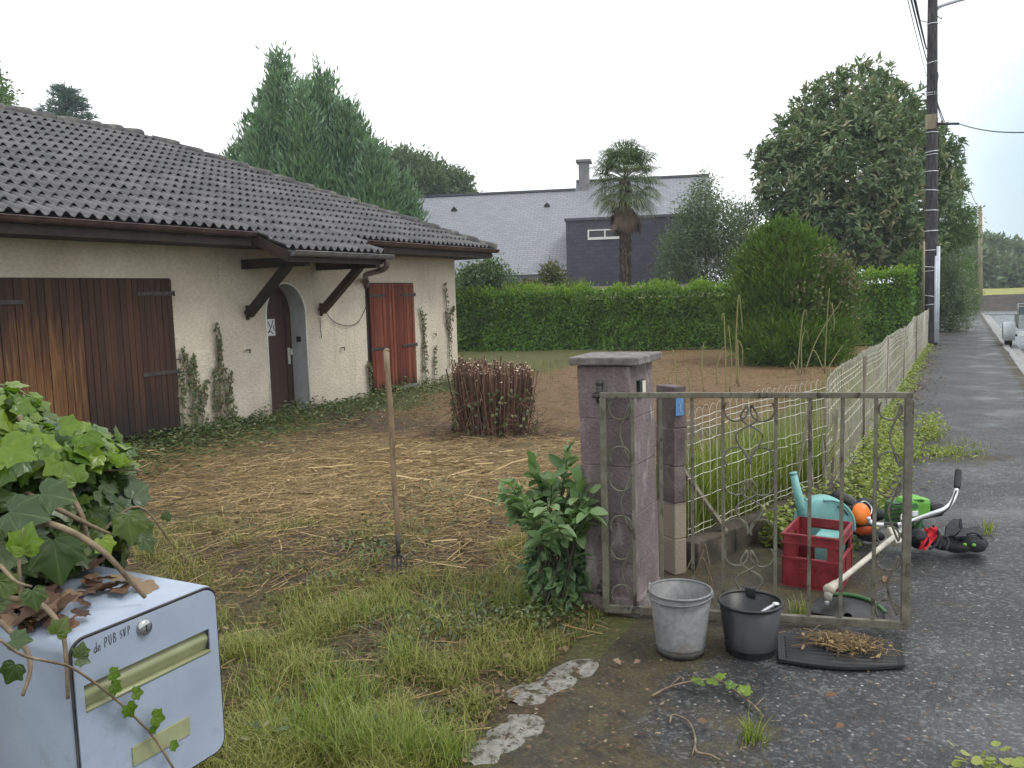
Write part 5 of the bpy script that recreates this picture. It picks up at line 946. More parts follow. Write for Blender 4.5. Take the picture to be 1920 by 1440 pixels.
vine([[(843, 690), (842, 640), (838, 580), (832, 532)], [(842, 640), (845, 590), (848, 575)], [(840, 620), (834, 585)]], 'slender ivy strand next to the house corner', 90, .025)
vine([[(777, 730), (775, 660), (771, 590), (769, 560)]], 'thin ivy fringe along the right edge of the red shutters', 50, .014, .7)
vine([[(693, 745), (692, 710), (689, 680)]], 'small ivy growth at the bottom left of the red shutters', 120, .03)
# ================================================================ materials for the small things
m, t, b = newmat('pillar_block'); v = coords(t)
n1 = noise(t, v, 3.2, 6, .65); n2 = noise(t, v, 60, 4, .7)
r1 = ramp(t, [(0.30, (.085, .072, .068)), (0.5, (.180, .142, .142)), (0.68, (.27, .225, .225)), (0.8, (.38, .35, .34))]); t.links.new(mmath(t, 'ADD', mmath(t, 'MULTIPLY', n1, .65), mmath(t, 'MULTIPLY', n2, .35)), r1.inputs[0])
c = mixc(t, mrange(t, noise(t, v, 2.3, 4), .5, .62, 0, .4), r1.outputs[0], (.17, .105, .12))
c = mixc(t, mrange(t, noise(t, coords(t, (3, 3, 1.2)), 3.1, 5, .7), .53, .66, 0, .7), c, (.37, .335, .31))
c = mixc(t, mrange(t, noise(t, v, 5, 6, .7), .62, .72, 0, .5), c, (.03, .028, .02))
t.links.new(c, b.inputs['Base Color']); b.inputs['Roughness'].default_value = .95; bump(t, b, mmath(t, 'ADD', n2, mmath(t, 'MULTIPLY', n1, .5)), .9, .012)
simple('cap_stone', [(0.3, (0.077, 0.068, 0.064)), (0.55, (0.165, 0.149, 0.141)), (0.75, (0.297, 0.275, 0.264))], 14, .9, .7, 70)
m, t, b = newmat('post_block'); v = coords(t); r1 = ramp(t, [(0.3, (.075, .06, .055)), (0.5, (.125, .10, .095)), (0.7, (.20, .17, .15))]); t.links.new(noise(t, v, 9, 6), r1.inputs[0]); sx_ = N(t, 'ShaderNodeSeparateXYZ'); t.links.new(v, sx_.inputs[0]); c = mixc(t, mrange(t, sx_.outputs[2], .42, .44, .8, 0), r1.outputs[0], (.33, .27, .21)); t.links.new(c, b.inputs['Base Color']); b.inputs['Roughness'].default_value = .95; bump(t, b, noise(t, v, 70, 4), .7, .01)
simple('rendered_block', [(0.3, (0.098, 0.081, 0.069)), (0.5, (0.149, 0.121, 0.109)), (0.7, (0.230, 0.196, 0.167))], 9, .95, .7, 70)
m, t, b = newmat('gate_paint'); v = coords(t)
r1 = ramp(t, [(0.28, (.050, .045, .028)), (0.45, (.115, .110, .078)), (0.62, (.165, .160, .125)), (0.8, (.27, .26, .22))]); t.links.new(noise(t, v, 16, 6, .7), r1.inputs[0])
c = mixc(t, mrange(t, noise(t, coords(t, (1, 1, .5)), 11, 5, .75), .57, .63, 0, .9), r1.outputs[0], (.026, .018, .012))
c = mixc(t, mrange(t, noise(t, v, 8, 6, .7), .55, .66, 0, .6), c, (.085, .045, .022))
t.links.new(c, b.inputs['Base Color']); b.inputs['Roughness'].default_value = .75; bump(t, b, noise(t, v, 70, 4), .5, .004)
simple('fence_wire', [(0.3, (.36, .345, .28)), (0.55, (.52, .50, .42)), (0.75, (.63, .61, .53))], 7, .6, .2, 60)
simple('fence_post', [(0.3, (.10, .085, .06)), (0.55, (.20, .175, .125)), (0.75, (.32, .29, .22))], 10, .9, .5, 50, (3, 3, .4))
simple('low_wall', [(0.3, (.03, .025, .018)), (0.55, (.075, .06, .045)), (0.75, (.15, .125, .09))], 7, .95, .8, 40)
simple('blue_plate', [(0.3, (.07, .19, .38)), (0.6, (.10, .25, .47))], 12, .45, .1)
simple('cream_plastic', [(0.3, (.52, .49, .38)), (0.6, (.66, .63, .52))], 14, .5, 0)
m, t, b = newmat('galvanised'); v = coords(t)
r1 = ramp(t, [(0.3, (.10, .105, .105)), (0.5, (.17, .175, .175)), (0.72, (.26, .265, .265))]); t.links.new(mmath(t, 'ADD', mmath(t, 'MULTIPLY', noise(t, v, 7, 5), .6), mmath(t, 'MULTIPLY', noise(t, v, 45, 3), .4)), r1.inputs[0])
c = mixc(t, mrange(t, noise(t, v, 6, 5, .7), .53, .68, 0, .65), r1.outputs[0], (.11, .075, .055)); t.links.new(c, b.inputs['Base Color']); b.inputs['Roughness'].default_value = .6; b.inputs['Metallic'].default_value = .25; bump(t, b, noise(t, v, 30, 3), .15, .004)
simple('crate_red', [(0.28, (.10, .012, .014)), (0.5, (.215, .014, .020)), (0.72, (.27, .035, .038))], 11, .5, .2, 50)
simple('teal_plastic', [(0.22, (.05, .07, .06)), (0.34, (.12, .31, .29)), (0.6, (.17, .40, .375)), (0.8, (.23, .46, .43))], 13, .45, .1, 60)
simple('orange_plastic', [(0.3, (.75, .15, .015)), (0.6, (.88, .21, .025))], 6, .4, .1)
simple('red_orange', [(0.3, (.55, .07, .02)), (0.6, (.68, .11, .03))], 6, .45, .1)
simple('red_cloth', [(0.3, (.50, .010, .022)), (0.6, (.66, .02, .035))], 9, .8, .4, 60)
simple('bright_green', [(0.3, (.09, .30, .03)), (0.6, (.14, .40, .05))], 9, .4, .1)
simple('deep_green', [(0.3, (.018, .075, .020)), (0.6, (.035, .12, .032))], 9, .5, .1)
simple('silver', [(0.3, (.55, .56, .58)), (0.6, (.72, .73, .74))], 8, .3, .05, metal=.5)
simple('shaft_cream', [(0.3, (.30, .27, .21)), (0.5, (.47, .44, .37)), (0.75, (.60, .58, .52))], 9, .5, .15, 60)
simple('harness_cloth', [(0.3, (.008, .009, .012)), (0.6, (.020, .022, .028)), (0.8, (.04, .042, .05))], 30, .8, .5, 140)
simple('black_cloth', [(0.3, (.012, .013, .016)), (0.6, (.028, .030, .036)), (0.8, (.05, .052, .06))], 30, .8, .4, 120)
simple('mower_black', [(0.3, (0.005, 0.005, 0.006)), (0.6, (0.012, 0.013, 0.014))], 12, .4, .15, 60)
simple('rubber', [(0.3, (0.005, 0.005, 0.005)), (0.55, (0.010, 0.010, 0.011)), (0.75, (0.019, 0.019, 0.019))], 15, .6, .4, 80)
m, t, b = newmat('mailbox_paint'); v = coords(t)
r1 = ramp(t, [(0.3, (.255, .30, .375)), (0.55, (.295, .345, .425)), (0.75, (.335, .385, .46))]); t.links.new(noise(t, v, 6, 5), r1.inputs[0])
c = mixc(t, mrange(t, mmath(t, 'ADD', mmath(t, 'MULTIPLY', noise(t, v, 26, 6, .75), .6), mmath(t, 'MULTIPLY', noise(t, v, 5, 5), .4)), .54, .68, 0, .5), r1.outputs[0], (.17, .19, .20)); t.links.new(c, b.inputs['Base Color']); b.inputs['Roughness'].default_value = .24; bump(t, b, noise(t, v, 160, 3), .12, .002)
m, t, b = newmat('slot_plastic'); v = coords(t)
r1 = ramp(t, [(0.3, (.20, .215, .105)), (0.6, (.28, .295, .165)), (0.75, (.36, .375, .235))]); t.links.new(noise(t, v, 9, 4), r1.inputs[0]); t.links.new(r1.outputs[0], b.inputs['Base Color']); b.inputs['Roughness'].default_value = .35
simple('pencil', [(0.3, (.03, .035, .05)), (0.6, (.06, .07, .09))], 60, .6, 0)
simple('chrome', [(0.3, (0.330, 0.336, 0.342)), (0.6, (0.420, 0.426, 0.432))], 9, .18, 0, metal=.9)
simple('fork_handle', [(0.3, (0.098, 0.064, 0.034)), (0.5, (0.180, 0.124, 0.071)), (0.75, (0.270, 0.203, 0.128))], 9, .65, .3, 60, (3, 3, .5))
simple('pole_wood', [(0.3, (.016, .014, .016)), (0.5, (.036, .032, .036)), (0.68, (.075, .066, .068)), (0.8, (.18, .15, .13))], 10, .9, .6, 50, (2, 2, .3))
simple('pole_grey', [(0.3, (.15, .125, .08)), (0.55, (.25, .215, .14)), (0.75, (.34, .30, .2))], 6, .9, .4, 40, (2, 2, .2))
simple('steel_band', [(0.3, (.50, .52, .55)), (0.6, (.68, .70, .73))], 9, .35, 0, metal=.4)
simple('conduit_grey', [(0.3, (.38, .42, .48)), (0.6, (.50, .54, .60))], 5, .5, .1)
simple('cable_black', [(0.3, (.015, .015, .017)), (0.6, (.03, .03, .033))], 5, .6, 0)
simple('trailer_zinc', [(0.3, (.25, .28, .29)), (0.55, (.36, .39, .40)), (0.75, (.48, .51, .52))], 4, .4, .1, metal=.4)
simple('trailer_dark', [(0.3, (.05, .07, .075)), (0.6, (.09, .115, .12))], 6, .5, .1)

# ================================================================ gate pillar
lean = rad(1.5)
def leanm(p, z0=0.0, a=lean, o=(-1.6, 4.3)):
    p = np.array(p, float); q = p.copy(); q[..., 0] = p[..., 0]-math.tan(a)*p[..., 2]; return q
gp = thing('gate_pillar', (-1.6, 4.33, 0), 'mauve-stained block gate pillar under a flat stone cap', 'pillar')
PX0, PX1, PY0, PY1 = -1.755, -1.465, 4.15, 4.53
def lbox(mb, a, b_, r=.5):
    n0 = mb.n; mb.bb(a, b_, r); mb.V[-1] = leanm(mb.V[-1])
mb = MB()
zc = [0.02, .27, .53, .79, 1.04, 1.318, 1.3185]
for i in range(5):
    j = rng.normal(0, .002, 2); lbox(mb, (PX0+.12*0+j[0], PY0+j[1], zc[i]+.003), (PX1+j[0], PY1, zc[i+1]), rng.random())
lbox(mb, (PX0+.006, PY0+.006, 0), (PX1-.006, PY1-.006, 1.31)); lbox(mb, (PX0-.03, PY0-.03, -.05), (PX1+.02, PY1, .09))
mb.build('shaft', 'pillar_block', gp, False, .004)
mb = MB(); cz0, cz1 = 1.325, 1.367
cp = [(-1.815, 4.095), (-1.435, 4.12), (-1.455, 4.57), (-1.85, 4.50)]
mb.prism([(x, y, cz0) for x, y in cp], (0, 0, cz1-cz0)); mb.build('cap', 'cap_stone', gp, False, .008)
bz = 1.19; bx = PX1-math.tan(lean)*bz
mb = MB(); mb.bb((bx-.004, 4.26, bz-.04), (bx+.018, 4.335, bz+.045)); bb_ = mb.build('doorbell', 'black_plastic', gp, False, .003)
mb = MB(); mb.bb((bx+.018, 4.287, bz-.034), (bx+.026, 4.332, bz+.04)); mb.build('bell_button', 'cream_plastic', bb_, False, .003)
# second, lower block post with the blue plate
fa = math.atan2(.11, .08); q0 = np.array([-1.52, 4.925, 0]); ex = np.array([math.cos(fa), math.sin(fa), 0]); ey = np.array([-ex[1], ex[0], 0]); R2 = np.stack([ex, ey, [0, 0, 1]], 1)
p2 = thing('block_post', q0, 'narrow block post with a small blue plate right behind the gate pillar', 'post')
mb = MB(); zs2 = [0, .22, .44, .66, .89, 1.14]
for i in range(5): mb.box(q0+ex*rng.normal(0, .002)+np.array([0, 0, (zs2[i]+zs2[i+1])/2]), (.088, .18, zs2[i+1]-zs2[i]-.004), R2, rng.random())
mb.box(q0+np.array([0, 0, .55]), (.08, .17, 1.09), R2); mb.build('shaft', 'post_block', p2, False, .006)
mb = MB(); mb.box(q0-ey*.096+ex*-.006+np.array([0, 0, 1.02]), (.055, .006, .105), R2); pl = mb.build('plate', 'blue_plate', p2)
mb = MB(); f_ = lambda a_, z_: q0-ey*.1005+ex*(-.006+a_)+np.array([0, 0, 1.02+z_]); mb.tube(smooth([f_(-.004, .03), f_(.004, .01), f_(.0, -.012), f_(.008, -.03)], 4), .0016, 4); mb.build('plate_mark', 'white_paper', pl)
# ================================================================ gate (swung open across the path)
gA = np.array([-1.615, 4.075, 0]); gB = np.array([-.20, 4.432, 0]); gx = unit(gB-gA); gn = np.array([-gx[1], gx[0], 0]); GW = np.linalg.norm(gB-gA); RG = np.stack([gx, gn, [0, 0, 1]], 1); GZ0, GZ1 = .045, 1.19
gate = thing('gate', gA, 'rusty pale metal gate leaf with scrolls standing open across the path', 'gate')
def gp_(s_, z_, o_=0.0): return gA+gx*s_+gn*o_+np.array([0, 0, z_])
mb = MB(); mb.box(gp_(GW/2, GZ1-.014), (GW+.03, .03, .028), RG); mb.box(gp_(GW/2, GZ0+.0), (GW+.02, .03, .04), RG); mb.box(gp_(0, (GZ0+GZ1)/2-.014), (.034, .034, GZ1-GZ0-.03), RG); mb.box(gp_(GW, (GZ0+GZ1)/2-.016), (.038, .034, GZ1-GZ0-.034), RG)
mb.build('frame', 'gate_paint', gate, False, .003)
def sproj(px):  # position along the gate of a pixel column at mid height
    best = min(np.linspace(0, GW, 600), key=lambda s_: abs(960+F*(((gp_(s_, .75)-CAM)@_r)/((gp_(s_, .75)-CAM)@_f))-px)); return best
bars = [sproj(x) for x in (1188, 1240, 1298, 1356, 1454, 1518, 1578, 1641)]
for s_ in bars:
    mb = MB(); mb.box(gp_(s_, (GZ0+GZ1)/2-.004), (.0165, .0165, GZ1-GZ0-.05), RG); mb.build('bar', 'gate_paint', gate)
mb = MB(); mb.tube([gp_(-.02, GZ1-.06, .03), gp_(-.02, GZ1+.035, .03)], .018, 10); mb.ball(gp_(-.02, GZ1+.045, .03), (.022, .022, .018)); mb.box(gp_(-.03, GZ1-.02, .05), (.05, .09, .02), RG); mb.build('hinge', 'iron', gate, True); mb = MB(); mb.tube([gp_(-.02, .10, .03), gp_(-.02, .18, .03)], .018, 10); mb.box(gp_(-.03, .13, .05), (.05, .09, .02), RG); mb.build('hinge', 'iron', gate, True)
def scroll(mb, c, r_, zt, zb, flip=1):
    # S scroll: curl at the top, sweep down through the middle, curl at the bottom
    a = np.linspace(-.5, 3.9, 18); top = [(c+flip*(r_*math.cos(t_)), zt-r_+r_*math.sin(t_)) for t_ in a]
    bot = [(c-flip*(r_*math.cos(t_))*1.0, zb+r_-r_*math.sin(t_)) for t_ in a][::-1]
    pts = top+bot; mb.tube(smooth([gp_(s_, z_, rng.normal(0, .0006)) for s_, z_ in pts], 2), .0055, 5)
def cpair(mb, c, r_, z, flip, up):
    a = np.linspace(-.9, 3.6, 16); pts = [(c+flip*r_*math.cos(t_), z+up*r_*math.sin(t_)) for t_ in a]; mb.tube([gp_(s_, z_) for s_, z_ in pts], .0055, 5)
for (s0, s1) in ((0.017, bars[0]), (bars[3], bars[4]), (bars[7], GW-.019)):
    mb = MB(); wd = s1-s0; wide = wd > .19; r_ = (wd/4-.006) if wide else (wd/2-.012)
    cols = [s0+wd*.25, s0+wd*.75] if wide else [s0+wd*.5]
    for (zt, zb) in ((GZ1-.03, .80), (.785, .435), (.42, GZ0+.02)):
        mb = MB()
        for k, c in enumerate(cols):
            fl = 1 if k == 0 else -1
            a = np.linspace(-.7, 3.6, 18)
            # upper curl, long diagonal leg, lower curl on the other side
            up_ = [(c-fl*r_*math.cos(t_), zt-r_-r_*math.sin(t_)*-1*-1) for t_ in a]
            lo_ = [(c-fl*r_*math.cos(t_), zb+r_+r_*math.sin(t_)) for t_ in a]
            oc = c+fl*wd*.5 if wide else c
            mb.tube([gp_(s_, z_) for s_, z_ in up_], .0055, 5); mb.tube([gp_(s_, z_) for s_, z_ in lo_], .0055, 5)
            e0 = up_[-1]; e1 = lo_[-1]; mb.tube(smooth([gp_(e0[0], e0[1]), gp_((e0[0]+c)/2, (e0[1]*.75+e1[1]*.25)), gp_(oc-fl*(0 if not wide else .0), (e0[1]+e1[1])/2, .004*fl), gp_((e1[0]+oc)/2, (e0[1]*.2+e1[1]*.8)), gp_(e1[0], e1[1])], 5), .0055, 5)
        mb.build('scrollwork', 'gate_paint', gate, True)
# ================================================================ wire fence
fA = np.array([-1.43, 4.98, 0]); fC = np.array([-.885, 6.9, 0]); fE = np.array([-.75, 26.3, 0])
fen = thing('wire_fence', fC, 'cream wire loop-top border fence running from the gate pillar along the path', 'fence')
def fence_run(mb, A, B, zb, zt, per=.088, wr_=.0018):
    l = np.linalg.norm(B-A); dv = unit(B-A); n = int(l/per); nv = np.array([-dv[1], dv[0], 0])
    for i in range(n):
        s0 = i*per+rng.normal(0, .004); s1 = s0+per*.98; zz = zt+rng.normal(0, .006)+.012*math.sin(i*.21)+.02*math.sin(i*.043); bow = .03*math.sin(i*.09)
        o_ = lambda s_, z_, k=0.0: A+dv*s_+nv*(bow*(z_/zt)**2+k)+np.array([0, 0, z_])
        seg_ = 3 if i*per > 6 and l > 5 else 4
        a = np.linspace(math.pi, 0, 7 if l < 5 or i < 80 else 5); rr = (s1-s0)/2; top = [o_((s0+s1)/2+rr*math.cos(t_), zz-rr*1.5+rr*1.5*math.sin(t_)) for t_ in a]
        wob = [o_(s0+rng.normal(0, .003), z_) for z_ in (zb, zb+.35*(zt-zb))] ; wob2 = [o_(s1+rng.normal(0, .003), z_) for z_ in (zb+.35*(zt-zb), zb)]
        mb.tube(np.array(wob+top+wob2), wr_*.72, seg_, False)
    for zf in (.02, .07, .28, .46, .54, .72, .81, .86, .91):
        z_ = zb+(zt-zb)*zf; m_ = int(n*1.0)+1; pts = np.array([A+dv*(l*k/m_)+nv*(.006*(-1)**k+.03*math.sin(k*.09)*zf**2)+np.array([0, 0, z_+.012*math.sin(k*.21)*zf+.02*math.sin(k*.043)*zf+rng.normal(0, .002)]) for k in range(m_+1)])
        mb.tube(pts, wr_*1.45, 4, False)
mb = MB(); fence_run(mb, fA, fC, .20, .99); fence_run(mb, fC, fE, .03, 1.0, .08, .002); mb.build('wire_mesh', 'fence_wire', fen, True)
for p_, hh in ((fC+np.array([-.02, .05, 0]), .98), (fC+np.array([.02, 2.6, 0]), .97), (fC+np.array([.03, 5.6, 0]), 1.0), (fC+np.array([.06, 9.0, 0]), 1.0), (fC+np.array([.09, 13.0, 0]), 1.0), (fE+np.array([-.02, -.05, 0]), 1.02)):
    mb = MB(); mb.tube([p_, p_+np.array([.012, .0, hh])], .017, 8); mb.build('post', 'fence_post', fen, True)
for (a_, b_) in (((-1.50, 5.06, .62), (-1.28, 5.32, .16)), ((-.93, 6.6, .0), (-.99, 6.62, .62)), ((-.86, 6.75, .0), (-.93, 6.95, .55)), ((-.88, 7.1, .0), (-.86, 7.3, .7)), ((-1.06, 6.35, .05), (-.96, 6.5, .8))):
    mb = MB(); mb.beam(a_, b_, .035, .022, (1, 0, 0.2)); mb.build('timber_brace', 'fence_post', fen)
mb = MB(); dv = unit(fC-fA); nv = np.array([-dv[1], dv[0], 0]); l = np.linalg.norm(fC-fA); RW = np.stack([dv, nv, [0, 0, 1]], 1); s_ = 0
while s_ < l+.1: w_ = rng.uniform(.36, .5); mb.box(fA+dv*(s_+w_/2)-nv*.0+np.array([0, 0, .07]), (w_-.004, .13, .20+rng.normal(0, .008)), RW, rng.random()); s_ += w_
lw = mb.build('low_wall', 'low_wall', None, False, .012); tag(lw, 'low mossy block kerb wall under the first stretch of wire fence', 'wall')
st = MB(); 
for pts in ([(1320, 1030), (1306, 1070), (1300, 1095)], [(1318, 1045), (1333, 1085), (1337, 1105)], [(1322, 1020), (1330, 1060), (1326, 1095)], [(1300, 1040), (1285, 1075), (1280, 1092)]): st.tube(smooth([P(x, y, 4.75) for x, y in pts], 6), .004, 4)
t_ = thing('bramble', G(1310, 1095), 'bare pale bramble stems hanging before the low wall behind the zinc bucket', 'bramble'); st.build('stem', 'ivy_stem', t_, True)

# ================================================================ buckets, mat, crate
def bucket(c, rt, rb, h, mat, name, lab, rim, seg=40):
    t_ = thing(name, c, lab, 'bucket'); mb = MB(); mb.lathe([(0.001, .012), (rb-.004, .012), (rb, .0), (rb+.004, .03)] if mat == 'galvanised' else [(0.001, .004), (rb-.004, .0), (rb, .006)], c, None, seg)
    pr = [(rb, .0), (rb+(rt-rb)*.12, h*.12), (rb+(rt-rb)*.13+.003, h*.13), (rb+(rt-rb)*.15, h*.15), (rt, h), (rt-.004, h), (rb+(rt-rb)*.15-.004, h*.15), (rb-.006, .02), (.001, .02)]
    mb.lathe(pr, c, None, seg); a = np.linspace(0, 2*math.pi, seg+1); mb.tube(np.stack([c[0]+rt*np.cos(a), c[1]+rt*np.sin(a), np.full(seg+1, c[2]+h)], 1), rim, 8, False)
    mb.build('body', mat, t_, True); return t_
bc = G(1270, 1240); bc[1] += .10; bc[0] -= .014; bc[2] = .006
bu = bucket(bc, .145, .108, .30, 'galvanised', 'metal_bucket', 'dented grey galvanised bucket standing at the foot of the gate', .006)
mb = MB(); a = np.linspace(math.pi*.98, math.pi*2.02, 20); hp = [bc+np.array([.152*math.cos(t_), .152*math.sin(t_)*.98, .292-.02*abs(math.sin(t_))]) for t_ in a]; mb.tube(hp, .0045, 6)
for s_ in (-1, 1): mb.ball(bc+np.array([.149*s_, 0, .295]), (.010, .016, .022), None, 10, 8)
mb.build('handle', 'galvanised', bu, True)
b2 = G(1404, 1237); b2[1] += .09; b2[0] -= .012; b2[2] = .006
bu2 = bucket(b2, .143, .112, .24, 'black_plastic', 'plastic_bucket', 'round black plastic bucket holding debris, next to the zinc bucket', .007)
mb = MB(); mb.box(b2+np.array([-.03, .137, .235]), (.05, .02, .05)); mb.build('lug', 'black_plastic', bu2, False, .006)
mb = MB(); n = 260; q = b2+np.stack([np.clip(rng.normal(0, .04, n), -.065, .065), np.clip(rng.normal(0, .04, n), -.065, .065), .10+rng.random(n)*.05], 1); sticks(mb, q, rdir(n)*np.array([1, 1, .5]), rng.uniform(.03, .075, n), .002, .1, rng.random(n)); o = mb.build('garden_debris', 'twig'); stuff(o, 'dark twigs and debris inside the black bucket', 'debris')
tr = thing('trowel', b2+np.array([.05, .0, .2]), 'hand tool with grey metal end resting inside the black bucket', 'hand tool'); mb = MB(); A_ = b2+np.array([.0, -.02, .13]); B_ = b2+np.array([.11, .03, .232]); mb.tube(smooth([A_, (A_+B_)/2+np.array([0, 0, .012]), B_], 4), np.linspace(.012, .009, 9), 8); mb.ball(B_, (.018, .014, .010)); mb.ball(A_+(B_-A_)*.35+np.array([0, 0, .01]), (.018, .012, .010)); mb.build('blade', 'silver', tr, True)
# rubber mat
c4 = [G(1457, 1196), G(1690, 1212), G(1697, 1257), G(1460, 1246)]; c4 = [np.array([x[0], x[1], .0]) for x in c4]
mt = thing('rubber_mat', sum(c4)/4, 'ribbed black rubber car mat with dry weeds on it, lying before the gate', 'mat'); nu, nv_ = 90, 40; U, Vv = np.meshgrid(np.linspace(0, 1, nu), np.linspace(0, 1, nv_), indexing='ij')
Pm = c4[0]*((1-U)*(1-Vv))[..., None]+c4[1]*(U*(1-Vv))[..., None]+c4[2]*(U*Vv)[..., None]+c4[3]*((1-U)*Vv)[..., None]
bowv = unit(c4[3]-c4[0]); Pm += bowv*(.055*np.sin(U*math.pi)*Vv-.02*np.sin(U*math.pi)*(1-Vv))[..., None]
edge = np.minimum(np.minimum(U, 1-U)*8, np.minimum(Vv, 1-Vv)*5); Pm[..., 2] = .018+.008*np.clip(1-edge*2.2, 0, 1)+.005*((np.arange(nv_)[None, :] % 4) < 2)*(edge > .5)+.010*np.sin(U*4)*np.sin(Vv*3)
Pb = Pm.copy(); Pb[..., 2] -= .012; mb = MB(); mb.grid(Pm); mb.grid(Pb[:, ::-1])
mb.grid(np.stack([Pm[:, -1], Pb[:, -1]], 1)); mb.grid(np.stack([Pb[:, 0], Pm[:, 0]], 1)); mb.grid(np.stack([Pb[-1], Pm[-1]], 1)); mb.grid(np.stack([Pm[0], Pb[0]], 1)); mb.build('mat', 'rubber', mt)
mb = MB(); n = 420; q = c4[0]*.36+c4[2]*.36+c4[1]*.18+c4[3]*.10; q = q+rng.normal(size=(n, 3))*np.array([.085, .05, 0]); q[:, 2] = .045+np.abs(rng.normal(0, .012, n)); D = hdir(n, .15); sticks(mb, q, D, rng.uniform(.03, .13, n), .0014, .2, rng.beta(1.2, 2.6, n)); k = 160; q2 = q[:k]; leaves(mb, q2, hdir(k, .3), rdir(k)*.6+np.array([0, 0, 1]), rng.uniform(.015, .035, k), .015, 'round', rng.random(k)*.6); stuff(mb.build('dry_weeds', 'straw'), 'clump of dry pulled weeds lying on the rubber mat', 'weeds')
# crate
cA, cB, cC = np.array([-.862, 4.905, 0]), np.array([-.56, 4.885, 0]), np.array([-.485, 5.275, 0]); cx = unit(cB-cA); cy = np.array([-cx[1], cx[0], 0]); RC = np.stack([cx, cy, [0, 0, 1]], 1); CW, CD, CH = .305, .395, .315
cr_ = thing('bottle_crate', cA+cx*CW/2+cy*CD/2, 'dark red plastic bottle crate standing behind the gate bars', 'crate')
def cq(u_, v_, z_): return cA+cx*u_+cy*v_+np.array([0, 0, z_])
mb = MB()
def panel(o, d, n_, ln):  # one crate side with a hand hole
    def bx_(u0, u1, z0, z1, t0=0, t1=.008): 
        c = o+d*((u0+u1)/2)+n_*((t0+t1)/2)+np.array([0, 0, (z0+z1)/2]); mb.box(c, (u1-u0, t1-t0, z1-z0), np.stack([d, n_, [0, 0, 1]], 1))
    h0, h1 = ln*.24, ln*.80; bx_(0, ln, .012, .180); bx_(0, h0, .180, .262); bx_(h1, ln, .180, .262); bx_(0, ln, .262, .315)
    for z_ in (.006, .172, .258, .307): bx_(-.004, ln+.004, z_-.006, z_+.006, -.008, .0)
    for u_ in (0.004, ln*.5, ln-.012): bx_(u_, u_+.010, .012, .166, -.005, 0)
    bx_(h0-.008, h0, .178, .254, -.006, 0); bx_(h1, h1+.008, .178, .254, -.006, 0)
panel(cq(0, 0, 0), cx, cy, CW); panel(cq(CW, 0, 0), cy, -cx, CD); panel(cq(CW, CD, 0), -cx, -cy, CW); panel(cq(0, CD, 0), -cy, cx, CD)
mb.box(cq(CW/2, CD/2, .016), (CW-.01, CD-.01, .012), RC); mb.build('shell', 'crate_red', cr_, False, .002)
mb = MB(); S_ = lambda pts: mb.tube(smooth([cq(CW*.5+a_, -.004, b_) for a_, b_ in pts], 4), .0028, 4)
S_([(-.03, .165), (-.06, .150), (-.05, .120), (-.02, .110)]); S_([(-.01, .150), (.0, .115), (.02, .150), (.03, .110)]); S_([(.04, .160), (.035, .110), (.06, .118), (.062, .150)]); S_([(-.06, .09), (-.03, .10), (.0, .085), (.05, .10)]); mb.build('emblem', 'crate_red', cr_, True)
mb = MB(); mb.bb((0, 0, 0), (.15, .16, .235)); mb.V[-1] = mb.V[-1] @ RC.T + cq(.13, .21, .025); tb = mb.build('teal_box', 'teal_plastic', None, False, .012); tag(tb, 'square teal plastic container sitting inside the red crate', 'container')
# watering can behind the crate
wc = P(1536, 985, 5.33); wc[2] = .0; can = thing('watering_can', wc, 'mottled teal plastic watering can leaning behind the red crate, long spout up', 'watering can')
ax = unit(_r*.95+np.array([0, 0, 0])); fw = unit(np.array([_f[0], _f[1], 0])); up_ = np.array([0, 0, 1.0]); cc = P(1543, 983, 5.33)
mb = MB(); Rb = np.stack([unit(np.array([_r[0], _r[1], 0])), up_, -fw], 1)
mb.lathe([(.001, .085), (.10, .083), (.160, .070), (.172, .055), (.175, .0), (.172, -.05), (.160, -.07), (.10, -.083), (.001, -.085)], cc, Rb @ np.diag([1.0, 1.05, 1]), 40); mb.build('body', 'teal_plastic', can, True)
mb = MB(); a = np.linspace(-.15, 1.75, 20); mb.tube([cc+Rb @ np.array([.164*math.cos(t_), .174*math.sin(t_), .083]) for t_ in a], .0085, 6); a = np.linspace(.1, 1.5, 14); mb.build('rim', 'teal_plastic', can, True)
mb = MB(); s0 = P(1512, 995, 5.28); s1 = P(1487, 886, 5.28); mb.tube([s0, s0+(s1-s0)*.5, s1], [.036, .028, .021], 14); mb.tube([s1-(s1-s0)*.03, s1+(s1-s0)*.005], .024, 14); mb.build('spout', 'teal_plastic', can, True)
mb = MB(); mb.tube(smooth([P(1499, 926, 5.29), P(1508, 934, 5.29), P(1518, 944, 5.29)], 4), .008, 6); mb.build('spout_brace', 'teal_plastic', can, True)
mb = MB(); a = np.linspace(.55, 1.15, 12); mb.tube([cc+Rb @ np.array([.143*math.cos(t_), .148*math.sin(t_), .088]) for t_ in a], .0055, 5); mb.build('groove', 'cable_black', can, True)
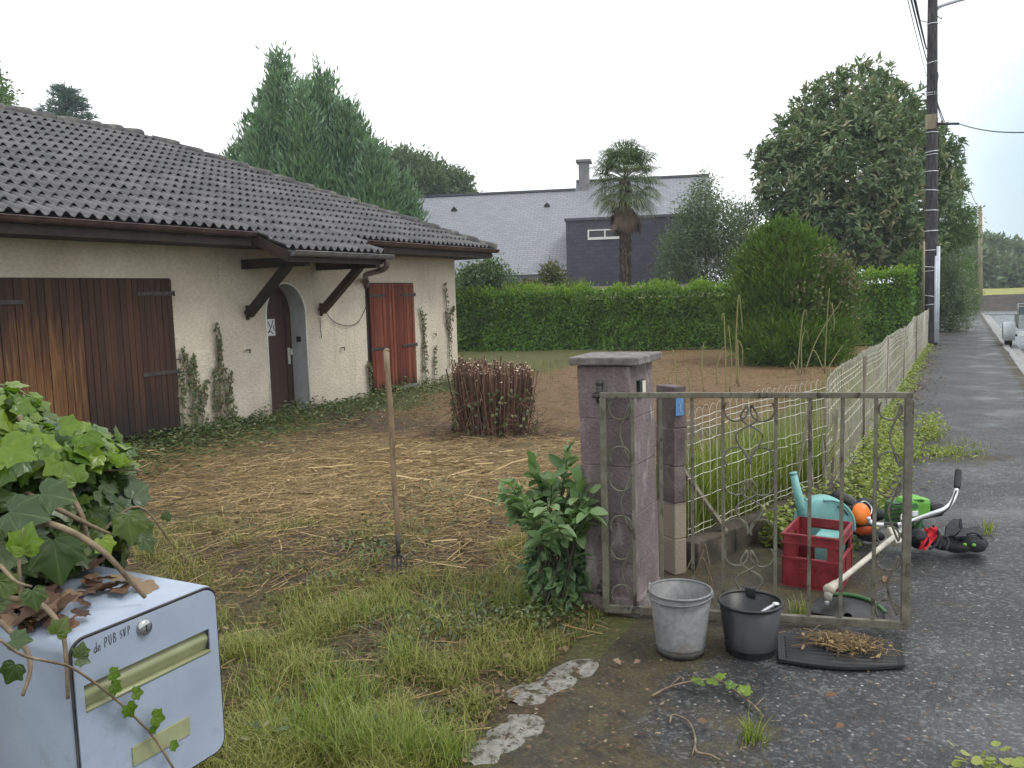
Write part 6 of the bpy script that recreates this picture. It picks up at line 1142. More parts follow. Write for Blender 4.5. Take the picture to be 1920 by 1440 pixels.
# helmet with ear defenders and visor
hc = P(1618, 985, 5.6); eh = thing('ear_defenders', (hc[0], hc[1], 0), 'orange ear defenders with wire headband lying by the teal can', 'ear defenders')
Rc = np.stack([unit(np.array([_r[0], _r[1], 0])), up_, -fw], 1)
def cup(c, tilt, mat, sc_, nm):
    Rt = Rc @ np.array(Matrix.Rotation(tilt, 3, 'X')); mb = MB(); mb.lathe([(.001, .030), (.020, .029), (.034, .022), (.041, .010), (.042, 0)], c, Rt @ np.diag([.92*sc_, 1.12*sc_, sc_]), 28); o = mb.build(nm, mat, eh, True)
    mb = MB(); mb.lathe([(.042, 0), (.046, -.008), (.044, -.022), (.03, -.028), (.001, -.028)], c, Rt @ np.diag([.92*sc_, 1.12*sc_, sc_]), 28); mb.build('cushion', 'black_plastic', o, True)
cup(P(1614, 964, 5.45), -.25, 'orange_plastic', 1.5, 'ear_cup'); cup(P(1620, 990, 5.50), 1.15, 'red_orange', 1.5, 'ear_cup')
mb = MB(); mb.tube(smooth([P(1606, 952, 5.44), P(1611, 944, 5.47), P(1622, 940, 5.52), P(1633, 950, 5.54), P(1634, 960, 5.48), P(1628, 972, 5.44)], 5), .004, 6); mb.build('headband', 'silver', eh, True)
vz = thing('visor', (hc[0]-.1, hc[1]+.15, 0), 'black face visor and strap heap behind the orange ear defenders', 'visor'); mb = MB(); mb.tube(smooth([P(1570, 932, 5.85), P(1590, 940, 5.75), P(1612, 955, 5.65)], 4), [.055, .05, .046, .044, .042, .04, .04, .04, .04], 14); mb.build('roll', 'mower_black', vz, True)
mb = MB()
for (x, y, rx, ry) in ((1600, 985, 22, 18), (1622, 945, 16, 12), (1645, 965, 14, 12), (1632, 1004, 26, 12), (1596, 962, 18, 14)): mb.ball(P(x, y, 5.62), (rx*5.6/F, .05, ry*5.6/F), None, 16, 10)
mb.build('strap_bundle', 'black_cloth', vz, True)
# ================================================================ brushcutter
gh = P(1557, 1103, 4.45); top = P(1678, 1005, 5.18)
bcut = thing('brushcutter', (gh[0], gh[1], 0), 'green and black petrol brushcutter lying behind the gate, bull handle raised', 'brushcutter')
dvs = unit(top-gh); mb = MB(); mb.tube([gh+dvs*.05, gh+dvs*.4, top], .0155, 12); mb.build('shaft', 'shaft_cream', bcut, True)
mb = MB(); mb.tube([gh+dvs*.075, gh-dvs*.0, gh-dvs*.03], [.022, .026, .024], 12); mb.ball(gh-dvs*.015, (.032, .030, .028)); mb.tube([gh-dvs*.02, gh-dvs*.02+np.array([-.004, -.012, -.055])], [.024, .018], 12); gb = mb.build('gear_head', 'shaft_cream', bcut, True)
mb = MB(); e_ = gh-dvs*.02; mb.tube([e_+np.array([-.004, -.012, -.05]), e_+np.array([-.01, -.02, -.075])], .012, 10); mb.build('blade_bolt', 'silver', gb, True)
mb = MB(); ctr_ = G(1590, 1165); ctr_[2] = .012; a = np.linspace(-.35, 3.2, 26); ax1 = unit(G(1640, 1165)-G(1540, 1160)); ax2 = np.array([-ax1[1], ax1[0], 0]); R0 = []
for r_, z_ in ((.02, .012), (.10, .02), (.165, .03), (.17, .04), (.172, .012)): R0.append([ctr_+ax1*r_*math.cos(t_)*1.05+ax2*r_*math.sin(t_)*1.25+np.array([0, 0, z_+.012*math.sin(t_)]) for t_ in a])
R0 = np.array(R0); mb.grid(R0); mb.build('guard', 'mower_black', bcut, True)
mb = MB(); mb.tube([ctr_+ax1*.172*math.cos(t_)*1.05+ax2*.172*math.sin(t_)*1.25+np.array([0, 0, .035+.02*math.sin(t_)]) for t_ in np.linspace(.1, 2.0, 20)], .011, 6); mb.build('guard_edge', 'deep_green', bcut, True)
mb = MB(); mb.tube(smooth([P(1628, 970, 5.30), P(1632, 978, 5.30), P(1640, 983, 5.27), P(1660, 984, 5.24), P(1690, 983, 5.22), P(1712, 976, 5.20), P(1745, 964, 5.14), P(1770, 955, 5.12), P(1782, 945, 5.14), P(1790, 931, 5.17), P(1794, 916, 5.19)], 5), .0135, 12); hb = mb.build('handlebar', 'silver', bcut, True)
mb = MB(); mb.tube([P(1794, 917, 5.19), P(1795, 910, 5.20), P(1797, 884, 5.24), P(1797.5, 879, 5.24)], [.016, .020, .020, .017], 12); mb.build('grip', 'black_plastic', hb, True)
mb = MB(); mb.beam(P(1657, 984, 5.24), P(1683, 984, 5.22), .035, .03); mb.build('clamp', 'mower_black', bcut, False, .005)
mb = MB(); mb.beam(P(1667, 990, 5.24), P(1684, 1022, 5.16), .05, .06); mb.build('clamp_bracket', 'shaft_cream', bcut, False, .008)
# engine
en = P(1712, 978, 4.99); Re = np.stack([unit(np.array([_r[0], _r[1], 0])*.95+fw*.3), unit(fw*.95-np.array([_r[0], _r[1], 0])*.3), up_], 1)
def eb(name, mat, c, size, bev=.02, R=Re): 
    mb = MB(); mb.box(c, size, R); return mb.build(name, mat, bcut, False, bev)
eb('engine_cover', 'bright_green', P(1712, 950, 5.37), (.15, .16, .13), .03); eb('engine_grille', 'deep_green', P(1686, 965, 5.40), (.10, .17, .17), .02)
mb = MB(); 
for k in range(5): mb.box(P(1683, 945+k*9, 5.32), (.10, .012, .006), Re)
mb.build('cooling_fins', 'mower_black', bcut); eb('starter_cover', 'mower_black', P(1743, 952, 5.42), (.12, .16, .10), .035)
mb = MB(); mb.tube([P(1722, 988, 5.47), P(1722, 1012, 5.24)], .06, 16); mb.build('engine_block', 'mower_black', bcut, True)
mb = MB()
for k in range(4): mb.box(P(1706+k*5, 936, 5.33), (.006, .10, .012), Re)
mb.tube([P(1716, 949, 5.28), P(1716, 949, 5.27)], .018, 12); mb.build('cover_ribs', 'deep_green', bcut)
mb = MB(); mb.tube(smooth([P(1700, 985, 5.2), P(1720, 975, 5.18), P(1750, 968, 5.12), P(1778, 953, 5.1), P(1793, 920, 5.17)], 5), .005, 6); mb.tube(smooth([P(1690, 975, 5.2), P(1698, 1000, 5.15), P(1712, 1005, 5.2)], 5), .004, 6); mb.build('throttle_cable', 'cable_black', bcut, True)
eb('fuel_tank', 'mower_black', P(1722, 1000, 5.47), (.2, .12, .10), .03); eb('label_panel', 'white_paper', P(1716, 963, 5.28), (.04, .012, .035), .004)
mb = MB(); mb.prism([P(1709, 1026, 5.26), P(1712, 1012, 5.26), P(1732, 968, 5.26), P(1727, 1000, 5.26)], fw*.05); mb.build('green_shroud', 'deep_green', bcut, False, .004)
mb = MB(); mb.ball(P(1694, 972, 5.27), (.02, .02, .035)); mb.tube(smooth([P(1694, 972, 5.24), P(1690, 990, 5.29), P(1684, 1000, 5.24)], 4), .014, 10); mb.build('clutch_housing', 'silver', bcut, True)
# red rag, harness bag
rc_ = G(1742, 1025); rg = thing('red_rag', rc_, 'bright red rag draped between the brushcutter engine and the black harness', 'rag'); mb = MB(); nu = 22; Pr = np.zeros((nu, nu, 3))
for i in range(nu):
    for j in range(nu):
        u_ = i/(nu-1); v_ = j/(nu-1); wq = .026*(1+.35*math.sin(v_*5))*(.75+.3*math.sin(v_*3.1)); px = 1744+(u_-.5)*wq*900-10*(v_-.3)*v_*2.2; py = 988+v_*41+3*math.sin(u_*9)+4*math.sin(u_*4+v_*3); Pr[i, j] = P(px, py, 5.24+.015*math.sin(u_*7+v_*4)+.012*math.cos(u_*3-v_*6))
mb.grid(Pr); o = mb.build('cloth', 'red_cloth', rg, True); sm_ = o.modifiers.new('thick', 'SOLIDIFY'); sm_.thickness = .006
hb_ = thing('harness', G(1800, 1035), 'black padded shoulder harness with two green dots heaped on the asphalt', 'harness')
mb = MB(); 
def pad(c, size, rot, z=0): 
    Rz = np.array((Matrix.Rotation(rot[0], 3, 'Z') @ Matrix.Rotation(rot[1], 3, 'Y') @ Matrix.Rotation(rot[2], 3, 'X'))); mb.ball(c, size, Rz, 22, 14)
pad(P(1815, 1014, 5.36), (.115, .09, .062), (.2, .12, 0)); pad(P(1826, 1020, 5.28), (.075, .045, .05), (.3, .25, 0)); pad(P(1768, 1018, 5.36), (.075, .07, .045), (0, 0, 0)); pad(P(1795, 1024, 5.32), (.09, .06, .04), (0, -.1, 0)); mb.build('pad', 'harness_cloth', hb_, True)
def flap(pts, d0, d1, th_=.022):
    q = [P(x, y, d0+(d1-d0)*k) for x, y, k in pts]; n_ = unit(np.cross(q[1]-q[0], q[2]-q[0])); mb.prism(q, n_*th_)
mb = MB(); flap([(1772, 1006, 0), (1774, 985, .6), (1786, 972, 1), (1804, 972, 1), (1806, 988, .5), (1790, 1004, 0)], 5.30, 5.42); flap([(1790, 1006, 0), (1806, 990, .7), (1834, 985, 1), (1846, 992, .8), (1843, 1002, .2), (1812, 1004, 0)], 5.26, 5.44); flap([(1799, 990, 0), (1802, 970, .5), (1807, 992, .3)], 5.27, 5.3, .012); mb.build('flap', 'harness_cloth', hb_, False, .006)
mb = MB(); mb.tube(smooth([P(1812, 1003, 5.25), P(1822, 999, 5.24), P(1834, 1002, 5.25), P(1842, 1012, 5.26), P(1838, 1026, 5.25)], 5), .007, 6); mb.build('strap', 'harness_cloth', hb_, True); mb = MB(); mb.tube(smooth([P(1760, 1030, 5.24), P(1768, 1008, 5.26), P(1778, 1012, 5.24), P(1774, 1032, 5.22)], 5), .008, 6); mb.build('strap', 'harness_cloth', hb_, True); mb = MB(); mb.tube(smooth([P(1750, 985, 5.26), P(1760, 1000, 5.24), P(1756, 1020, 5.22), P(1742, 1030, 5.22)], 5), .009, 6); mb.build('strap', 'harness_cloth', hb_, True)
for x, y in ((1809, 1021), (1826, 1022)):
    mb = MB(); mb.ball(P(x, y, 5.235), (.012, .008, .010), None, 12, 8); mb.build('green_dot', 'bright_green', hb_, True)
# ================================================================ fork stuck in the yard
fb = G(750, 1082); ft = P(725, 657, np.dot(fb-CAM, _f)*1.01); fk = thing('garden_fork', fb, 'digging fork with long worn wooden handle standing upright in the yard', 'fork')
dv = unit(ft-fb); f0 = fb+dv*.16; mb = MB(); n = 14; mb.tube([f0+(ft-f0)*k/(n-1)+np.array([.004*math.sin(k*.9), 0, 0]) for k in range(n)], np.concatenate([[.013, .0155], np.full(n-3, .0175), [.0185]]), 12); mb.ball(ft, (.0185, .0185, .014), None, 12, 8); mb.build('handle', 'fork_handle', fk, True)
mb = MB(); mb.tube([f0-dv*.02, f0+dv*.10], [.012, .019], 10); sx = unit(np.array([_r[0], _r[1], 0])*.8-fw*.3)
for k in (-1.5, -.5, .5, 1.5): mb.tube(smooth([f0-dv*.015, f0-dv*.045+sx*k*.026, f0-dv*.09+sx*k*.030-fw*.008, fb-dv*.06+sx*k*.030-fw*.03], 4), np.linspace(.0085, .0045, 13), 7)
mb.build('tines', 'iron', fk, True)
# ================================================================ utility poles and wires
pb = G(1745, 646); pt = P(1749, -60, np.dot(pb-CAM, _f)); up1 = thing('utility_pole', pb, 'tall dark wooden utility pole ringed with silver bands beside the path', 'utility pole')
dv = unit(pt-pb); LP = np.linalg.norm(pt-pb); mb = MB(); n = 30; mb.tube([pb-dv*.2+dv*(LP+.2)*k/(n-1) for k in range(n)], np.linspace(.182, .122, n), 20); mb.build('shaft', 'pole_wood', up1, True)
def onpole(py): return pb+dv*min(np.linspace(0, LP, 900), key=lambda s_: abs((720-F*((pb+dv*s_-CAM)@_u)/((pb+dv*s_-CAM)@_f))-py))
for py in (45, 118, 175, 179, 249, 285, 290, 322, 357, 395, 433, 469, 501, 508, 555, 571):
    c = onpole(py); s_ = np.linalg.norm(c-pb); r_ = .182+(.122-.182)*s_/LP+.006; tilt = rng.normal(0, .03); mb = MB(); a = np.linspace(0, 2*math.pi, 25); mb.tube([c+np.array([r_*math.cos(t_), r_*math.sin(t_), tilt*math.cos(t_)*.5]) for t_ in a], .013 if py not in (179, 290, 508) else .009, 6, False); mb.build('band', 'steel_band', up1, True)
def poleside(px, py0, py1, w_, mat, nm):
    d_ = np.dot(pb-CAM, _f)-.2; A_ = P(px[0], py0, d_); B_ = P(px[1], py1, d_); A_[2] = max(A_[2], 0); mb = MB(); mb.tube([B_, A_], w_, 8); return mb.build(nm, mat, up1, True)
poleside((1732.5, 1731.5), 452, 580, .03, 'pole_grey', 'conduit'); poleside((1759.5, 1757), 462, 642, .048, 'conduit_grey', 'conduit'); poleside((1755.5, 1753), 480, 642, .04, 'conduit_grey', 'conduit')
mb = MB(); dpo = np.dot(pb-CAM, _f); mb.tube(smooth([P(1757, 17, dpo), P(1768, 10, dpo-.1), P(1822, -6, dpo-.6), P(1900, -26, dpo-1.2)], 5), .045, 8); mb.build('lamp_arm', 'conduit_grey', up1, True)
mb = MB(); mb.tube([P(1757, 232, dpo-.1), P(1798, 232, dpo-.1)], .035, 8); mb.tube([P(1707, 237, dpo), P(1738, 236, dpo)], .014, 6); mb.build('cross_bar', 'cable_black', up1, True)
mb = MB(); mb.bb(onpole(230)+np.array([-.17, -.2, -.2]), onpole(230)+np.array([.12, -.16, .2])); mb.build('number_plate', 'pole_grey', up1)
mb = MB()
for pts in ([(1753, 130), (1759, 140), (1756, 165), (1757, 190), (1771, 229)], [(1752, 110), (1755, 180), (1762, 212), (1768, 229)], [(1738, 135), (1748, 165), (1755, 190)], [(1755, 28), (1764, 35), (1766, 32)], [(1740, 42), (1732, 40), (1724, 38)]): mb.tube(smooth([P(x, y, dpo-.25) for x, y in pts], 5), .013, 5)
mb.build('pole_cable', 'cable_black', up1, True)
def wire(name, A_, B_, sag, r_, lab): 
    q = np.linspace(0, 1, 24); A_ = np.array(A_); B_ = np.array(B_); p = A_+(B_-A_)*q[:, None]; p[:, 2] -= sag*4*q*(1-q); mb = MB(); mb.tube(p, r_, 5); o = mb.build(name, 'cable_black', None, True); tag(o, lab, 'cable')
wire('cable', P(1739, 118, dpo-.2), P(1694, -60, 8.0), .02, .012, 'thick dark cable rising from the banded pole to the top edge, nearest the pole'); wire('cable', P(1737, 92, dpo-.2), P(1702, -60, 8.5), .02, .020, 'bundled overhead cable leaving the banded pole, middle one of three'); wire('cable', P(1737, 142, dpo-.2), P(1688, -60, 8.0), .02, .006, 'thin outermost wire rising from the banded pole to the top edge')
wire('cable', P(1798, 232, dpo-.1), P(2000, 240, dpo-8), .15, .014, 'dark cable running off the cross bar to the right edge'); 
fp = G(1838, 578); ftp = P(1838, 389, np.dot(fp-CAM, _f)); wire('cable', P(1800, 300, dpo+10), ftp+np.array([0, 0, -.1]), .3, .014, 'thin wire slanting down to the far slim pole')
u2 = thing('utility_pole', fp, 'slim bare wooden pole far down the path in front of the field', 'utility pole'); mb = MB(); mb.tube([fp+np.array([0, 0, -.2]), (fp+ftp)/2, ftp], [.15, .13, .11], 12); mb.build('shaft', 'pole_grey', u2, True); mb = MB(); mb.tube([ftp+np.array([-.6, 0, -.3]), ftp+np.array([.1, 0, -.3])], .03, 6); mb.tube([ftp+np.array([0, 0, -.02]), ftp+np.array([0, 0, .12])], .07, 8); mb.build('cap', 'pole_grey', u2, True)
# ================================================================ trailer at the right edge
wb = G(1893, 648); tl = thing('trailer', wb, 'small galvanised trailer parked on the road at the right edge', 'trailer'); X0 = wb[0]-.16; Y0_ = wb[1]
def wheel(x, y):
    mb = MB(); Rw = np.array([[0, 0, 1], [1, 0, 0], [0, 1, 0]], float); mb.lathe([(.17, -.085), (.27, -.085), (.295, -.06), (.30, 0), (.295, .06), (.27, .085), (.17, .085)], (x, y, .24), Rw, 32); w_ = mb.build('wheel', 'rubber', tl, True); mb = MB(); mb.lathe([(.001, -.05), (.10, -.055), (.17, -.08), (.172, .08), (.10, .05), (.001, .05)], (x, y, .24), Rw, 24); mb.build('rim', 'trailer_zinc', w_, True)
wheel(X0+.14, Y0_+.3); wheel(X0+1.75, Y0_+.3)
for x in (X0+.14, X0+1.75):
    mb = MB(); a = np.linspace(-.35, math.pi+.35, 18); mb.grid(np.array([[(x+dx, Y0_+.3+.36*math.cos(t_), .26+.36*math.sin(t_)) for t_ in a] for dx in (-.14, -.13, .13, .14)])); mb.build('mudguard', 'trailer_zinc', tl, True)
mb = MB(); bx0, bx1, by0, by1 = X0+.33, X0+1.56, Y0_-.35, Y0_+1.6
mb.bb((bx0, by0, .46), (bx1, by1, .50)); mb.bb((bx0, by0, .50), (bx0+.03, by1, .82)); mb.bb((bx1-.03, by0, .50), (bx1, by1, .82)); mb.bb((bx0+.03, by1-.03, .50), (bx1-.03, by1, .82)); mb.bb((bx0+.03, by0, .50), (bx1-.03, by0+.03, .82))
for k in range(5): mb.bb((bx0+.1+k*.25, by0-.012, .51), (bx0+.14+k*.25, by0, .81))
mb.build('tub', 'trailer_zinc', tl, False, .004)
mb = MB(); mb.bb((bx0+.0, by0+.05, .82), (bx0+.52, by0+.07, 1.02)); mb.build('mesh_panel', 'trailer_dark', tl); mb = MB()
for a_, b_ in (((bx0-.02, by0+.06, .82), (bx0-.02, by0+.06, 1.12)), ((bx0+.54, by0+.06, .82), (bx0+.54, by0+.06, 1.12)), ((bx0-.02, by0+.06, 1.11), (bx1, by0+.06, 1.11)), ((bx0-.02, by0+.06, 1.04), (bx1, by0+.06, 1.04)), ((bx1-.02, by0+.06, .82), (bx1-.02, by0+.06, 1.12))): mb.tube([a_, b_], .018, 6)
mb.build('rail', 'trailer_zinc', tl, True)
mb = MB(); mb.bb((bx0-.02, by0-.08, .27), (bx1+.02, by0-.04, .40)); mb.build('light_board', 'white_paper', tl, False, .005); mb = MB(); mb.tube([(X0+.2, Y0_+.3, .26), (X0+1.7, Y0_+.3, .26)], .03, 8); mb.bb((bx0+.5, by1, .40), (bx0+.6, by1+1.2, .46)); mb.bb((bx0+.3, by0+.1, .36), (bx0+.36, by1, .46)); mb.bb((bx1-.36, by0+.1, .36), (bx1-.3, by1, .46)); mb.build('chassis', 'trailer_dark', tl)
# ================================================================ mailbox
MX, MY0, MY1, MZ0, MZ1 = -1.20, .796, 1.094, .868, 1.189; MD = .36
mbx = thing('mailbox', (-1.38, .945, MZ0), 'pale blue metal mailbox with yellowed slot under trailing ivy', 'mailbox')
def rrect(y0, y1, z0, z1, r_, x, n=7):
    pts = []
    for cy_, cz_, a0 in ((y1-r_, z1-r_, 0), (y0+r_, z1-r_, math.pi/2), (y0+r_, z0+r_, math.pi), (y1-r_, z0+r_, 1.5*math.pi)):
        for t_ in np.linspace(a0, a0+math.pi/2, n): pts.append((x, cy_+r_*math.cos(t_), cz_+r_*math.sin(t_)))
    return np.array(pts)
def shell(mb, rings, closed=True):
    R_ = np.array(rings); R_ = np.concatenate([R_, R_[:, :1]], 1); mb.grid(R_)
mb = MB(); rg_ = [rrect(MY0+.004, MY1-.004, MZ0+.004, MZ1-.004, .024, MX-.006), rrect(MY0, MY1, MZ0, MZ1, .026, MX-.010), rrect(MY0, MY1, MZ0, MZ1, .026, MX-MD), rrect(MY0+.01, MY1-.01, MZ0+.01, MZ1-.01, .02, MX-MD-.004)]
shell(mb, rg_); k = len(rg_[0]); mb.add(rg_[3], [list(range(k))]); mb.add(rg_[0]-np.array([.02, 0, 0]), [list(range(k))[::-1]]); mb.build('body', 'mailbox_paint', mbx, True)
mb = MB(); sy0, sy1, sz0, sz1 = MY0+.040, MY1-.026, PX(275, 1300, MX)[2], PX(275, 1227, MX)[2]
sl0 = PX(155, 1290, MX); sl1 = PX(392, 1180, MX); sy0, sy1 = sl0[1]+.002, sl1[1]; sz1 = (sl0[2]+PX(392, 1176, MX)[2])/2; sz0 = (PX(160, 1338, MX)[2]+PX(398, 1220, MX)[2])/2
# door plate with the slot opening left free
o4 = rrect(MY0+.006, MY1-.006, MZ0+.006, MZ1-.006, .024, MX, 7)
def plate(mb, y0, y1, z0, z1): mb.bb((MX-.003, y0, z0), (MX, y1, z1))
a_ = rrect(MY0+.006, MY1-.006, MZ0+.006, MZ1-.006, .024, MX, 7)
topP = [p for p in a_ if p[2] > sz1+1e-6]; mb.prism([(MX, sy0-10*0+ (MY1-.006) if False else MY1-.006, sz1)]+[tuple(p) for p in topP]+[(MX, MY0+.006, sz1)], (-.003, 0, 0))
botP = [p for p in a_ if p[2] < sz0-1e-6]; mb.prism([(MX, MY0+.006, sz0)]+[tuple(p) for p in botP]+[(MX, MY1-.006, sz0)], (-.003, 0, 0))
mb.bb((MX-.003, MY0+.006, sz0), (MX, sy0, sz1)); mb.bb((MX-.003, sy1, sz0), (MX, MY1-.006, sz1)); dr = mb.build('door', 'mailbox_paint', mbx)
mb = MB(); mb.tube(np.concatenate([rrect(MY0+.003, MY1-.003, MZ0+.003, MZ1-.003, .025, MX-.004), rrect(MY0+.003, MY1-.003, MZ0+.003, MZ1-.003, .025, MX-.004)[:1]]), .0022, 5, False); mb.build('door_seam', 'iron', mbx, True)
mb = MB(); zz = np.linspace(sz0, sz1, 9); xx = MX-.010+np.array([-.004, -.002, .0, .002, .005, .005, .001, -.004, -.009]); mb.grid(np.array([[(x, y, z) for z, x in zip(zz, xx)] for y in np.linspace(sy0, sy1, 6)])); mb.bb((MX-.016, sy0+.001, sz0), (MX+.001, sy1-.001, sz0+.005)); mb.build('flap', 'slot_plastic', dr, True)
lk = PX(269, 1176, MX); mb = MB(); Rx = np.array([[0, 0, 1], [1, 0, 0], [0, 1, 0]], float); mb.lathe([(.001, .008), (.011, .008), (.0135, .005), (.0145, 0)], lk, Rx, 28); lo = mb.build('lock', 'chrome', dr, True); mb = MB(); mb.bb(lk+np.array([.0075, -.001, -.006]), lk+np.array([.0088, .001, .006])); mb.build('keyhole', 'ink', lo)
n0 = PX(248, 1425, MX); n1_ = PX(355, 1370, MX); nz0 = n0[2]-.012; nz1 = nz0+.034; mb = MB(); mb.bb((MX, n0[1], nz0), (MX+.003, n1_[1], nz1)); mb.build('name_label', 'slot_plastic', dr, False, .001)
# handwriting: de PUB SVP
mb = MB(); w0 = PX(175, 1222, MX); w1 = PX(246, 1183, MX); hy = unit(w1-w0); LW = np.linalg.norm(w1-w0)
def wr(pts, u0, sc_=1.0): mb.tube(smooth([w0+hy*(LW*(u0+a_*.105*sc_))+np.array([.0006, 0, .0145*b_*sc_-.003]) for a_, b_ in pts], 3), .00062, 4)
wr([(.75, .55), (.3, .5), (.15, .15), (.5, .0), (.75, .3)], 0); wr([(.8, 1.1), (.75, .5), (.8, .0)], 0); wr([(.1, .25), (.6, .3), (.55, .55), (.2, .5), (.1, .15), (.4, .0), (.75, .1)], .105)
wr([(.2, 0), (.25, .5), (.3, 1.1)], .27); wr([(.25, 1.1), (.75, 1.0), (.7, .6), (.25, .5)], .27); wr([(.15, 1.1), (.15, .3), (.4, 0), (.65, .3), (.7, 1.1)], .39); wr([(.2, 0), (.25, .6), (.3, 1.1)], .50); wr([(.25, 1.1), (.7, .95), (.6, .65), (.25, .55)], .50); wr([(.25, .55), (.8, .4), (.7, .05), (.2, 0)], .50)
wr([(.7, 1.0), (.3, .95), (.25, .65), (.65, .45), (.6, .1), (.15, .1)], .68, .9); wr([(.1, 1.1), (.35, 0), (.7, 1.1)], .78, .9); wr([(.2, 0), (.3, 1.1)], .89, .9); wr([(.3, 1.1), (.75, .95), (.65, .65), (.28, .5)], .89, .9); mb.build('handwriting', 'pencil', dr, True)
# ivy-clad pillar that carries it
pv = thing('gate_pillar', (-1.80, .93, 0), 'stub of gate pillar buried in the ivy behind the mailbox', 'pillar'); mb = MB()
for i in range(5): mb.bb((-1.99, .80, i*.24), (-1.58, 1.10, i*.24+.235)); 
mb.bb((-1.985, .805, 0), (-1.585, 1.095, 1.19)); mb.build('shaft', 'pillar_block', pv, False, .008)
bk = MB(); bk.bb((-1.585, .88, .86), (-1.55, 1.0, .90)); bk.bb((-1.60, .86, .84), (-1.24, 1.02, .866)); bk.build('bracket', 'iron', pv)
# ================================================================ ivy over the mailbox
iv_ = thing('ivy', (-1.85, .93, 0), 'big glossy ivy spilling over the mailbox at the left edge', 'ivy'); lo_ = MB(); nw = MB(); st = MB(); dd_ = MB()
vol = [(P(20, 905, 1.78), .20, .13), (P(-110, 940, 1.75), .24, .17), (P(120, 960, 1.74), .135, .10), (P(175, 985, 1.78), .09, .075), (P(60, 1010, 1.68), .14, .085), (P(-60, 1060, 1.55), .16, .12), (P(95, 870, 1.85), .13, .08), (P(185, 905, 1.85), .06, .05), (P(-220, 1050, 1.6), .25, .3)]
def ivyset(mb, vol, k, Ls, rr, upb=.55):
    for c_, rh, rv in vol:
        n = int(k*rh*rh*100); dv = rdir(n); dv[:, 2] = np.abs(dv[:, 2])*np.where(rng.random(n) < .75, 1, -1); q = c_+dv*np.array([rh, rh, rv])*rng.uniform(.7, 1.05, (n, 1))
        tow = unit(CAM-q); nn = dv*.6+np.array([0, 0, upb])+rdir(n)*.7+tow*.3; D = np.cross(nn, rdir(n)); D = unit(D)+np.array([0, 0, -.5])+dv*.35; s_ = rng.uniform(*Ls, n); leaves(mb, q, D, nn, s_, s_*rng.uniform(.95, 1.15, n), 'ivy', rng.random(n)*rr)
ivyset(lo_, vol, 150, (.025, .060), 1.0)
newv = [(P(30, 850, 1.72), .17, .06), (P(-60, 800, 1.75), .14, .09), (P(125, 855, 1.72), .11, .04), (P(190, 868, 1.75), .05, .03), (P(-10, 790, 1.78), .08, .05), (P(20, 815, 1.85), .09, .05)]
ivyset(nw, newv, 135, (.020, .050), 1.0, .7)
def one(mb, px, py, d, dirp, s_, nrm=(0, 0, 1), r=.5):
    q = P(px, py, d); D = P(px+dirp[0], py+dirp[1], d)-q; leaves(mb, q[None], D[None], unit(CAM-q)[None]*.8+np.array([nrm]), np.array([s_]), np.array([s_*1.1]), 'ivy', np.array([r]))
for (px, py, d, dr_, s_, r_, m_) in ((45, 1040, 1.36, (-6, -45), .045, .6, nw), (40, 1035, 1.36, (10, -30), .07, .5, nw), (115, 800, 1.66, (30, -4), .06, .6, nw), (160, 815, 1.66, (12, 40), .075, .4, nw), (215, 870, 1.68, (10, -12), .04, .7, nw), (232, 872, 1.7, (2, -20), .03, .9, nw), (145, 905, 1.62, (-20, -35), .07, .5, nw), (240, 965, 1.62, (6, 40), .085, .9, lo_), (100, 1010, 1.5, (10, 60), .12, .3, lo_), (75, 925, 1.5, (55, 10), .09, .3, lo_), (190, 1010, 1.5, (10, 20), .05, .9, nw), (15, 960, 1.45, (35, 5), .1, .1, lo_), (5, 835, 1.5, (40, 15), .09, .6, nw), (60, 1105, 1.30, (10, 40), .05, .4, lo_), (150, 1232, 1.30, (5, -28), .034, .5, lo_), (145, 1235, 1.30, (28, 8), .03, .3, lo_), (30, 1245, 1.25, (-15, 30), .05, .3, lo_), (105, 1190, 1.28, (18, -30), .045, .9, lo_), (20, 1200, 1.25, (25, 0), .045, .2, lo_), (270, 1008, 1.7, (10, 18), .05, .5, lo_), (310, 975, 1.75, (6, -18), .03, .5, lo_)): one(m_, px, py, d, dr_, s_*.72, (0, 0, .3), r_)
for pts, r0, dlist in (([(60, 980), (100, 984), (150, 1005), (200, 1040), (240, 1085), (272, 1120)], .0058, (1.5, 1.46, 1.43, 1.42, 1.44, 1.46)), ([(20, 1122), (70, 1130), (100, 1155), (118, 1190), (125, 1250), (127, 1310)], .0045, (1.40, 1.36, 1.33, 1.31, 1.30, 1.30)), ([(0, 1165), (30, 1195), (52, 1225), (56, 1260), (42, 1305)], .0045, (1.3, 1.28, 1.27, 1.26, 1.25)), ([(120, 895), (135, 930), (155, 970), (162, 1000), (175, 1030)], .0055, (1.7, 1.62, 1.6, 1.6, 1.6)), ([(50, 925), (120, 960), (170, 985), (215, 1005)], .005, (1.6, 1.55, 1.58, 1.62)), ([(60, 865), (130, 880), (265, 882)], .003, (1.7, 1.7, 1.75)), ([(180, 1005), (260, 950), (330, 1030)], .0025, (1.65, 1.7, 1.78)), ([(40, 1130), (36, 1050), (44, 990)], .003, (1.36, 1.36, 1.36)), ([(0, 1060), (30, 1090), (60, 1100)], .003, (1.35, 1.33, 1.33)), ([(35, 780), (42, 795), (50, 815)], .005, (1.7, 1.7, 1.7))): st.tube(smooth([P(x, y, d) for (x, y), d in zip(pts, dlist)], 6), np.linspace(r0*1.1, r0*.62, (len(pts)-1)*6+1), 7)
rp = [(0, 1200), (40, 1228), (90, 1240), (130, 1250), (170, 1275), (215, 1310), (250, 1342), (290, 1385), (325, 1440)]; rX = [-1.12, -1.13, -1.14, -1.16, -1.17, -1.18, -1.185, -1.185, -1.18]
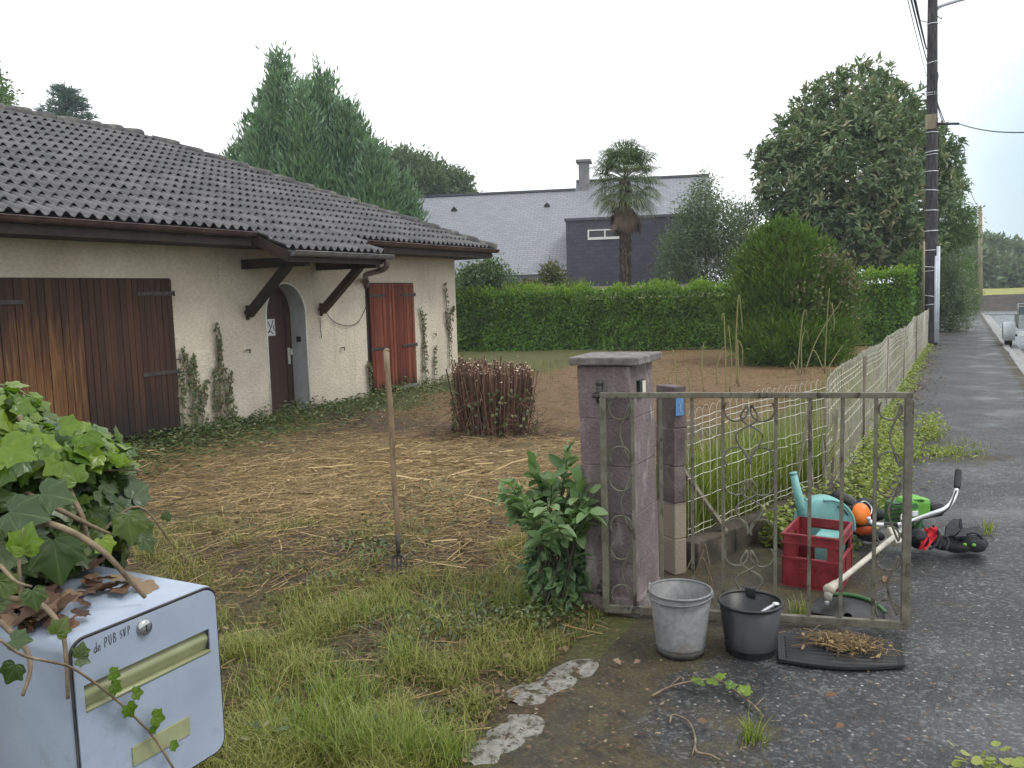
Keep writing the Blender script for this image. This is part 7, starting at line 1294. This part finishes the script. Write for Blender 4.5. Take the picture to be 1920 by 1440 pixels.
st.tube(smooth([PX(x, y, X_) for (x, y), X_ in zip(rp, rX)], 5), .0022, 5)
for (px, py, a_, b_, s_) in ((205, 1262, 28, 6, .026), (208, 1285, 26, 10, .028), (248, 1300, 22, -2, .026), (238, 1322, 10, 18, .030), (285, 1345, 30, 2, .034), (285, 1362, 6, 14, .018), (320, 1398, 12, 0, .022)):
    q = PX(px, py, -1.178); D = PX(px+a_, py+b_, -1.178)-q; leaves(nw, q[None], D[None], np.array([[1, -.3, .4]]), np.array([s_]), np.array([s_*.95]), 'ivy', np.array([.35]))
q = P(110, 1105, 1.38); n = 34; c_ = np.array([[MX-.05-.2*rng.random(), MY0+.01+.22*rng.random(), MZ1+.006+abs(rng.normal(0, .012))] for _ in range(n)]); c_[:, 0] = MX-.10-.22*rng.random(n); leaves(dd_, c_, hdir(n, .2), rdir(n)*.5+np.array([0, 0, 1]), rng.uniform(.03, .065, n), rng.uniform(.025, .05, n), 'ivy', rng.random(n)*.85)
c_ = np.array([[MX-.05-.14*rng.random(), MY0+.01+.06*rng.random(), MZ1+.008+.012*rng.random()] for _ in range(26)]); leaves(dd_, c_, hdir(26, .2), rdir(26)*.5+np.array([0, 0, 1]), rng.uniform(.02, .05, 26), rng.uniform(.02, .04, 26), 'ivy', rng.random(26)*.7)
lo_.build('old_leaves', 'leaf_ivy', iv_, True, uv=True); nw.build('new_leaves', 'leaf_ivy_new', iv_, True, uv=True); st.build('stems', 'ivy_stem', iv_, True); dd_.build('dead_leaves', 'leaf_dead', iv_, True)
# ================================================================ thin haze over everything, also standing in for lens glare on the conifers
m = bpy.data.materials.new('haze_air'); m.use_nodes = True; t = m.node_tree; t.nodes.clear(); o_ = N(t, 'ShaderNodeOutputMaterial'); pv_ = N(t, 'ShaderNodeVolumePrincipled')
pv_.inputs['Color'].default_value = (.86, .92, 1.0, 1); pv_.inputs['Density'].default_value = HAZE = .0009; t.links.new(pv_.outputs[0], o_.inputs['Volume'])
mb = MB(); mb.bb((-520, -80, -1.5), (520, 820, 22)); stuff(mb.build('haze', m), 'thin haze over street and gardens, also standing in for glare on the conifers', 'haze')
